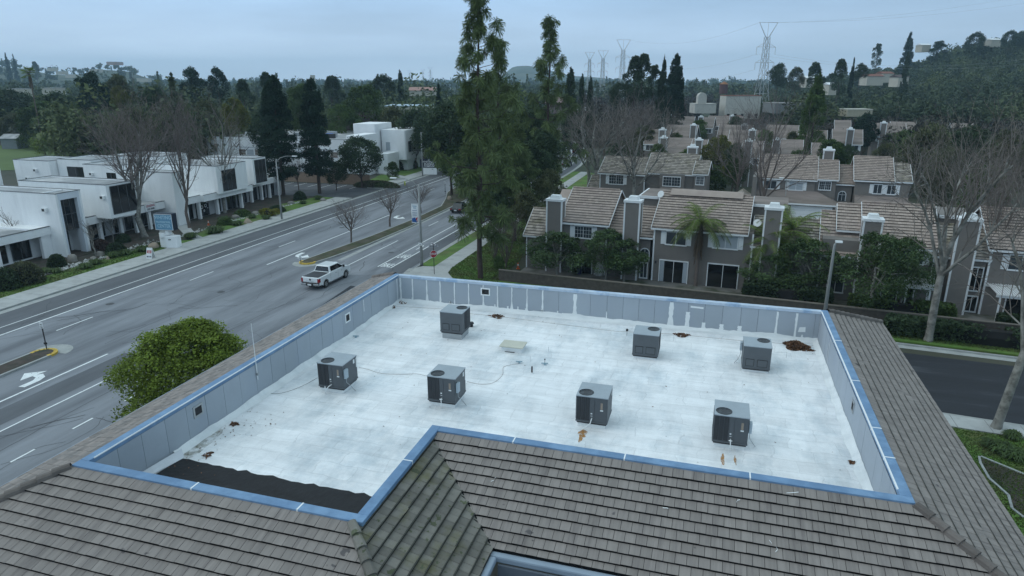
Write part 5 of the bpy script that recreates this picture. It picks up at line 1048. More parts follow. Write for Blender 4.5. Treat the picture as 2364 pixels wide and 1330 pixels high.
# ================================================================== TOWN HOUSES (estate frame: u along the rows, v away from the camera, turned five degrees)
HG1, HG2 = 'town houses in the front row', 'town houses in the second row'
MT = {'new': M_thtile, 'old': M_thtileold, 'far': M_fartile}
class House:
    def __init__(s, u, v, label, group, name='town_house'):
        x, y = T(u, v); s.u, s.v = u, v; s.t = thing(name, label, 'town house', (x, y, 0), TH, group)
    def B(s): b = MB(); b.m = Matrix.Translation((-s.u, -s.v, 0)); return b
    def part(s, name, m, fn, parent=None, **k): b = s.B(); fn(b); return b.build(name, m, parent or s.t, **k)
    def body(s, u0, u1, v0, v1, z, m=None): return s.part('wall', m or M_thwall, lambda b: b.box(u0, u1, v0, v1, 0, z))
    def gable(s, u0, u1, v0, v1, z0, zr, vr=None, ov=.35, kind='new', e=.42, back=True, hi=True):
        """roof with its ridge along u; front eave at v0, ridge at vr, back eave at v1; gable ends filled"""
        vr = vr if vr is not None else (v0+v1)/2; m = MT[kind]; b = s.B(); uu = s.B()
        sl = (zr - z0)/(vr - v0); f0 = v0 - ov; zf = z0 - ov*sl; L = math.hypot(vr-f0, zr-zf); d = Vector((0, f0-vr, zf-zr)).normalized(); n_ = Vector((0, -(zr-zf), (vr-f0))); n_ = Vector((0,-(zr-zf),vr-f0)).normalized()
        a0, a1 = u0-.25, u1+.25
        if hi: tiles(b, (a0, vr, zr), (1,0,0), d, n_, lambda v: 0, lambda v: a1-a0, L, e=e, w=.36, rr=random.Random(int(u0*7+v0)), th=.075, gap=.028)
        else: b.add([(a0,vr,zr+.02),(a0,f0,zf+.02),(a1,f0,zf+.02),(a1,vr,zr+.02)], [(0,1,2,3)])
        if hi: uu.add([(a0, vr, zr-.03), (a1, vr, zr-.03), (a1, f0, zf-.03), (a0, f0, zf-.03)], [(0,3,2,1)])
        sb = (zr - z0)/(v1 - vr); g1 = v1 + ov; zg = z0 - ov*sb
        b.add([(a0, vr, zr+.02), (a1, vr, zr+.02), (a1, g1, zg+.02), (a0, g1, zg+.02)], [(0,1,2,3)])
        if hi:
            for k in range(int((a1-a0)/.4)): b.tube([(a0+.4*k, vr, zr+.06), (a0+.4*k+.42, vr, zr+.09)], [.10,.11], 6, True, rng.random())
        ro = b.build('roof', m, s.t); 
        if hi: uu.build('roof_underlay', M_under, ro)
        s.part('gable_wall', M_thwall, lambda b: [b.prof([(v0, z0-.05), (v1, z0-.05), (v1, z0), (vr, zr-.06), (v0, z0)], u0+.02, u1-.02)])
        s.part('fascia', M_trim, lambda b: b.box(a0, a1, f0-.06, f0-.005, zf-.17, zf+.0))
        for a in (a0-.05, a1+.005):
            s.part('barge_board', M_trim, lambda b: b.prof([(f0, zf-.14), (vr, zr-.10), (g1, zg-.14), (g1, zg+.04), (vr, zr+.07), (f0, zf+.04)], a, a+.045))
        return ro
    def win(s, u0, u1, z0, z1, v, sh=True, glass=None, div=2, name='window', bars=False):
        f = s.part(name, glass or M_wglass, lambda b: b.box(u0, u1, v-.05, v-.005, z0, z1))
        def fr(b):
            for a in ((u0-.09, u1+.09, z1, z1+.11), (u0-.12, u1+.12, z0-.13, z0), (u0-.09, u0, z0, z1), (u1, u1+.09, z0, z1)): b.box(a[0], a[1], v-.1, v-.006, a[2], a[3])
            for i in range(1, div): uu = u0+(u1-u0)*i/div; b.box(uu-.025, uu+.025, v-.075, v-.05, z0, z1)
        s.part('frame', M_trim, fr, f)
        if bars:
            s.part('muntins', M_trim, lambda b: [b.box(u0+(u1-u0)*i/6-.01, u0+(u1-u0)*i/6+.01, v-.065, v-.052, z0, z1) for i in range(1,6)] + [b.box(u0, u1, v-.064, v-.053, z, z+.02) for z in (z0+(z1-z0)/3, z0+(z1-z0)*2/3)], f)
        if sh:
            w_ = .42
            for a in (u0-.11-w_, u1+.11): s.part('shutter', M_trim, lambda b: [b.box(a, a+w_, v-.07, v-.008, z0-.05, z1+.05)])
        return f
    def slider(s, u0, u1, z1, v, glass=M_dkglass, curtain=False):
        f = s.win(u0, u1, .15, z1, v, False, glass, 2, 'sliding_door')
        if curtain: s.part('curtain', M_blind, lambda b: [b.box(u0+.02, u0+.42, v-.06, v-.051, .2, z1-.04), b.box(u1-.42, u1-.02, v-.06, v-.051, .2, z1-.04)], f)
    def chimney(s, u0, u1, v0, v1, z1, zb=0.0):
        c = s.part('chimney', M_thwall, lambda b: b.box(u0+.03, u1-.03, v0+.03, v1, zb, z1-.25))
        s.part('corner_trim', M_trim, lambda b: [b.box(u0, u0+.15, v0, v0+.15, zb, z1-.25), b.box(u1-.15, u1, v0, v0+.15, zb, z1-.25), b.box(u1-.12, u1, v1-.15, v1, zb, z1-.25), b.box(u0, u0+.12, v1-.15, v1, zb, z1-.25)], c)
        s.part('crown', M_trim, lambda b: b.box(u0-.06, u1+.06, v0-.06, v1+.06, z1-.25, z1-.02), c); s.part('cap', M_metalw, lambda b: [b.add([(u0+.3,v0+.2,z1-.02),(u1-.3,v0+.2,z1-.02),(u1-.3,v1-.15,z1-.02),(u0+.3,v1-.15,z1-.02),(u0+.42,v0+.28,z1+.34),(u1-.42,v0+.28,z1+.34),(u1-.42,v1-.22,z1+.34),(u0+.42,v1-.22,z1+.34)], [(0,3,2,1),(4,5,6,7),(0,1,5,4),(1,2,6,5),(2,3,7,6),(3,0,4,7)])], c)
    def arch_win(s, u, z0, z1, w, v):
        p = [(u-w, z0), (u+w, z0), (u+w, z1)] + [(u+w*math.cos(R(a)), z1+w*math.sin(R(a))) for a in range(15, 180, 15)] + [(u-w, z1)]
        q = [(u+(x_-u)*1.22, z1+(z_-z1)*1.22 if z_ > z1 else z_) for x_, z_ in p]; n = len(p)
        f = s.part('arched_window', M_wglass, lambda b: b.add([(x_, v-.04, z_) for x_, z_ in p], [tuple(range(n))]))
        s.part('frame', M_trim, lambda b: [b.add([(x_, v-.07, z_) for x_, z_ in p] + [(x_, v-.07, z_) for x_, z_ in q], [(i, (i+1) % n, n+(i+1) % n, n+i) for i in range(n) if i != 0])] + [b.box(u-.02, u+.02, v-.06, v-.045, z0, z1+w), b.box(u-w, u+w, v-.06, v-.045, z1-.02, z1+.02)], f)
# --- front row
h = House(-12.5, 0, 'town house at the left end of the front row with a lower side wing', HG1)
h.body(-15, -10.1, 0, 9.8, 5.7); h.gable(-15, -10.1, 0, 9.8, 5.7, 8.35, 4.9); h.body(-19, -15.05, .2, 8, 3.9); h.gable(-19, -15.05, .2, 8, 4.0, 6.1, 3.2, kind='old')
h.part('roof_extension', M_thtile, lambda b: b.add([(-16.6, 5.2, 8.1), (-15.0, 5.2, 8.1), (-15.0, 2.6, 6.7), (-16.6, 2.6, 6.7)], [(0,3,2,1)]))
h.chimney(-16.5, -14.75, -.7, .5, 7.95); h.win(-13.5, -11.7, 4.0, 5.15, 0, True, bars=True); h.slider(-13.7, -11.6, 2.25, 0); h.win(-18.0, -16.9, 1.2, 2.4, .2, False)
for q_ in ((-10.22, -10.07, -.03, .1, 0, 5.6), (-19.03, -18.9, .17, .3, 0, 3.8), (-15.0,-14.86,-.03,.1,0,5.6)): h.part('corner_trim', M_trim, lambda b: b.box(*q_))
h = House(-7.8, 0, 'narrow link house with a tall trimmed chimney and arched window, front row', HG1)
h.body(-10.05, -5.65, 0.3, 9, 4.7); h.gable(-10.05, -5.65, .3, 8, 4.75, 6.9, 4.0); h.body(-7.7, -5.62, 4.6, 10, 7.9); h.part('flat_roof', M_fartile, lambda b: b.box(-7.8, -5.6, 4.5, 10.1, 7.9, 8.0)); h.part('fascia', M_trim, lambda b: [b.box(-7.9, -5.6, 4.35, 4.5, 7.75, 8.02), b.box(-7.9,-7.75,4.5,10,7.75,8.02)])
h.chimney(-8.3, -6.65, -.8, .5, 8.35); h.arch_win(-6.15, 2.0, 2.9, .42, .3); h.win(-9.6, -8.8, 1.0, 2.6, .3, False); h.win(-6.5, -5.85, .3, 1.8, .3, False)
h = House(-1, 0, 'wide town house with a broad tiled roof behind the queen palm, front row', HG1)
h.body(-5.3, 4.1, 0, 10, 5.85); h.gable(-5.3, 3.35, 0, 10, 5.85, 8.5, 5.0); h.part('ridge_step', M_thtile, lambda b: [b.box(-4.6, 2.6, 5.0, 5.6, 8.3, 8.78), b.add([(-4.6, 4.2, 8.35), (2.6, 4.2, 8.35), (2.6, 5.0, 8.8), (-4.6, 5.0, 8.8)], [(0,1,2,3)])])
h.win(-4.05, -2.15, 4.1, 5.3, 0, True); h.win(.5, 2.7, 4.15, 5.35, 0, True, M_blind); h.slider(-4.5, -1.8, 2.35, 0, M_dkglass, True); h.slider(.2, 3.0, 2.45, 0); [h.part('corner_trim', M_trim, lambda b: b.box(x_, x_+.15, -.03, .1, 0, 5.7)) for x_ in (-5.33, 3.98)]
h.part('wall_lamp', M_dark, lambda b: b.box(-5.0,-4.88,-.16,-.01,2.0,2.25)); h.part('wall_number', M_metalw, lambda b: b.prof([(-.03,1.9),(-.01,1.9),(-.01,2.1),(-.03,2.1)], 3.3, 3.5))
h.part('satellite_dish', M_metalw, lambda b: b.tube([(-5.5,4.2,8.3),(-5.55,4.1,8.35)], [.05,.38], 14)); h.part('satellite_dish', M_metalw, lambda b: b.tube([(4.3,1.0,6.6),(4.28,.9,6.65)], [.05,.38], 14))
h = House(6.8, 0, 'recessed link house with trimmed chimney behind the tall palms, front row', HG1)
h.body(4.15, 10.0, .3, 9, 4.7); h.gable(4.15, 10.0, .3, 8, 4.75, 6.7, 4.0, kind='old'); h.body(3.5, 6.8, 4.6, 10, 7.7); h.part('flat_roof', M_fartile, lambda b: b.box(3.4, 6.9, 4.5, 10.1, 7.7, 7.8)); h.part('fascia', M_trim, lambda b: b.box(3.4, 7.0, 4.35, 4.5, 7.6, 7.86))
h.chimney(4.85, 6.45, -.8, .5, 8.5); h.win(7.4, 9.0, .4, 2.2, .3, False); h.arch_win(4.55, 2.0, 2.8, .3, .3)
h = House(14.5, 0, 'town house with two-step roof and a chimney rising through it, right of the palms', HG1)
h.body(10.1, 19.2, 0, 10, 5.8); h.gable(13.6, 19.2, 0, 10, 5.8, 8.55, 5.0); h.gable(10.15, 13.55, 0, 8, 4.7, 7.6, 4.3, ov=.45); h.gable(11.5, 13.4, 1.9, 7.5, 6.5, 8.3, 4.8, ov=.2)
h.chimney(13.1, 14.7, -.8, .5, 8.05); h.win(16.5, 18.3, 4.2, 5.3, 0, True); h.win(11, 12.3, .9, 2.4, 0, False); h.slider(15.5, 18, 2.3, 0); [h.part('corner_trim', M_trim, lambda b: b.box(x_, x_+.15, -.03, .1, 0, z_)) for x_, z_ in ((19.06, 5.7), (10.07, 4.6))]
h = House(21.3, 0, 'link house with the tallest white-trimmed chimney, front row right', HG1)
h.body(19.25, 23.1, .3, 9, 5.2); h.gable(19.25, 23.1, .3, 8, 5.2, 7.1, 4.0, kind='old'); h.body(19.9, 22.8, 4.6, 10, 7.8); h.part('fascia', M_trim, lambda b: b.box(19.8, 22.9, 4.4, 4.58, 7.6, 7.86))
h.chimney(20.3, 21.95, -.8, .5, 8.6); h.win(22.2, 22.95, 2.2, 4.2, .3, False, M_dkglass); h.win(22.2, 22.95, .3, 1.6, .3, False, M_dkglass); h.win(19.5, 20.1, 2.4, 4.0, .3, False, M_dkglass)
h = House(28, 0, 'town house cut by the right edge of the view, front row', HG1)
h.body(23.2, 33, 0, 10, 6.2); h.gable(23.2, 33, 0, 10, 6.2, 8.7, 5.0); h.win(24.6, 26.4, 4.4, 5.6, 0, True); h.win(29, 31, 4.4, 5.6, 0, True); h.slider(25, 27.5, 2.4, 0); h.part('corner_trim', M_trim, lambda b: b.box(23.17, 23.32, -.03, .1, 0, 6.1))
# --- second row (their street fronts face the camera)
def garage(h, u0, u1, v, zr=2.35):
    g_ = h.part('garage_door', M_trim, lambda b: b.box(u0, u1, v-.03, v+.02, .05, zr)); h.part('panel_lines', M_blind, lambda b: [b.box(u0, u1, v-.034, v-.03, z, z+.025) for z in (.6, 1.18, 1.76)], g_)
    h.part('drive', M_conc, lambda b: b.box(u0-.1, u1+.1, v-6, v-.05, 0.0, .04))
V2 = 36.5
h = House(-16, V2, 'second-row town house with mossy roof at the left, beside the bare white sycamores', HG2)
h.body(-20.3, -13.3, V2, V2+9, 6.1); h.gable(-20.3, -13.3, V2, V2+9, 6.1, 8.0, V2+4, kind='old'); h.win(-18.8, -16.6, 4.35, 5.7, V2, True, bars=True); [h.part('corner_trim', M_trim, lambda b: b.box(x_, x_+.15, V2-.03, V2+.1, 0, 6.0)) for x_ in (-20.33, -13.43)]; h.body(-22.2, -20.35, V2+.5, V2+6, 3.4); h.gable(-22.2, -20.35, V2+.5, V2+6, 3.4, 5.0, kind='old')
h = House(-9, V2, 'second-row town house with mossy roof and a chimney on its ridge', HG2)
h.body(-13.2, -6.1, V2+.6, V2+9, 6.4); h.gable(-13.2, -6.1, V2+.6, V2+10, 6.4, 8.7, V2+5, kind='old'); h.body(-11.1, -7.4, V2, V2+.58, 6.2); h.win(-10.5, -8.0, 4.5, 5.8, V2, False, bars=True); h.chimney(-8.0, -6.5, V2+5.3, V2+6.5, 9.9, 6); h.part('porch_roof', M_fartile, lambda b: b.add([(-10.9,V2-2.4,3.2),(-5.6,V2-2.4,3.2),(-5.6,V2,4.25),(-10.9,V2,4.25)], [(0,1,2,3)])); h.body(-6.05, -4.3, V2+.3, V2+6, 6.6); h.gable(-6.05, -4.3, V2+.3, V2+6, 6.6, 8.0, kind='old'); h.win(-5.7, -4.65, 4.9, 6.0, V2+.3, False, bars=True); h.part('lower_wall', M_thwall, lambda b: b.box(-10.8,-5.7,V2-2.1,V2,0,3.15))
h = House(6.5, 40, 'second-row town house with a wide white garage door under a hipped porch roof', HG2)
h.body(2.8, 10.6, 40, 50, 6.1); h.gable(2.8, 10.6, 40, 50, 6.1, 8.8, 45); h.body(10.62, 13.4, 40.3, 49, 6.25); h.gable(10.62, 13.4, 40.3, 49, 6.25, 8.3, 44.5); h.win(7.2, 9.0, 4.4, 5.5, 40, True, M_blind); h.win(3.9, 5.4, 4.4, 5.5, 40, True); h.win(11.2, 12.7, 4.6, 5.7, 40.3, False, bars=True); h.chimney(11.4, 12.9, 44.8, 46, 9.9, 6)
h.body(2.8, 14, 38.2, 39.98, 2.7); h.part('porch_roof', M_fartile, lambda b: b.add([(2.3,37.6,2.75),(14.4,37.6,2.75),(11,40,4.3),(2.3,40,4.3),(14.4,40,2.75)], [(0,1,2,3),(1,4,2)])); h.part('fascia', M_trim, lambda b: b.box(2.3, 14.4, 37.5, 37.6, 2.6, 2.8)); garage(h, 7.7, 13.2, 38.2, 2.4)
h.body(13.45, 15.6, 41, 49, 5.6); h.gable(13.45, 15.6, 41, 49, 5.6, 7.6); h.arch_win(14.4, 3.0, 3.9, .45, 41)
h = House(19, 40, 'second-row town house right of the wide garage, bare sycamore limbs before it', HG2)
h.body(15.8, 22.6, 40, 50, 6.4); h.gable(15.8, 20.4, 40, 50, 6.4, 9.0, 45); h.gable(20.45, 22.6, 40.2, 49, 6.4, 8.2, 44.5, kind='old'); h.win(18.2, 19.2, 4.5, 5.7, 40, True); h.win(19.9, 20.9, 4.5, 5.7, 40, True); h.part('porch_roof', M_fartile, lambda b: b.add([(15.9,37.8,2.9),(22.6,37.8,2.9),(22.6,40,4.1),(15.9,40,4.1)], [(0,1,2,3)])); h.body(15.9, 22.5, 38.2, 39.98, 2.8); h.part('fascia', M_trim, lambda b: b.box(15.8, 22.7, 37.7, 37.8, 2.75, 2.95))
h = House(1.0, 33, 'small gabled porch house with an arched window between the second-row houses', HG2)
h.body(-.6, 2.4, 33, 40, 3.0); h.part('porch_roof', M_thtileold, lambda b: [b.prism([(0,0)]*0 + [(-.9,32.6),(2.7,32.6),(2.7,40),(-.9,40)], 3.0, 3.05), b.add([(-.9,32.6,3.0),(.9,32.6,4.2),(.9,40,4.2),(-.9,40,3.0)], [(0,1,2,3)]), b.add([(.9,32.6,4.2),(2.7,32.6,3.0),(2.7,40,3.0),(.9,40,4.2)], [(0,1,2,3)])]); h.part('gable_wall', M_thwall, lambda b: b.add([(-.6,32.98,3.0),(2.4,32.98,3.0),(.9,32.98,4.05)], [(0,1,2)])); h.arch_win(.9, 1.8, 2.6, .5, 32.97)
h.part('barge_board', M_trim, lambda b: [b.add([(-.9,32.55,2.9),(.9,32.55,4.1),(.9,32.55,4.25),(-.9,32.55,3.05)], [(0,1,2,3)]), b.add([(.9,32.55,4.1),(2.7,32.55,2.9),(2.7,32.55,3.05),(.9,32.55,4.25)], [(0,1,2,3)])]); h.body(2.2, 2.75, 36, 46, 6.5)
# --- rows beyond, simpler
def far_house(pxl, pxr, py_ridge, D, label, kind='old', chim=None, dz=2.6, wins=1):
    x0, y0, z0 = top_at(pxl, py_ridge, D); x1, y1, z1 = top_at(pxr, py_ridge, D); w = math.hypot(x1-x0, y1-y0); zr = max(7.5, min(9.5, (z0+z1)/2))
    xc, yc = (x0+x1)/2, (y0+y1)/2; h = House(0, 0, label, 'town houses farther back'); h.t.location = (xc, yc, 0)
    h.body(-w/2, w/2, -4.5, 4.5, zr-dz); h.gable(-w/2, w/2, -4.5, 4.5, zr-dz, zr, 0, kind='far', hi=False)
    for i in range(wins): u = -w/2 + w*(i+.5)/wins; h.win(u-.8, u+.8, zr-dz-1.5, zr-dz-.4, -4.5, True)
    if chim is not None: h.chimney(w*chim-.7, w*chim+.7, -5.1, -4.0, zr+.4)
    return h
FH = [(1535,1600,318,138,'roof just behind the first mossy second-row house',-.4),(1603,1632,322,134,'narrow roof beside two white chimneys behind the mossy houses',.1),(1545,1610,283,165,'long rust-streaked roof left of the thin bare tree',.45),
      (1556,1603,260,205,'low grey-brown roof farthest back on the left of the estate',-.45),(1617,1650,262,200,'roof stub with a white-edged chimney below the white chapel',-.3),(1665,1735,286,165,'ochre-streaked roof behind the bright green tree',.3),
      (1720,1760,325,135,'roof seen through the brown bare tree above the garage house',-.2),(1775,1840,285,165,'ochre-tinged roof right of the brown bare tree',None),(1790,1850,322,138,'roof at the foot of the large dark pine',-.4),(1640,1715,268,215,'dark roof under the long white Spanish building',.2),
      (1928,1986,296,150,'gabled house with white chimney left of the dark round tree',.05),(1932,1962,268,185,'pale roof behind the large dark pine',None),(2022,2085,280,172,'hipped house with white garage and chimney on the right',-.25),(2062,2110,276,178,'house roof partly hidden by trees, right of the white garage house',None),(2200,2240,285,190,'pale house glimpsed through the bare trees at the right',None),(1690,1760,300,148,'broad roof between the bright green tree and the brown bare tree',.2),(1850,1905,300,152,'roof at the left of the large dark pine trunk',None),(1500,1548,290,150,'brown roof behind the rightmost pale sycamore',.3),(1880,1930,330,132,'low roof behind the garage house chimney',None)]
for a in FH: far_house(a[0], a[1], a[2], a[3], a[4], 'old' if a[0] < 1900 else 'new', a[5], wins=2)
# garden wall, hedge kerb, patio slab
B = Bd('garden_wall', 'long dark block garden wall below the town houses', 'wall', (*T(0,-5.6), 0), TH)
b = MB(); b.box(-19.8, 46, -.12, .12, 0, 1.2); b.build('panel', M_brick, B.t); b = MB(); b.box(-19.8, 46, -.16, .16, 1.2, 1.28); b.build('cap', mat('wall_cap', (.16,.14,.12), .9, .25), B.t)
b = MB(); b.m = Matrix.Translation((*T(0,0), 0)) @ Matrix.Rotation(TH, 4, 'Z'); b.box(-19, 44, -5.4, -.02, 0, .16); struct(b.build('patio', mat('patio_slab', (.2,.19,.175), .9, .3, .5, c2=(.06,.07,.035), amt=(.45,.6), s2=.35)))
b = MB(); b.m = Matrix.Translation((*T(0,0), 0)) @ Matrix.Rotation(TH, 4, 'Z'); b.box(-30, 60, 10.5, 17, 0, .03); b.box(14, 40, 20, 36, 0, .031); struct(b.build('estate_road', M_asph))
b = MB(); b.m = Matrix.Translation((*T(0,0), 0)) @ Matrix.Rotation(TH, 4, 'Z'); b.box(-22, 60, 24, 34, 0, .02); struct(b.build('courtyard', M_conc))
# pergolas
def pergola(u0, u1, v0, v1, z, label, n):
    x, y = T((u0+u1)/2, (v0+v1)/2); t = thing('pergola', label, 'pergola', (x, y, .16), TH, 'white patio pergolas'); w = (u1-u0)/2; d = (v1-v0)/2
    for sx in (-1, 0, 1): b = MB(); b.box(sx*(w-.3)-.06, sx*(w-.3)+.06, -d+.1, -d+.22, 0, z-.16); b.build('post', M_trim, t)
    b = MB(); b.box(-w, w, -d+.08, -d+.24, z-.2, z); b.box(-w, w, d-.16, d, z-.2, z); b.build('beam', M_trim, t)
    b = MB()
    for i in range(n): x_ = -w + 2*w*(i+.5)/n; b.box(x_-.035, x_+.035, -d-.15, d, z+.003, z+.12)
    b.build('rafters', M_trim, t)
pergola(14.9, 19.0, -3.2, -.1, 2.75, 'white slatted pergola over the patio right of the lamp pole', 24); pergola(23.3, 28.5, -3.6, -.1, 2.8, 'white pergola at the right edge beside the last town house', 28)
# patio things
x, y = g(1467, 645); t = thing('patio_table', 'round dark metal patio table before the arched window', 'table', (x, y, .16)); b = MB(); b.cyl(0,0,.68,.72,.55,.55,20); b.build('tabletop', mat('smoked_top', (.05,.055,.06), .3), t)
for k in range(4): a = k*math.pi/2+.4; b = MB(); b.tube([(.15*math.cos(a),.15*math.sin(a),.68),(.4*math.cos(a),.4*math.sin(a),0)], .018, 6); b.build('leg', M_dark, t)
def bin_(px, py, label, m, cat='bin', h=1.0, r=.32):
    x, y = g(px, py); t = thing('wheelie_bin' if cat == 'bin' else 'plant_pot', label, cat, (x, y, .1)); b = MB(); b.cyl(0,0,0,h,r*.8,r,12); b.build('body', m, t); b = MB(); b.cyl(0,0,h,h+.06,r*1.05,r*.95,12); b.build('lid' if cat == 'bin' else 'rim', m, t)
bin_(1623, 655, 'grey round container left of the dark sliding door', mat('bin_grey', (.06,.065,.07), .7), 'planter', .8, .36); bin_(2232, 695, 'dark blue bin beside the tallest chimney', mat('bin_blue', (.015,.025,.07), .6)); bin_(1337, 636, 'dark blue tub beside the white lattice panels', mat('tub_blue', (.02,.025,.09), .6), 'planter', .6, .28); bin_(1740, 668, 'dark planter box at the corner of the wide town house', M_dark, 'planter', .9, .5)
x, y = g(1385, 640); t = thing('lattice_panel', 'white lattice panels leaning together on the patio', 'trellis', (x, y, .16), R(20))
for s_, a in ((-.3, 14), (.25, -10)):
    b = MB(); b.m = Matrix.Translation((s_,0,0)) @ Matrix.Rotation(R(a), 4, 'Y') @ Matrix.Rotation(R(-a*2), 4, 'Z')
    for i in range(8): b.box(-.4+i*.11, -.4+i*.11+.03, -.01, .01, 0, 1.5)
    for i in range(13): b.box(-.4, .41, -.022, -.01, i*.12, i*.12+.03)
    b.build('panel', M_trim, t)
for px, py, lab in ((1590,655,'pale garden statue beside the palm trunk'),(1735,650,'white framed cat flap panel by the planter box')):
    x, y = g(px, py); t = thing('garden_ornament', lab, 'ornament', (x, y, .16)); b = MB(); b.tube([(0,0,0),(0,0,.3),(0,0,.7),(0,0,.9)], [.22,.16,.2,.1], 10); b.build('body', mat('ornament_stone', (.22,.23,.22), .9), t)
# ================================================================== VEGETATION
def tubesmesh(segs, nside=4):
    """segs: (p0, p1, r0, r1) -> one mesh of tapered prisms"""
    P0 = np.array([s[0] for s in segs], float); P1 = np.array([s[1] for s in segs], float); r0 = np.array([s[2] for s in segs])[:, None]; r1 = np.array([s[3] for s in segs])[:, None]
    d = P1 - P0; d /= np.linalg.norm(d, axis=1)[:, None] + 1e-9; ref = np.where(np.abs(d[:, 2:3]) > .9, [[1., 0, 0]], [[0, 0, 1.]]); a = np.cross(d, ref); a /= np.linalg.norm(a, axis=1)[:, None]; b = np.cross(d, a)
    n = len(segs); V = np.zeros((n, 2*nside, 3))
    for k in range(nside):
        t = 2*np.pi*k/nside; o = a*math.cos(t) + b*math.sin(t); V[:, k] = P0 + o*r0; V[:, nside + k] = P1 + o*r1
    F = np.array([(k, (k+1) % nside, nside + (k+1) % nside, nside + k) for k in range(nside)])
    return V.reshape(-1, 3), (F[None] + (np.arange(n)*2*nside)[:, None, None]).reshape(-1, 4)
def lobed(seed, H, Wd, base, nl, n, leaf, flat=1.0, top=1.0, asp=.8, rough=.55, rs=1.0):
    """leaf cloud filling clumps spread over a crown"""
    q = np.random.default_rng(seed); h = H - base; C_ = []; Rr = []
    for i in range(nl):
        t = q.random()**.8; a = q.uniform(0, 2*np.pi); prof = math.sin(math.pi*min(1, (t*.86 + .12)))**.6 if top == 1 else (1 - t**top)
        rad = Wd/2*prof*q.uniform(.35, .85); C_.append((rad*math.cos(a), rad*math.sin(a), base + h*(.08 + .8*t))); Rr.append(rs*Wd*q.uniform(.13, .24)*(1.15 - .4*t))
    C_ = np.array(C_); Rr = np.array(Rr); idx = q.integers(0, nl, n); d = q.normal(size=(n, 3)); d[:, 2] += .35; d /= np.linalg.norm(d, axis=1)[:, None]
    # leaves biased to the outside of each clump and away from the trunk
    out = C_[idx].copy(); out[:, 2] -= base + h*.35; out /= np.linalg.norm(out, axis=1)[:, None] + .1; d = d + out*.55; d /= np.linalg.norm(d, axis=1)[:, None]
    rr_ = Rr[idx]*(1 - rough*q.random(n)**2)*(1 + .12*q.normal(size=n)); P = C_[idx] + d*rr_[:, None]*np.array([1, 1, .8*flat])
    P[:, 2] = np.maximum(P[:, 2], .15); V, F = leafquads(P, leaf*.78, q, up=.25, asp=asp); cl = q.random(nl); return V, F, np.clip(.5*cl[idx] + .5*q.random(n), 0, 1), C_, Rr
def trunk_to(seed, H, base, C_, r, k=7, lean=(0, 0)):
    q = random.Random(seed); segs = []; P = Vector((0, 0, -.1)); n = 6; top = base + (H-base)*.45; pts = [P]
    for i in range(n):
        P = Vector((lean[0]*(i+1)/n + q.uniform(-.04, .04)*H*.15, lean[1]*(i+1)/n + q.uniform(-.04, .04)*H*.15, top*(i+1)/n)); pts.append(P)
    for i in range(n): segs.append((pts[i], pts[i+1], r*(1 - .11*i)*(1.25 if i == 0 else 1), r*(1 - .11*(i+1))))
    for c in (list(C_)[:k] if len(C_) > k else C_):
        s_ = pts[q.randint(2, n)]; e_ = Vector([float(v) for v in c]); m_ = (s_ + e_)/2 + Vector((0, 0, -.06*H*q.random())); segs += [(s_, m_, r*.45, r*.3), (m_, e_, r*.3, r*.1)]
    return segs
PR = {}
def proto_broad(key, seed, H, Wd, base, nl, n, leaf, mleaf, mbark=None, r=.22, **k): PR[key] = ('b', seed, H, Wd, base, nl, n, leaf, mleaf, mbark or M_bark, r, k)
MESH = {}
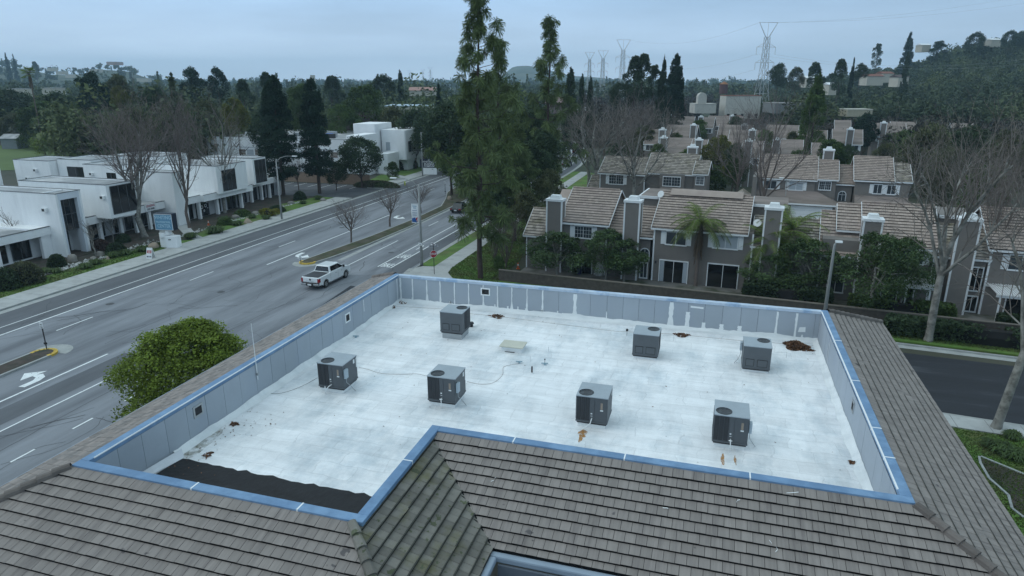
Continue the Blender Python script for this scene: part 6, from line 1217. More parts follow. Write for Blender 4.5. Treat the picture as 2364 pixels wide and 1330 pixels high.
def get_meshes(key):
    if key in MESH: return MESH[key]
    p = PR[key]
    if p[0] == 'b':
        _, seed, H, Wd, base, nl, n, leaf, ml, mb, r, k = p; V, F, rn, C_, Rr = lobed(seed, H, Wd, base, nl, n, leaf, **k)
        me = npmesh('crown', V, F, rn); me.materials.append(ml); tv, tf = tubesmesh(trunk_to(seed, H, base, C_, r), 6); tm = npmesh('trunk', tv, tf); tm.materials.append(mb); MESH[key] = (tm, me, H, Wd)
    elif p[0] == 'c':
        _, seed, H, Wd, base, n, leaf, ml, mb, droop, power, gap = p; q = np.random.default_rng(seed)
        nb = int(110*H/15) if gap < 1 else int(60*H/15); t = np.sort(q.random(nb)**.85); a = q.uniform(0, 2*np.pi, nb); rad = Wd/2*(1 - t)**power*(1 - .3*gap*q.random(nb))*(np.minimum(1, .45 + t*5)) + .05
        idx = q.integers(0, nb, n); u = q.random(n)**.6; z = base + (H-base)*t[idx] - droop*rad[idx]*u + q.normal(size=n)*.22*(1 + .3*gap); aa = a[idx] + q.normal(size=n)*.22/(u + .25)
        P = np.stack([rad[idx]*u*np.cos(aa), rad[idx]*u*np.sin(aa), np.maximum(z, .2)], 1); V, F = leafquads(P, leaf, q, up=0, asp=.45); me = npmesh('crown', V, F, np.clip(.5*q.random(nb)[idx] + .5*q.random(n), 0, 1)); me.materials.append(ml)
        segs = [((0,0,-.1), (0,0,H*.35), H*.017, H*.012), ((0,0,H*.35), (0,0,H*.97), H*.012, H*.002)] + [((0,0,base + (H-base)*t[i]), (rad[i]*.8*math.cos(a[i]), rad[i]*.8*math.sin(a[i]), base + (H-base)*t[i] - droop*rad[i]*.8), H*.004, H*.001) for i in range(0, nb, 2)]
        tv, tf = tubesmesh(segs, 5); tm = npmesh('trunk', tv, tf); tm.materials.append(mb); MESH[key] = (tm, me, H, Wd)
    elif p[0] == 'x': MESH[key] = p[1]()
    elif p[0] == 't':                     # bare tree: trunk, ascending limbs, then ever finer branchlets
        _, seed, H, Wd, up, m1, m2, knob, ml_, base, nm_, wig = p; q = random.Random(seed); big = []; fine = []
        def grow(P, d, L, r, lv):
            n_ = 4 if lv < 3 else 2; cur = d.copy(); w_ = wig*(.10 + .03*lv)
            for i in range(n_):
                cur = (cur + Vector((q.uniform(-1,1), q.uniform(-1,1), q.uniform(-.7,.7)))*w_ + Vector((0,0,up*.07))).normalized(); e_ = P + cur*(L/n_); r2 = r*.84
                (big if lv < 2 or (lv == 2 and i < 1) else fine).append((P, e_, r, r2)); P = e_; r = r2
                if lv < ml_:
                    for _ in range((2 if lv < 2 and q.random() < .75 else 1) + (1 if i == n_-1 else 0)):
                        s_ = cur.orthogonal().normalized(); s_.rotate(Matrix.Rotation(q.uniform(0, 6.28), 3, cur)); nd = (cur + s_*q.uniform(.45, .95) + Vector((0,0,.10*up))).normalized()
                        grow(P, nd, L*q.uniform(.42, .68)*(1.12 - .1*i), r*q.uniform(.5, .66), lv + 1)
            if knob and lv >= 1 and q.random() < .5: (big if lv < 2 else fine).append((P - cur*H*.008, P + cur*H*.012, r*2.4, r*1.6))
        tz = H*base; P0 = Vector((0,0,-.1)); P1_ = Vector((q.uniform(-.02,.02)*H, q.uniform(-.02,.02)*H, tz*.55)); P2_ = Vector((q.uniform(-.03,.03)*H, q.uniform(-.03,.03)*H, tz)); R0 = H*(.021 if up > .9 else .0135)
        big += [(P0, Vector((P1_.x*.2, P1_.y*.2, H*.025)), R0*1.35, R0), (Vector((P1_.x*.2, P1_.y*.2, H*.025)), P1_, R0, R0*.9), (P1_, P2_, R0*.9, R0*.8)]
        for i in range(nm_):
            a_ = 6.283*(i + q.uniform(-.25,.25))/nm_; sp_ = q.uniform(.35, .8)*(1.0 if up > .9 else 1.5) if i else .08; s0 = P1_.lerp(P2_, q.uniform(.5, 1.0)) if i > 1 else P2_
            grow(s0, Vector((math.cos(a_)*sp_, math.sin(a_)*sp_, 1)).normalized(), (H - tz)*q.uniform(.5, .62), R0*(.68 if i == 0 else q.uniform(.4, .55)), 1)
        allp = np.array([s_[1][:] for s_ in big + fine]); zt_ = np.percentile(allp[:,2], 99.7); sz = (H - 0)/zt_; sx_ = (Wd/2)/np.percentile(np.hypot(allp[:,0], allp[:,1]), 96)
        def conv(S): return [((s_[0].x*sx_, s_[0].y*sx_, s_[0].z*sz), (s_[1].x*sx_, s_[1].y*sx_, s_[1].z*sz), s_[2], s_[3]) for s_ in S]
        tv, tf = tubesmesh(conv(big), 6); tm = npmesh('trunk', tv, tf); tm.materials.append(m1)
        fv, ff = tubesmesh([(a_, b_, max(c_, H*(.00072 if up > .9 else .00062)), max(d_, H*(.0006 if up > .9 else .0004))) for a_, b_, c_, d_ in conv(fine)], 3); me = npmesh('twigs', fv, ff, np.repeat(np.random.default_rng(seed).random(len(fine)), 3)); me.materials.append(m2); MESH[key] = (tm, me, H, Wd)
    return MESH[key]
proto_broad('oakA', 1, 10, 9, 2.2, 42, 9000, .26, M_lfdark); proto_broad('oakB', 2, 10, 9, 2.2, 36, 8000, .28, M_lfgreen); proto_broad('oakC', 3, 10, 9, 1.2, 50, 9000, .26, M_lfolive)
proto_broad('brightA', 4, 10, 10, 1.5, 55, 9500, .24, M_lfbright); proto_broad('brightB', 5, 10, 9, 1.5, 40, 8500, .27, mat('leaf_mid', (.06,.095,.028), .75, .25, .4, rnd=.45, orand=.14, translucent=.25, spec=.25))
proto_broad('euc', 6, 12, 6, 2.5, 26, 5200, .3, M_lfdark, flat=1.1); proto_broad('round', 7, 9, 8, 1.5, 26, 6000, .3, M_fir); proto_broad('yellowA', 8, 9, 8, 1.5, 34, 6000, .28, mat('leaf_yellowgreen', (.11,.115,.02), .75, .25, .4, rnd=.4, translucent=.25))
PR['fir'] = ('c', 21, 20, 8.6, 3.4, 26000, .26, M_fir, M_bark, .12, .42, .5); PR['firB'] = ('c', 22, 20, 6.6, 3.2, 22000, .26, M_fir, M_bark, .1, .38, .4)
PR['cone'] = ('c', 23, 14, 4.2, .6, 8000, .3, M_fir, M_bark, .2, .7, .2); PR['cypress'] = ('c', 24, 14, 3.6, .4, 6500, .3, M_lfdark, M_bark, -.2, .5, .1); PR['scrag'] = ('c', 25, 15, 7.5, 2.5, 9000, .28, M_lfdark, M_bark, .1, .65, 1.0); PR['bigpine'] = ('c', 26, 18, 10, 2, 17000, .28, M_lfgreen, M_bark, .05, .6, 1.0)
PR['bareBig'] = ('t', 31, 18, 13, 1.3, M_barkpale, M_twig, False, 5, .27, 6, .9); PR['bareFine'] = ('t', 37, 16, 12, 1.4, M_barkbrown, M_twig, False, 5, .22, 5, .9)
PR['syc'] = ('t', 33, 16, 11, .25, M_barkpale, M_twigpale, False, 4, .25, 5, 1.9); PR['sycB'] = ('t', 34, 16, 10, .12, M_barkpale, M_twigpale, False, 4, .3, 5, 2.0); PR['brown'] = ('t', 35, 15, 12, .55, M_barkbrown, M_twig, False, 4, .28, 6, 1.3); PR['pollard'] = ('t', 36, 7, 4.5, 1.6, M_barkpale, M_twigpale, True, 3, .3, 3, 1.3); PR['street'] = ('t', 38, 6, 5.2, 1.2, M_barkbrown, M_twig, False, 4, .3, 6, .8); PR['shrubby'] = ('t', 39, 6, 4, 1.8, M_barkbrown, M_twig, False, 4, .08, 8, .8)
def pine_mesh(seed, H, Wd, base, ntuft, per, nlimb, mleaf, prof):
    q = np.random.default_rng(seed); segs = []; T_ = []
    pts = [Vector((0,0,-.1))] + [Vector((math.sin(i*1.3+seed)*.12, math.cos(i*1.7+seed)*.12, H*i/10)) for i in range(1, 11)]
    r0 = H*.0115
    for i in range(10): segs.append((pts[i], pts[i+1], r0*(1-.085*i), r0*(1-.085*(i+1))))
    for j in range(nlimb):
        t = ((j + .5)/nlimb)**.95; z = base + (H-base)*t*.985; a = j*2.399 + q.uniform(-.4,.4); L = Wd/2*prof(t)*q.uniform(.5, 1.4); zi = min(9, int(z/H*10)); s_ = pts[zi].lerp(pts[zi+1], min(1, z/H*10 - zi)) if zi else Vector((0,0,z)); d = Vector((math.cos(a), math.sin(a), .1 + .3*t))
        m_ = s_ + d*L*.5 + Vector((0,0,-.04*L)); e_ = s_ + d*L*.85 + Vector((0,0,.26*L)); rr_ = .05*(1-t) + .022; segs += [(s_, m_, rr_, rr_*.7), (m_, e_, rr_*.7, rr_*.3)]
        nt = max(1, int(ntuft/nlimb*(.4 + prof(t)) + q.random())); 
        for k in range(nt):
            f = 1.0 - .5*q.random()**1.2; p = (s_*(1-f*2) + m_*f*2) if f < .5 else (m_*(2-2*f) + e_*(2*f-1)); off_ = Vector((q.normal(), q.normal(), q.normal()*.5))*L*.12; T_.append(p + off_ + Vector((0,0,-.12*L*q.random())))
    for k in range(6): T_.append(Vector((q.normal()*.15, q.normal()*.15, H*(.95+.01*k))))
    T_ = np.array([v[:] for v in T_]); n = len(T_)*per; idx = np.repeat(np.arange(len(T_)), per); d = q.normal(size=(n,3)); d /= np.linalg.norm(d, axis=1)[:,None]; d[:,2] -= .45
    sz = (.62*(.6 + .6*q.random(len(T_))))[idx][:,None]; C_ = T_[idx] + d*sz*.55; side = np.cross(d, q.normal(size=(n,3))); side /= np.linalg.norm(side, axis=1)[:,None]; w_ = .03
    V = np.stack([C_ - d*sz*.5 - side*w_*.4, C_ - d*sz*.5 + side*w_*.4, C_ + d*sz*.6 + side*w_ + np.array([0,0,-.05]), C_ + d*sz*.6 - side*w_ + np.array([0,0,-.05])], 1).reshape(-1,3); F = np.arange(n*4).reshape(n,4)
    me = npmesh('crown', V, F, np.clip(.6*q.random(len(T_))[idx] + .4*q.random(n), 0, 1)); me.materials.append(mleaf); tv, tf = tubesmesh(segs, 6); tm = npmesh('trunk', tv, tf); tm.materials.append(mat('pine_trunk', (.065,.045,.04), .95, .35, 3, bump=.8, bscale=10)); return tm, me, H, Wd
M_ndl = mat('long_needles', (.11,.15,.055), .7, .25, .5, rnd=.5, translucent=.2, spec=.3)
PR['pine1'] = ('x', lambda: pine_mesh(3, 27.5, 8.8, 4.2, 330, 62, 60, M_ndl, lambda t: (1.0 if t < .45 else 1.0 - (t-.45)*1.05)*(.75+.25*math.sin(t*26))))
PR['pine2'] = ('x', lambda: pine_mesh(7, 24, 8.0, 5, 230, 62, 48, M_ndl, lambda t: (1.0 if t < .3 else min(1, max(.2, 1.5 - t*1.35)))*(.75+.25*math.sin(t*21))))
PR['pine3'] = ('x', lambda: pine_mesh(11, 20, 7.5, 3, 380, 60, 44, M_ndl, lambda t: 1.05 - t*.75))
def tree(key, x, y, H, Wd, label, group=None, name='tree', cat='tree', rot=None, z0=0.0, lean=None):
    tm, cm, h0, w0 = get_meshes(key); t = thing(name, label, cat, (x, y, z0), rng.uniform(0, 6.28) if rot is None else rot, group)
    if lean: t.rotation_euler = (lean[0], lean[1], rot or 0)
    s_ = Wd/w0; sz = H/h0
    if PR[key][0] == 'b' and sz > 1.3*s_: sz = 1.3*s_          # tall tree: the crown keeps its shape and sits on a longer trunk
    for nm, me in (('trunk', tm), ('crown' if me_is_leaf(cm) else 'twigs', cm)):
        o = bpy.data.objects.new(nm, me); COL.objects.link(o); o.parent = t; o.scale = (s_, s_, H/h0)
        if nm == 'crown': o.scale = (s_, s_, sz); o.location = (0, 0, H - h0*sz)
    return t
def me_is_leaf(me): return me.name.startswith('crown')
def tp(key, px, py, D, wpx, label, **k):
    x, y, z = top_at(px, py, D); d = ray(px, py); kk = D/float(d @ _hd); return tree(key, x, y, z - k.get('z0', 0), wpx*kk, label, **k)
def tb(key, bx, by, tx, ty, wpx, label, **k):
    x, y = g(bx, by); D = float(np.array([x, y, 0]) @ _hd); X, Y, Z = top_at(tx, ty, D); return tree(key, x, y, Z, wpx*D/1560*1.04, label, **k)
# ---- foreground camphor-like tree by the building
r_ = ray(405, 850); k_ = -26.2/r_[0]; fy = float(r_[1]*k_); fz = float(CAMH + r_[2]*k_); wk = k_*FPX/FPX
PR['front'] = ('b', 55, 8.2, 7.4, .6, 190, 62000, .085, mat('leaf_front', (.165,.225,.03), .7, .2, .5, rnd=.55, translucent=.3, spec=.3), M_bark, .2, {'asp': .95, 'rough': .4, 'rs': .62})
tree('front', -25.55, fy + .2, fz + 3.0, 340*k_*1.08, 'dense bright green tree between the avenue and the left side of the white-roofed building', name='broadleaf_tree', rot=.6)
GL = 'trees behind the office blocks'; GC = 'trees between the avenue and the estate'; GE = 'trees in the estate'; GH = 'trees on the horizon'
tp('round', 205, 168, 190, 78, 'dark umbrella-shaped tree left of the big bare tree, on the skyline', group=GL); tp('oakC', 268, 172, 205, 70, 'dull olive tree with a yellowish patch behind the big bare tree', group=GL)
tp('yellowA', 272, 196, 178, 46, 'small yellow-green crown peeking over the big bare tree', group=GL); tp('brightB', 168, 240, 190, 112, 'bright green spreading tree just left of the big bare tree', group=GL); tp('brightB', 72, 243, 205, 96, 'bright green tree above the small meadow at the far left', group=GL)
tp('brightA', 118, 300, 178, 96, 'low bright green tree at the right end of the meadow', group=GL); tp('oakA', 128, 212, 225, 120, 'dark tree between the fan palm and the umbrella-shaped tree', group=GL); tp('oakA', 18, 205, 240, 130, 'dark tree at the left edge of the view', group=GL)
tp('oakC', 28, 262, 222, 80, 'grey-green tree at the left edge beside the meadow', group=GL); tp('round', 436, 158, 255, 68, 'left one of two dark rounded trees standing close on the skyline', group=GL); tp('round', 497, 157, 255, 54, 'right one of two dark rounded trees standing close on the skyline', group=GL)
tp('yellowA', 540, 224, 140, 60, 'yellow-green tree left of the larger dark fir', group=GL); tp('oakA', 352, 198, 190, 70, 'dark tree behind the second tall bare tree', group=GL); tp('oakB', 405, 232, 150, 110, 'dark green tree behind the tangle of bare crowns', group=GL)
tp('euc', 611, 162, 265, 42, 'small clumpy tree on the skyline above the larger fir', group=GL); tp('euc', 557, 178, 230, 46, 'ragged dark tree on the skyline left of the firs', group=GL); tp('brightB', 690, 190, 172, 100, 'soft green tree filling the gap between the two firs', group=GL)
tp('oakB', 838, 196, 178, 100, 'green tree behind the long white office building, right of the narrow fir', group=GL); tp('euc', 765, 170, 285, 60, 'clumpy dark tree on the skyline right of the narrow fir', group=GL); tp('oakA', 882, 172, 275, 66, 'broad dark tree on the skyline left of the pointed cypress', group=GL)
tp('cypress', 923, 163, 290, 25, 'pointed dark cypress standing alone on the skyline', group=GL, name='cypress'); tp('oakC', 905, 246, 168, 90, 'olive tree above the rounded white stair tower', group=GL); tp('oakA', 955, 252, 158, 90, 'dark tree right of the rounded white tower', group=GL); tp('cone', 1012, 198, 195, 36, 'dark conical tree left of the tall pine', group=GL)
tp('oakB', 100, 232, 215, 80, 'mid green tree below the fan palm', group=GL); tp('oakC', 470, 232, 160, 90, 'olive tree behind the forked bare tree', group=GL); tp('oakA', 610, 250, 150, 90, 'dark tree hidden behind the larger fir', group=GL); tp('oakB', 790, 240, 165, 80, 'leafy tree above the brown roof', group=GL); tp('oakC', 300, 250, 140, 120, 'dull green tree seen through the big bare crown', group=GL)
tree('oakA', *g(836, 434), 9.6, 8.8, 'dark round oak in front of the rounded white towers', group=GL, name='oak_tree'); tp('oakA', 772, 372, 126, 56, 'smaller dark tree against the white wall beside the oak', group=GL); tp('brightB', 905, 372, 140, 34, 'small pale green shrub tree at the foot of the white tower', group=GL)
tb('fir', 655, 452, 636, 180, 108, 'larger broad dark fir in front of the long white office building', group='two dark firs by the car park', name='fir_tree'); tb('firB', 738, 447, 736, 188, 82, 'narrower dark fir right of the larger one', group='two dark firs by the car park', name='fir_tree')
GB = 'bare trees along the office frontage'
tb('bareBig', 335, 548, 290, 196, 225, 'largest bare tree with a dense purplish twig crown over the offices', group=GB, name='bare_tree', rot=.3); tp('bareFine', 392, 202, 92, 150, 'slim bare tree rising behind the blue sign', group=GB, name='bare_tree'); tb('syc', 520, 492, 492, 200, 190, 'forked bare tree with pale trunk right of the blue sign', group=GB, name='bare_tree', rot=2.4)
tb('pollard', 45, 588, 30, 478, 70, 'knobbly pollarded bare tree at the left edge', group=GB, name='bare_tree'); tb('pollard', 222, 592, 205, 500, 60, 'thin dark bare sapling beside the recessed entrance', group=GB, name='bare_tree'); tb('pollard', 262, 560, 245, 478, 44, 'stubby bare sapling before the canopy columns', group=GB, name='bare_tree')
tb('street', 690, 440, 690, 362, 52, 'small bare tree in the car park between the firs', group=GB, name='bare_tree'); GM = 'small bare trees on the avenue median'
tb('street', 811, 560, 808, 458, 95, 'bare median tree nearest the white pickup', group=GM, name='bare_tree', rot=.5); tb('street', 900, 523, 897, 428, 92, 'bare median tree in the middle, left of the banner pole', group=GM, name='bare_tree', rot=2.1); tb('street', 972, 492, 978, 418, 70, 'bare median tree directly behind the banner pole', group=GM, name='bare_tree', rot=4)
# centre mass
tb('pine1', 1110, 645, 1074, -22, 190, 'tallest pine with drooping needle tufts and a bare lower trunk, top cut by the frame', group=GC, name='pine_tree', rot=.2); tp('pine2', 1150, 92, 88, 120, 'pine just right of the tallest one, its trunk half hidden', group=GC, name='pine_tree', rot=1.2); tp('pine2', 1270, 38, 104, 150, 'slender pine with a spiky bare leader, right of the tallest pine', group=GC, name='pine_tree', rot=3.1)
tp('pine3', 1190, 285, 84, 120, 'low bushy pine between the two tall pines', group=GC, name='pine_tree'); tb('oakA', 1042, 452, 1035, 235, 125, 'dark broad tree growing in the median behind the tall pine', group=GC)
for a in (('oakC',1100,268,120,130,'dark olive tree behind the trunk of the tallest pine'),('oakA',1232,240,112,120,'dark tree directly behind the slender pine'),('oakA',1225,330,90,130,'dark leafy tree at the corner of the lawn'),('oakC',1268,392,84,84,'grey-green tree against the first town house roofs'),('oakB',1170,330,94,120,'green tree left of the slender pine trunk'),('oakA',1140,430,82,90,'dark shrub tree low behind the pine trunk'),('oakA',975,262,150,70,'dark tree above the navy sign'),('oakC',1215,440,76,90,'olive shrub tree beside the left town house'),('oakA',1255,300,98,100,'dark tree right of the slender pine trunk'),('oakB',1060,330,118,90,'green tree behind the median tree')): tp(*a[:5], a[5], group=GC)
tp('shrubby', 1168, 478, 71.5, 80, 'tall purple-brown bare shrub left of the first town house', group=GC, name='bare_shrub', cat='shrub'); tp('shrubby', 1140, 505, 72, 56, 'smaller bare shrub behind the pine trunk', group=GC, name='bare_shrub', cat='shrub')
GS = 'conifers on the estate skyline'
for a in (('euc',1468,124,190,50,'leftmost ragged pine of the skyline group right of the pylons'),('euc',1488,119,196,50,'tallest ragged pine of the skyline group right of the pylons'),('euc',1512,146,200,40,'small cone between the ragged pines and the pointed cypresses'),('scrag',1534,137,196,48,'narrow pointed conifer in the middle of the skyline group'),('firB',1563,131,188,62,'rightmost dense pointed conifer of the skyline group'),('cypress',1318,158,190,44,'dark cypress right of the slender pine'),('cypress',1344,172,195,24,'left one of a close pair of cypresses before the pylons'),('cypress',1364,178,195,24,'right one of a close pair of cypresses before the pylons'),('oakA',1435,190,200,60,'dark round tree below the largest distant pylon')): tp(*a[:5], a[5], group=GS)
GY = 'pale-limbed bare sycamores by the avenue'
tb('syc', 1358, 440, 1338, 206, 220, 'leftmost pale-limbed sycamore by the far bend of the avenue', group=GY, name='sycamore'); tb('sycB', 1376, 462, 1412, 212, 260, 'widest pale-limbed sycamore left of the mossy roofs', group=GY, name='sycamore', rot=1.0); tb('syc', 1462, 500, 1498, 206, 230, 'pale sycamore in front of the mossy second-row roofs', group=GY, name='sycamore', rot=2.6); tp('syc', 1540, 216, 150, 110, 'greyish bare tree behind the mossy roofs', group=GY, name='sycamore'); tp('brown', 1400, 230, 150, 130, 'purplish bare tree behind the sycamores', group=GY, name='bare_tree'); tp('bareFine', 1470, 232, 160, 150, 'hazy bare tree below the ragged pines', group=GY, name='bare_tree')
GR = 'bare trees in and beside the estate'
tp('brown', 1795, 186, 86, 270, 'large dark-limbed bare tree in front of the garage house', group=GR, name='bare_tree', rot=.9); tp('brown', 1720, 240, 105, 180, 'brown bare tree behind the broad front-row roof', group=GR, name='bare_tree'); tp('bareFine', 1750, 250, 150, 120, 'fine-twigged bare tree below the pylon', group=GR, name='bare_tree'); tp('brown', 1665, 262, 150, 70, 'dark purplish bare tree below the white chapel', group=GR, name='bare_tree')
tb('sycB', 2142, 790, 2185, 206, 420, 'tall sycamore rising from the verge right of the lamp pole', group=GR, name='sycamore', rot=.4); x, y = g(2298, 992); tree('sycB', x, y, 17.5, 12.0, 'leaning pale sycamore trunk on the near lawn at the right edge', group=GR, name='sycamore', lean=(R(-4), R(11)), rot=.3)
tp('brown', 2300, 330, 66, 260, 'dense brown bare tree in front of the last town house', group=GR, name='bare_tree', rot=2); tp('bareFine', 2352, 300, 58, 150, 'bare tree crown filling the right edge above the lawn', group=GR, name='bare_tree', rot=3); tp('syc', 2290, 290, 90, 240, 'pale bare tree behind the last town house', group=GR, name='bare_tree'); tp('syc', 2120, 300, 100, 190, 'bare sycamore between the second-row end house and the woods', group=GR, name='sycamore', rot=1.5)
for a in (('bigpine',1892,178,142,108,'large dark pine standing above the estate roofs'),('round',2003,262,170,62,'dark round tree between two chimneys in the estate'),('yellowA',1662,310,128,92,'yellow-green tree behind the mossy roofs'),('brightB',1640,378,112,88,'green tree beside the small porch house'),('brightB',1925,318,128,88,'green tree behind the garage house chimney'),('oakB',1850,345,125,70,'dark green tree at the foot of the large dark pine'),('oakC',2155,286,118,130,'olive tree behind the tall sycamore'),('oakA',2245,290,130,130,'dark tree at the wood edge on the right'),('oakC',2335,300,110,120,'brown-green tree at the right edge behind bare twigs'),('oakB',2100,300,150,80,'green tree right of the white garage house'),('oakC',2050,330,135,70,'dull green tree in front of the white garage house'),('oakA',1700,330,120,50,'dark small tree above the broad front-row roof'),('brightB',1985,360,122,60,'green shrub tree below the gabled house'),('oakC',2200,340,105,110,'olive tree behind the bare sycamore crown'),('oakB',2290,380,92,110,'green tree behind the last town house roof')): tp(*a[:5], a[5], group=GE)
for a in (('oakB',1590,345,120,52,'green garden tree left of the bright green one, second row'),('brightB',1705,352,113,56,'light green garden tree left of the large dark-limbed bare tree'),('oakB',1770,300,140,50,'garden tree behind the garage house ridge'),('oakC',1832,304,148,52,'dull green tree left of the large dark pine'),('oakA',1962,334,138,46,'small dark tree right of the garage house chimney'),('brightB',2062,304,160,56,'light green tree below the white garage house'),('oakB',1615,276,178,44,'small tree among the farthest roofs on the left'),('oakA',1702,268,190,44,'dark tree just below the white Spanish hall'),('oakB',1558,306,150,44,'green tree between the rust-streaked roof and the sycamores'),('oakA',2130,335,124,80,'dark tree behind the right end house of the second row'),('oakB',1520,332,132,50,'green tree above the left mossy roof'),('oakA',1440,325,122,84,'dark tree seen through the widest sycamore'),('oakC',1490,292,150,90,'olive tree behind the sycamore crowns'),('oakA',1545,262,215,60,'dark tree at the back left corner of the estate'),('oakB',1865,288,178,60,'green tree at the back of the estate by the pine')): tp(*a[:5], a[5], group=GE)
# leafy trees of the back gardens
PR['mag'] = ('b', 61, 5.2, 5.4, 1.5, 46, 8500, .115, mat('leaf_magnolia', (.06,.105,.03), .65, .25, .4, rnd=.45, translucent=.2, spec=.5), M_barkpale, .13, {'rough': .35, 'asp': .8, 'rs': .62}); PR['magB'] = ('b', 62, 5.2, 5.6, 1.3, 44, 8500, .115, MATS['leaf_magnolia'], M_barkpale, .13, {'rough': .35, 'asp': .8, 'rs': .62})
GG = 'leafy trees in the back gardens'
for a in (('mag',1258,535,1285,648,160,'loose leafy tree in front of the left town house'),('magB',1380,528,1398,652,140,'leafy tree before the lattice panels'),('mag',1452,552,1440,655,110,'leafy tree in front of the tall trimmed chimney'),('magB',1850,548,1850,690,170,'leafy tree below the palms left of the lamp pole'),('mag',1990,538,2003,738,190,'dark leafy tree right of the lamp pole'),('magB',2085,545,2075,720,150,'leafy tree half covering the white pergola'),('mag',1785,590,1785,688,165,'dense dark tree with a forked trunk above the garden wall')): tb(a[0], a[3], a[4], a[1], a[2], a[5], a[6], group=GG)
tp('oakB', 1150, 590, 70, 30, 'small green shrub by the traffic cone', group=GG, name='shrub', cat='shrub')
x, y = T(-9, 30); tree('oakC', x, y, 3.4, 6.5, 'round olive bush between the front and second rows', group=GG, name='shrub', cat='shrub')
# palms
def palm_mesh(seed, H, nf, L, queen=True):
    q = random.Random(seed); V = []; F = []; rn = []; segs = []
    n = 8
    for i in range(n): segs.append((Vector((math.sin(i*.5)*.05,0,H*i/n-.1)), Vector((math.sin((i+1)*.5)*.05,0,H*(i+1)/n-.1)), .2 - .01*i, .2 - .01*(i+1)))
    dead = []
    for k in range(nf):
        a = k*2.4 + q.uniform(-.2,.2); el = (q.uniform(-.2, 1.25) if queen else q.uniform(-.6, 1.3)); P = Vector((0,0,H)); d = Vector((math.cos(a)*math.cos(el), math.sin(a)*math.cos(el), math.sin(el))); m_ = 12; l_ = L*q.uniform(.8, 1.1)
        if queen:
            for i in range(m_):
                P2 = P + d*(l_/m_); side = d.cross(Vector((0,0,1))).normalized(); upv = side.cross(d); w_ = .5*math.sin(math.pi*(i+1.5)/(m_+2))*1.3
                for s_ in (1,-1):
                    for j in range(4):
                        f0 = j/4; b0 = P + (P2-P)*f0; tip = b0 + side*s_*w_ + d*.25 + Vector((0,0,-.38*w_ + q.uniform(-.08,.08))); k_0 = len(V); V += [tuple(b0), tuple(b0 + d*.055), tuple(tip)]; F.append((k_0, k_0+1, k_0+2)); rn.append(q.random())
                segs.append((P, P2, .022, .018)); P = P2; d = (d + Vector((0,0,-.14))).normalized()
        else:
            E_ = P + d*l_*.55; segs.append((P, E_, .03, .02)); side = d.cross(Vector((0,0,1))).normalized(); upv = side.cross(d)
            for j in range(14):
                an = (j-6.5)*.2; dd = d*math.cos(an) + side*math.sin(an); k_0 = len(V); V += [tuple(E_ - upv*.03), tuple(E_ + upv*.03 + side*.05), tuple(E_ + dd*l_*.5 + Vector((0,0,-.12)))]; F.append((k_0,k_0+1,k_0+2)); rn.append(q.random())
    for k in range(46 if queen else 60):
        a = q.uniform(0, 6.28); z = H - q.uniform(0, 2.6 if queen else 2.2); r_ = .22 + q.uniform(0,.22); k_0 = len(V); p = Vector((math.cos(a)*r_*.5, math.sin(a)*r_*.5, z)); e_ = p + Vector((math.cos(a)*.25, math.sin(a)*.25, -q.uniform(1.0,1.9))); dead.append((p, e_, .07, .02))
    me = npmesh('crown', V, F, rn); me.materials.append(M_palm); tv, tf = tubesmesh(segs, 7); tm = npmesh('trunk', tv, tf); tm.materials.append(M_barkbrown); dv_, df = tubesmesh(dead, 4); dm = npmesh('dead_fronds', dv_, df); dm.materials.append(M_deadpalm); return tm, me, dm
def palm(px, py, bx, by, label, seed, L=2.6, nf=26, queen=True, D=None, group='palms in the back gardens'):
    if D: x, y, Z = top_at(px, py, D)
    else: x, y = g(bx, by); D = float(np.array([x, y, 0]) @ _hd); _, _, Z = top_at(px, py, D)
    tm, me, dm = palm_mesh(seed, Z - (L*.42 if queen else .6), nf, L, queen); t = thing('palm_tree', label, 'palm tree', (x, y, 0), seed, group)
    for nm, m_ in (('trunk', tm), ('fronds', me), ('dead_fronds', dm)): o = bpy.data.objects.new(nm, m_); COL.objects.link(o); o.parent = t
palm(1602, 476, 1605, 664, 'queen palm with a skirt of dead fronds before the wide town house', 1, 3.7, 28); palm(1812, 490, 1812, 670, 'taller queen palm left of the lamp pole', 2, 4.0, 30); palm(1770, 525, 1765, 676, 'lower queen palm with arching fronds beside the corner planter', 3, 3.8, 26)
palm(66, 165, 0, 0, 'fan palm standing alone above the dark trees at the far left', 4, 2.2, 46, False, 185, None); palm(905, 700, 0, 0, '', 5) if False else None
# shrubs, hedges, strappy plants
def bush(x, y, w, h, label, ml, group=None, seed=1, leaf=.09, n=3200, name='shrub', d=None, box=False, z0=.07):
    q = np.random.default_rng(seed); dd = q.normal(size=(n,3)); dd[:,2] = np.abs(dd[:,2]); dd /= np.linalg.norm(dd, axis=1)[:,None]
    if box: dd = np.sign(dd)*np.abs(dd)**.35; dd[:,2] = np.abs(dd[:,2]); dd /= np.max(np.abs(dd), axis=1)[:,None]**.8
    P = dd*np.array([w/2, (d or w)/2, h])*(1 - .14*q.random(n)[:,None]); P += q.normal(size=P.shape)*.03; P[:,2] = np.maximum(P[:,2], .03); V, F = leafquads(P, leaf, q, up=.2, asp=.9)
    nz = .5 + .5*np.sin(P[:,0]*3.1 + seed)*np.sin(P[:,1]*2.7) ; t = thing(name, label, 'hedge' if name == 'hedge' else 'shrub', (x, y, z0), q.uniform(-.1,.1), group); o = link('foliage', npmesh('foliage', V, F, np.clip(.35*nz + .65*q.random(n), 0, 1)), ml, t)
    b = MB(); b.tube([(0,0,0),(0,0,h*.5),(0,0,h*.82)], [w*.3, w*.36, w*.2], 10); c = b.build('inner_twigs', M_under, t); c.scale = (1, (d or w)/w, 1); return t
GSH = 'clipped shrubs in front of the offices'
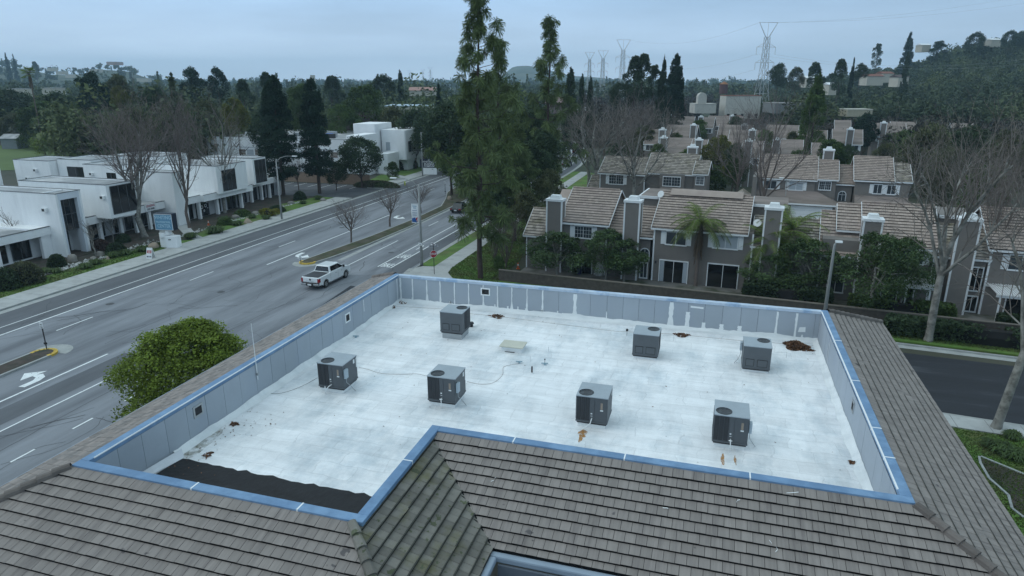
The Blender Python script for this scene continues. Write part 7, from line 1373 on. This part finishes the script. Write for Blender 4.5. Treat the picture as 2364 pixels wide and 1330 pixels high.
for px, py, w, h, lab, m_, s_ in ((60,655,3.6,2.3,'big silvery clipped shrub at the left edge of the beds',M_lfolive,.1),(15,668,3.0,2.2,'dark shrub cut by the left edge',M_lfdark,.1),(133,618,1.9,1.5,'dark round clipped shrub right of the silvery one',M_lfdark,.09),(270,588,2.4,1.4,'wide clipped mound shrub left of the blue sign',M_lfdark,.09),(235,578,1.9,1.3,'brownish mound shrub behind the wide clipped one',M_lfpurple,.09),(285,560,1.8,1.1,'small dark shrub near the canopy columns',M_lfdark,.09),(693,462,2.2,1.5,'dark round shrub at the entrance of the car park',M_lfdark,.1),(640,490,2.6,1.0,'low dark shrub by the street lamp foot',M_lfdark,.1),(560,500,2.6,1.0,'low spreading juniper in front of the shop windows',M_lfgreen,.1),(520,520,2.2,.9,'green creeping shrub beside the clipped yellow hedge',M_lfgreen,.1)):
    x, y = g(px, py); bush(x, y, w, h, lab, m_, GSH, seed=px, leaf=s_)
x, y = g(620, 500); bush(x, y + .3, 2.6, 1.0, 'clipped yellow-topped box hedge by the street lamp', M_lfyellow, None, 5, .08, 3000, 'hedge', 1.6, True)
x, y = g(870, 432); bush(x, y, 9.5, 1.2, 'long plum-coloured clipped hedge at the car park exit', mat('leaf_plum', (.11,.085,.06), .8, .25, .8, rnd=.5, c2=(.08,.11,.04), amt=(.4,.6), s2=.7), None, 6, .14, 9000, 'hedge', 3.4); x, y = g(905, 395); bush(x, y + 2, 4, 2.4, 'pale olive bush at the foot of the rounded towers', M_lfolive, GSH, 9, .2); x, y = g(935, 392); bush(x, y + 3, 3.4, 2.6, 'darker bush right of the pale olive one by the towers', M_lfgreen, GSH, 10, .2)
def hedge(u, v, L, w, h, label, ml, seed): x, y = T(u, v); t = bush(x, y, L, h, label, ml, 'dark hedges by the garden wall', seed, .16, int(900*L*.8), 'hedge', w, True); t.rotation_euler = (0, 0, TH)
hedge(22.5, -7.9, 15, 1.6, 1.5, 'dark clipped hedge on the verge right of the roof corner', M_lfdark, 11); hedge(37, -7.7, 13, 1.6, 1.5, 'dark hedge continuing to the right edge of the view', M_lfdark, 12); hedge(16.5, -4.3, 8, 1.4, 1.9, 'leafy hedge under the white pergola', M_lfgreen, 13); hedge(7.5, -4.2, 7.5, 1.6, 2.1, 'dark hedge behind the garden wall below the palms', M_lfdark, 14); hedge(27, -4.3, 7, 1.3, 1.5, 'low hedge below the tallest chimney', M_lfdark, 15)
def strap(x, y, r_, h, label, seed, n=260, ml=None, group='strappy lilies in the beds'):
    q = np.random.default_rng(seed); a = q.uniform(0, 2*np.pi, n); c = q.uniform(0, r_*.55, n); a0 = q.uniform(0, 2*np.pi, n); bx_ = c*np.cos(a0); by_ = c*np.sin(a0); L = r_*(.5 + .5*q.random(n)); dx, dy = np.cos(a), np.sin(a); w_ = .035; hz_ = h*(.6 + .4*q.random(n))
    p0 = np.stack([bx_, by_, np.zeros(n)], 1); p1 = np.stack([bx_ + dx*L*.4, by_ + dy*L*.4, hz_], 1); p2 = np.stack([bx_ + dx*L, by_ + dy*L, hz_*.55], 1); s_ = np.stack([-dy*w_, dx*w_, np.zeros(n)], 1)
    V = np.stack([p0-s_, p0+s_, p1+s_, p1-s_, p2+s_*.3, p2-s_*.3], 1).reshape(-1,3); i = np.arange(n)[:,None]*6; F = np.concatenate([i + np.array([[0,1,2,3]]), i + np.array([[3,2,4,5]])], 0)
    o = link('lily_plant', npmesh('lily_plant', V, F, np.tile(q.random(n), 2)), ml or mat('leaf_strap', (.06,.1,.025), .6, .2, 1, rnd=.4, translucent=.2)); o.location = (x, y, .1); tag(o, label, 'lily plant', group); return o
for px, py, r_, lab in ((20,668,1.1,'lily clump lowest in the left corner of the bed'),(75,645,.8,'small lily clump just right of the pale boulder at the far left'),(105,632,.7,'lily clump below the round clipped shrub'),(130,632,.7,'lily clump among the cobbles'),(198,622,.8,'lily clump in the middle of the cobble strip'),(222,612,.8,'lily clump right of the cobble strip'),(262,596,.9,'lily clump left of the wide mound shrub'),(290,590,.9,'lily clump under the wide mound shrub'),(330,582,.9,'lily clump left of the A-frame board'),(378,570,.8,'lily clump at the foot of the sign base'),(442,552,1.0,'lily clump right of the sign base'),(497,540,1.7,'largest spiky plant clump at the path fork'),(520,515,1.2,'tall yucca-like clump behind the largest clump'),(548,522,.9,'lily clump left of the square boulder'),(582,505,.8,'lily clump behind the square boulder'),(615,508,.8,'lily clump before the yellow hedge'),(700,472,.7,'lily clump between boulders by the car park'),(735,462,.9,'lily clump at the end of the grass verge')):
    x, y = g(px, py); strap(x, y, r_, .75*min(r_, 1.3), lab, px)
for px, py, r_, lab in ((2300,1040,.8,'green lily clump at the top of the right-hand bed'),(2345,1060,.85,'green lily clump at the right edge of the bed'),(2335,1015,.5,'tufted green plant on the lawn by the bed'),(2105,765,1.0,'lily tuft on the verge left of the sycamore trunk'),(2200,785,1.1,'lily tuft on the verge right of the sycamore trunk'),(2270,770,1.0,'wider tuft farther right on the verge')):
    x, y = g(px, py); strap(x, y, r_, .45, lab, px, 420)
# boulders and cobbles
def boulder(px, py, w, h, label, m_=M_rock, seed=1):
    x, y = g(px, py); q = np.random.default_rng(seed); bm = bmesh.new(); bmesh.ops.create_icosphere(bm, subdivisions=3, radius=1)
    off_ = q.uniform(-3, 3, 3)
    for v in bm.verts:
        c = v.co.copy(); f = 1 + .16*math.sin(c.x*2.3+off_[0])*math.cos(c.y*2.9+off_[1]) + .1*math.sin(c.z*4+off_[2]) + .04*math.sin(c.x*9+c.y*7); v.co = Vector((c.x*w/2*f, c.y*w*.36*f, max(-.1, c.z)*h*f))
    me = bpy.data.meshes.new('boulder'); bm.to_mesh(me); bm.free(); o = link('boulder', me, m_, None, smooth=True); o.location = (x, y, .05); o.rotation_euler = (0,0,q.uniform(0,3)); tag(o, label, 'boulder', 'boulders in the frontage beds')
MR2 = mat('boulder_tan', (.33,.27,.21), .95, .2, 1.3, bump=.5)
for i, (px, py, w, h, lab, m_) in enumerate(((72,648,2.0,.8,'long tan boulder at the far left of the bed',MR2),(168,603,1.5,.7,'grey angular boulder beside the recessed entrance',M_rock),(250,601,.6,.4,'small pale boulder at the verge below the bare sapling',MR2),(232,590,1.2,.5,'low grey boulder behind the small pale one',M_rock),(355,573,1.7,.6,'flat brown boulder just behind the A-frame board',MR2),(572,516,1.6,.7,'square tan boulder right of the path',MR2),(590,496,1.3,.5,'rough grey boulder behind the square one',M_rock),(672,472,1.2,.5,'grey boulder near the round shrub by the car park',M_rock),(746,465,1.2,.6,'blue-grey boulder at the end of the cobbles',M_rock),(1038,462,1.0,.7,'single pale rock on the widened median',MR2),(215,600,.7,.4,'small round boulder under the bare sapling',M_rock),(545,505,1.2,.5,'low boulder beside the juniper',M_rock))): boulder(px, py, w, h, lab, m_, i + 40)
q = np.random.default_rng(77); n = 900; V = []; F = []; rn = []
for i in range(n):
    pts_ = ((40,660),(110,632),(150,622),(215,606),(300,580),(440,545),(560,512),(650,487),(720,470)); s_ = q.random()*(len(pts_)-1); a_ = int(s_); f = s_ - a_; px = pts_[a_][0]*(1-f) + pts_[a_+1][0]*f + q.normal()*5; py = pts_[a_][1]*(1-f) + pts_[a_+1][1]*f + q.normal()*3.4 - 2; x, y = g(px, py)
    if x > -66.1: x = -66.1 - q.random()*.5
    r_ = q.uniform(.08, .19); k_0 = len(V); c = [(1,0,.2),(.3,.9,.25),(-.8,.6,.2),(-.8,-.6,.15),(.3,-.9,.22)]; a = q.uniform(0,6.28)
    V += [(x + r_*(u*math.cos(a)-v*math.sin(a)), y + r_*(u*math.sin(a)+v*math.cos(a)), .08 + r_*w_*.6) for u, v, w_ in c] + [(x, y, .1 + r_*.8)]; F += [(k_0+j, k_0+(j+1)%5, k_0+5) for j in range(5)]; rn += [q.random()]*5
o = link('cobbles', npmesh('cobbles', V, F, rn), M_cobble); tag(o, 'pale river cobbles lining the bed along the office verge', 'cobbles', kind='stuff')
# ivy/ground cover on the near bed and below the hedge
q = np.random.default_rng(5); n = 2600; P = np.stack([q.uniform(20.5, 32, n), q.uniform(14, 34, n), np.full(n, .14)], 1); V, F = leafquads(P, .07, q, up=2); o = link('leaf_litter', npmesh('leaf_litter', V, F, q.random(n)), M_deb); tag(o, 'brown mulch and fallen leaves on the right-hand planting bed', 'leaf litter', kind='stuff')
# grass blades for the near lawns and verges
def grass_patch(name, poly, z, dens, seed, label, h=.07):
    q = np.random.default_rng(seed); P_ = np.array(poly); x0, y0 = P_.min(0); x1, y1 = P_.max(0); n = int((x1-x0)*(y1-y0)*dens); X = q.uniform(x0, x1, n); Y = q.uniform(y0, y1, n); ins = np.zeros(n, bool); m_ = len(P_)
    for i in range(m_):
        xi, yi = P_[i]; xj, yj = P_[i-1]; c = ((yi > Y) != (yj > Y)) & (X < (xj-xi)*(Y-yi)/(yj-yi+1e-12) + xi); ins ^= c
    X, Y = X[ins], Y[ins]; n = len(X); V, F = leafquads(np.stack([X, Y, np.full(n, z + h*.4)], 1), h, q, up=-.2, asp=.5); o = link(name, npmesh(name, V, F, q.random(n)), mat('grass_blades', (.09,.15,.03), .9, .3, .6, rnd=.35, c2=(.1,.105,.04), amt=(.45,.62), s2=.4, translucent=.2)); tag(o, label, 'grass', kind='stuff')
grass_patch('grass', [(10.5,30),(20.5,33.5),(24.5,35),(32,34),(45,36),(45,38.4),(20,41.1),(10.5,42)], .12, 230, 1, 'short grass of the near lawn at the right', .06); grass_patch('grass', [(11,57.0),(40,54.6),(40,58.0),(24,59.3),(12,60)], .12, 160, 2, 'rough grass of the verge below the garden wall', .09); grass_patch('grass', [(-26.6,66.2),(-26.2,64.2),(-24.5,61.8),(-22.6,60.1),(-20,59.6),(-20.6,80),(-26.6,85)], .12, 140, 3, 'green lawn beside the stop sign', .08); grass_patch('grass', [(-66.2,36),(-63.2,36),(-63.2,64.8),(-66.3,66.6),(-66.5,60),(-66,50)], .13, 90, 4, 'grass verge along the office pavement', .08)
# ================================================================== DISTANCE: hills, woods, pylons, landmarks
def sm(t): t = min(1, max(0, t)); return t*t*(3-2*t)
def interp(x, P):
    if x <= P[0][0]: return P[0][1]
    for (a, b), (c, d) in zip(P[:-1], P[1:]):
        if x <= c: return b + (d-b)*(x-a)/(c-a)
    return P[-1][1]
def polar(px, D):
    d = ray(px, HZ); k = D/float(d @ _hd); return float(d[0]*k), float(d[1]*k), k
RIDGE = [(1700,0),(1900,6),(2000,14),(2080,30),(2140,52),(2200,75),(2290,88),(2364,104),(2600,120),(3000,120)]
def hr(px, D):                                  # right-hand hill height
    k = 560/1560.; top_ = interp(px, RIDGE)*k*.92 + 0; rise = sm((D - 250 - max(0, (2000-px))*.2)/(310)); return top_*rise*(1.0 if D < 640 else max(.6, 1 - (D-640)/900)) + 14*sm((D-300)/500)*sm((px-1750)/200)
LEFTP = [(-600,70),(0,48),(60,44),(120,32),(180,30),(240,42),(300,38),(350,22),(400,10),(460,0)]
def hl(px, D): return interp(px, LEFTP)*1500/1560.*sm((D-850)/600)
MIDP = [(1120,0),(1150,14),(1185,40),(1215,42),(1260,36),(1290,24),(1330,20),(1380,17),(1430,12),(1500,6),(1560,0)]
def hm(px, D): return interp(px, MIDP)*2700/1560.*sm((D-2100)/600)
def hills(name, pxs, Ds, f, m_=M_hill):
    V = []; F = []; n = len(Ds)
    for i, px in enumerate(pxs):
        for j, D in enumerate(Ds): x, y, k = polar(px, D); V.append((x, y, f(px, D) - .3))
    for i in range(len(pxs)-1):
        for j in range(n-1): F.append((i*n+j, i*n+j+1, (i+1)*n+j+1, (i+1)*n+j))
    me = npmesh(name, V, F); o = link(name, me, m_, None, smooth=True); struct(o)
hills('hill', list(np.arange(1700, 3001, 25)), list(np.linspace(240, 1100, 30)), hr); hills('hill', list(np.arange(-600, 481, 20)), list(np.linspace(840, 1900, 22)), hl); hills('hill', list(np.arange(1110, 1571, 12)), list(np.linspace(2050, 3400, 18)), hm)
# far woods: one mass of many small crowns
def wood(name, n, pxr, Dr, hf, seed, label, hh=(7,14), leaf=(.9, 1.5), skip=None, per=90, ml=None, power=1.5):
    q = np.random.default_rng(seed); Vs = []; Fs = []; Rs = []; c = 0; done = 0
    while done < n:
        px = q.uniform(*pxr); D = Dr[0] + (Dr[1]-Dr[0])*q.random()**power
        if skip and skip(px, D): c += 1; (_ for _ in ()); 
        if skip and skip(px, D):
            if c > 20*n: break
            continue
        x, y, k = polar(px, D); z = hf(px, D) if hf else 0; H_ = q.uniform(*hh)*(1.35 if q.random() < .08 else 1); kind = q.random(); Wt = H_*(q.uniform(.7, 1.15) if kind > .16 else q.uniform(.28, .4)); pn = int(per*(1.9 if D < 400 else 1.0)); d = q.normal(size=(pn,3)); d /= np.linalg.norm(d, axis=1)[:,None]; t = q.random(pn)**.7
        if kind > .16: nl = 7; C_ = np.stack([q.normal(size=nl)*Wt*.2, q.normal(size=nl)*Wt*.2, H_*(.4 + .42*q.random(nl))], 1); idx = q.integers(0, nl, pn); P = C_[idx] + d*Wt*.2*(.6+.5*t[:,None])
        else: zz = q.random(pn); P = np.stack([Wt/2*(1-zz)*d[:,0], Wt/2*(1-zz)*d[:,1], H_*(.08+.92*zz)], 1)
        P[:,2] = np.maximum(P[:,2], .5); V, F = leafquads(P + np.array([x, y, z]), q.uniform(*leaf)*(.62 if D < 500 else .95), q, up=.1, asp=.9); Fs.append(F + sum(0 for _ in ()) + done*0 + (len(Vs) and OFFS[0] or 0)); OFFS[0] = (OFFS[0] if Vs else 0) + len(V); Vs.append(V); Rs.append(np.clip(q.random()*.6 + .4*q.random(pn), 0, 1)); done += 1
    me = npmesh(name, np.concatenate(Vs), np.concatenate(Fs), np.concatenate(Rs)); o = link(name, me, ml or M_lfwood); tag(o, label, 'woodland', kind='stuff')
OFFS = [0]
M_lfwood = mat('leaf_wood', (.052,.075,.036), .85, .3, .015, rnd=.5, c2=(.085,.105,.042), amt=(.45,.6), s2=.03, translucent=.1)
def skipL(px, D): return (px > 520 and px < 1000 and D < 175) or (px < 100 and D < 226) or (px > 1215 and px < 1330 and D < 260)
wood('woodland', 900, (-120, 1330), (148, 620), None, 101, 'dense mixed woodland and gardens beyond the offices', (8,16), (.7,1.2), skipL, 130)
wood('woodland', 900, (-200, 2100), (500, 1500), None, 102, 'far tree-covered suburbs below the horizon', (12,20), (1.3,1.9), None, 80); wood('woodland', 700, (-300, 2400), (1400, 3600), None, 103, 'hazy tree line along the horizon', (14,25), (3.2,4.6), lambda px, D: px > 1900, 46)
wood('woodland', 420, (1330, 1720), (215, 560), None, 104, 'trees behind the estate below the pylons', (6,12), (.8,1.3), lambda px, D: px > 1590 and D < 330, 110, ml=mat('leaf_wood_brown', (.052,.052,.036), .85, .3, .02, rnd=.5, c2=(.065,.052,.048), amt=(.42,.58), s2=.05, translucent=.1))
wood('woodland', 1500, (1680, 2560), (212, 640), hr, 105, 'dark woods covering the slope on the right', (7,13), (.8,1.35), lambda px, D: (px < 1850 and D < 300) or (px > 1900 and px < 2120 and D < 222), 120); wood('woodland', 600, (1750, 2700), (520, 1050), hr, 106, 'woods on the upper slope at the right', (8,13), (1.3,1.9), None, 80); wood('woodland', 650, (1930, 2600), (150, 260), hr, 108, 'scrub and trees behind the right end of the estate', (5,10), (.5,.9), lambda px, D: px < 2110 and D < 186, 130, ml=MATS['leaf_wood_brown'])
wood('woodland', 420, (-500, 470), (900, 1700), hl, 107, 'trees scattered over the left hill', (9,16), (1.6,2.4), None, 70)
# individual skyline trees
def sk(key, px, py, D, wpx, label, hf=None):
    z0 = hf(px, D) if hf else 0.0; tp(key, px, py, D, wpx, label, group=GH, z0=z0)
for a in ((('cone'),12,124,1050,16,'pointed tree at the left end of the left hill'),('cone',29,127,1050,13,'second pointed tree from the left on the left hill'),('euc',78,140,1000,20,'round tree on the left hill crest below the clouds')): sk(*a, hl)
for a in (('oakA',2256,74,520,42,'solitary spreading tree on the right hill crest'),('cone',2103,78,540,40,'pointed cluster tree high on the right hill'),('euc',2030,98,600,26,'small tree at the start of the right ridge'),('cypress',2098,122,330,22,'tall dark cypress halfway up the right slope'),('oakA',2335,70,500,34,'dark tree at the top right of the ridge'),('oakA',2362,72,500,40,'dark tree touching the right edge of the ridge'),('euc',2170,92,540,44,'broad tree left of the solitary spreading one')): sk(*a, hr)
for a in (('euc',1945,132,300,40,'tall brownish tree on the skyline right of the pylon'),('euc',1885,139,330,44,'dark double-crowned tree on the skyline right of the pylon'),('oakA',1800,146,340,50,'round tree on the skyline just right of the pylon'),('cone',1972,138,320,20,'small pointed tree on the skyline before the slope'),('oakA',1990,146,320,34,'low dark tree on the skyline before the slope'),('oakC',1840,155,345,40,'low olive tree on the skyline between two dark ones')): sk(*a, hr)
# pylons
def pylon(px, py, D, label, H_=None, wide=1.0, light=False, rot=None):
    x, y, z = top_at(px, py, D); t = thing('pylon', label, 'pylon', (x, y, 0), YAW + (R(12) if rot is None else rot), 'steel lattice pylons'); H_ = z; s = H_/44.0; r_ = (.11 if not light else .2)*s*wide; r2 = r_*.6
    segs = []; lv = [(0,3.6),(7,2.9),(14,2.2),(21,1.5),(26,1.25),(30,1.12),(34,1.0),(38,.9)]
    for (z0, w0), (z1, w1) in zip(lv[:-1], lv[1:]):
        for i in range(4):
            c = [(1,1),(-1,1),(-1,-1),(1,-1)]; a = c[i]; b_ = c[(i+1) % 4]; A0 = (a[0]*w0*s, a[1]*w0*s, z0*s); A1 = (a[0]*w1*s, a[1]*w1*s, z1*s); B0 = (b_[0]*w0*s, b_[1]*w0*s, z0*s); B1 = (b_[0]*w1*s, b_[1]*w1*s, z1*s)
            segs += [(A0, A1, r_, r_), (A0, B1, r2, r2), (B0, A1, r2, r2), (A1, B1, r2, r2)]
    V, F = tubesmesh([tuple(map(lambda q_: q_, s_)) for s_ in segs], 4); me = npmesh('lattice_body', V, F); link('lattice_body', me, M_pylon, t)
    segs = []
    for sx in (-1, 1): segs += [((sx*.9*s,0,38*s), (sx*4.4*s,0,44*s), r_, r_), ((0,0,37*s), (sx*4.4*s,0,44*s), r2, r2), ((sx*.2*s,0,44*s), (sx*4.4*s,0,44*s), r2, r2)]
    segs += [((-4.4*s,0,44*s), (4.4*s,0,44*s), r2, r2), ((0,0,38*s), (0,0,44*s), r2, r2)]
    V, F = tubesmesh(segs, 4); link('top_bracket', npmesh('top_bracket', V, F), M_pylon, t)
    for zz, L_ in ((34, 4.6), (27.5, 4.6)):
        segs = []
        for sx in (-1, 1): segs += [((sx*1.0*s,0,zz*s), (sx*L_*s,0,zz*s - .2*s), r_*.8, r2), ((sx*1.0*s,0,(zz+1.6)*s), (sx*L_*s,0,zz*s - .2*s), r2, r2)]
        segs.append(((-s,0,zz*s), (s,0,zz*s), r2, r2)); V, F = tubesmesh(segs, 4); link('cross_arm', npmesh('cross_arm', V, F), M_pylon, t)
        for sx in (-1, 1): V, F = tubesmesh([((sx*L_*s,0,zz*s-.2*s), (sx*L_*s,0,(zz-3.2)*s), r2*1.1, r2*1.1)], 5); link('insulator', npmesh('insulator', V, F), M_pylon, t)
    return t, s
P1 = pylon(1775, 52, 314, 'nearest lattice pylon, standing by the white Spanish buildings'); P2 = pylon(1440, 92, 430, 'largest of the three distant pylons above the sycamores'); P3 = pylon(1393, 117, 560, 'middle of the three distant pylons', light=False, wide=1.3); P4 = pylon(1362, 121, 640, 'leftmost and smallest of the three distant pylons', wide=1.4)
for px, py, lab in ((976,160,'faint tiny pylon on the horizon, left of the tall pine'),(993,155,'faint tiny pylon on the horizon, nearest the tall pine'),(945,163,'faint tiny pylon on the horizon above the pointed cypress')): pylon(px, py, 1500, lab, wide=1.6)
def wire(a, b_, sag, label, r_=.03):
    A = Vector(a); B_ = Vector(b_); pts = [tuple(A.lerp(B_, i/24) - Vector((0,0,4*sag*(i/24)*(1-i/24)))) for i in range(25)]; b = MB(); b.tube(pts, r_, 4); o = b.build('power_line', M_pylon, None); tag(o, label, 'power line', 'power lines strung from the nearest pylon')
p = P1[0].location; s = P1[1]; rz = P1[0].rotation_euler.z
def arm(P, s, u, z): rz_ = P.rotation_euler.z; return (P.location.x + math.cos(rz_)*u*s, P.location.y + math.sin(rz_)*u*s, z*s)
farR = [polar(2650, 260), polar(2650, 240)]
for i, (u, z, u2, z2, lab, tz) in enumerate(((4.4,44,4.4,44,'top wire rising to the right from the nearest pylon',66),(-4.4,44,-4.4,44,'second top wire running right from the nearest pylon',62),(4.6,30.8,4.6,30.8,'upper conductor sagging right from the nearest pylon',40),(-4.6,30.8,-4.6,30.8,'lower conductor sagging right from the nearest pylon',37))):
    x, y, k = polar(2650, 300 + 10*i); wire(arm(P1[0], P1[1], u, z), (x, y, tz), 5 if z > 40 else 9, lab)
for u, z, lab in ((-4.4,44,'top wire between the nearest pylon and the largest distant one'),(-4.6,30.8,'upper conductor between the nearest and the largest distant pylon'),(-4.6,24.3,'lower conductor between the nearest and the largest distant pylon')): wire(arm(P1[0], P1[1], u, z), arm(P2[0], P2[1], -u, z), 5, lab)
# landmarks
def lm(pxl, pxr, pyt, pyb, D, dep, label, cat, mw, mr_=None, name='building', wins=0, roofpitch=0, z0f=None, extra=None):
    x0, y0, z1 = top_at(pxl, pyt, D); x1, y1, _ = top_at(pxr, pyt, D); xb, yb, zb = top_at(pxl, pyb, D); w = math.hypot(x1-x0, y1-y0); ang = math.atan2(y1-y0, x1-x0); zg = min(zb, z1-2) if z0f is None else z0f
    if name == 'house': zg = z1 - 5
    t = thing(name, label, cat, ((x0+x1)/2, (y0+y1)/2, 0), ang); b = MB(); b.box(-w/2, w/2, 0, dep, zg if zg > 3 else 0, z1); b.build('wall', mw, t)
    b = MB()
    if roofpitch: b.prof([(-.4, z1), (dep/2, z1+roofpitch), (dep+.4, z1)], -w/2-.4, w/2+.4)
    else: b.box(-w/2-.1, w/2+.1, -.1, dep+.1, z1, z1+.25)
    b.build('roof', mr_ or M_lowroof, t)
    for i in range(wins): u = -w/2 + w*(i+.5)/wins; b = MB(); b.box(u-.5, u+.5, -.06, .0, z1*.42, z1*.42+1.7); b.build('window', M_dkglass, t)
    return t, w, z1
M_span = mat('spanish_white', (.52,.5,.45), .9, .15, .5, c2=(.36,.34,.3), amt=(.5,.7), s2=.5)
t, w, z1 = lm(1605, 1654, 241, 262, 262, 8, 'white Spanish-style chapel with a domed bell gable', 'chapel', M_span, M_span, 'chapel', 3); b = MB(); b.box(-w/2+1, -w/2+4.2, .2, 3, z1, z1+2.6); b.m = Matrix.Translation((-w/2+2.6,1.6,z1+2.6)) @ Matrix.Rotation(math.pi/2, 4, 'X'); b.prism([(1.6*math.cos(R(a)), 1.6*math.sin(R(a))) for a in range(0, 181, 20)], -1.4, 1.4); b.build('bell_gable', M_span, t)
t, w, z1 = lm(1677, 1758, 222, 275, 262, 8, 'large white Spanish-style hall with a thin red tile edge', 'hall', M_span, M_redroof, 'hall', 5); b = MB(); b.prof([(-2.6,z1*.35),(0,z1*.5),(0,z1*.35)], -w/2-.3, 0); b.build('lean_to_roof', M_redroof, t)
x, y, z = top_at(1672, 188, 300); t = thing('water_tower', 'small rusty water tower with a conical lid above the white hall', 'water tower', (x, y, 0)); b = MB(); b.cyl(0,0,z-5,z-1.2,1.75,1.75,16); b.build('tank', mat('rusty_violet', (.12,.07,.075), .8, .2), t); b = MB(); b.cyl(0,0,z-1.2,z,2.0,.2,16); b.build('lid', mat('rust_lid', (.25,.12,.06), .8), t)
for sx in (-1,1):
    for sy in (-1,1): b = MB(); b.tube([(sx*1.9,sy*1.9,0),(sx*1.2,sy*1.2,z-5)], .14, 5); b.build('leg', M_dark, t)
lm(770, 866, 282, 300, 176, 14, 'long dark brown shingle roof behind the white offices', 'building', mat('brown_wall', (.12,.09,.07), .9), M_brownroof, 'building', 0, 2.6); lm(888, 992, 246, 262, 215, 14, 'flat-roofed building with a pale blue metal roof edge', 'building', M_cream, mat('pale_metal_roof', (.42,.52,.6), .5), 'building', 4)
lm(945, 1003, 209, 222, 330, 8, 'cream building with a pinkish roof on the plain', 'building', M_cream, mat('pink_roof', (.36,.22,.19), .9), 'building', 5, 1.5); lm(1318, 1358, 252, 275, 255, 10, 'white building with a red side at the bend of the avenue', 'building', M_span, M_lowroof, 'building', 2); lm(1330, 1362, 256, 268, 250, 6, 'low maroon-walled shop beside the avenue bend', 'shop', mat('maroon', (.2,.06,.07), .8), M_metalw, 'building', 0)
lm(1262, 1298, 238, 262, 245, 8, 'plain beige roof behind the slender pine', 'building', mat('mauve_wall', (.2,.15,.14), .9), mat('mauve_roof', (.2,.14,.13), .9), 'building', 0, 2); lm(1957, 2015, 254, 264, 215, 6, 'long beige wall at the wood edge behind the estate', 'building', mat('beige_wall', (.42,.38,.28), .9), M_cream, 'building', 0); lm(1790, 1850, 240, 262, 245, 12, 'pale flat-roofed building right of the nearest pylon', 'building', mat('grey_wall', (.2,.21,.21), .9), mat('dull_roof', (.22,.21,.2), .9), 'building', 0)
lm(716, 722, 174, 192, 700, 8, 'tiny square tower on the far plain', 'tower', M_cream, M_cream, 'building', 0); lm(0, 36, 320, 331, 205, 5, 'grey shed at the left edge of the meadow', 'shed', mat('shed', (.2,.22,.23), .8), M_lowroof, 'shed', 0, 1.2)
lm(245, 268, 143, 150, 1330, 24, 'flat pinkish building on top of the left hill', 'building', mat('pinkish', (.4,.28,.25), .9), None, 'building', 0); 
for px, py, w_, D, lab in ((108,157,16,1150,'white house highest on the left hill slope'),(128,165,20,1120,'white house in the middle of the left hill slope'),(150,172,22,1080,'long white house low on the left hill slope'),(205,160,24,1180,'pinkish terrace below the hilltop building'),(315,181,26,1000,'pale apartment block at the foot of the left hill'),(60,157,12,1150,'small white house on the left hill near the pointed trees'),(15,206,26,330,'pale roof glimpsed at the far left edge'),(95,204,24,330,'pale roof below the fan palm')):
    hf_ = hl(px, D) if D > 400 else 0; lm(px, px+w_, py, py+6, D, 10, lab, 'house', M_cream, M_redroof if 'pink' in lab else None, 'house', 0)
for px, py, w_, D, lab, m_ in ((2003,176,38,395,'red-roofed house with cream walls on the right slope',M_redroof),(2040,170,24,410,'small tan house above the red-roofed one',M_redroof),(1862,180,26,380,'white terraced houses on the slope right of the pylon',M_metalw),(2075,178,24,370,'brown-roofed house beside the tall dark cypress',M_brownroof),(2130,104,20,545,'white house near the top of the right ridge',M_metalw),(2290,92,22,520,'white house on the right ridge crest',M_metalw),(1915,196,18,360,'house with a bright roof low on the right slope',M_metalw)):
    z0f = hr(px, D); t = lm(px, px+w_, py, py+8, D, 9, lab, 'house', M_cream, m_, 'house', 2, 1.2, z0f=None)
# ================================================================== HAZE
hb = MB(); hb.box(-4900, 4900, -280, 4900, -1.0, 175); hz = hb.build('haze', None)
m = bpy.data.materials.new('haze_air'); m.use_nodes = True; t_ = m.node_tree; t_.nodes.clear(); o_ = N(t_, 'ShaderNodeOutputMaterial'); pv = N(t_, 'ShaderNodeVolumePrincipled')
pv.inputs['Color'].default_value = (.58, .82, 1.0, 1); pv.inputs['Density'].default_value = .0002; pv.inputs['Anisotropy'].default_value = 0.0
t_.links.new(pv.outputs[0], o_.inputs['Volume']); hz.data.materials.append(m); hz['kind'] = 'stuff'; hz['label'] = 'pale blue haze filling the distance'; hz['category'] = 'haze'
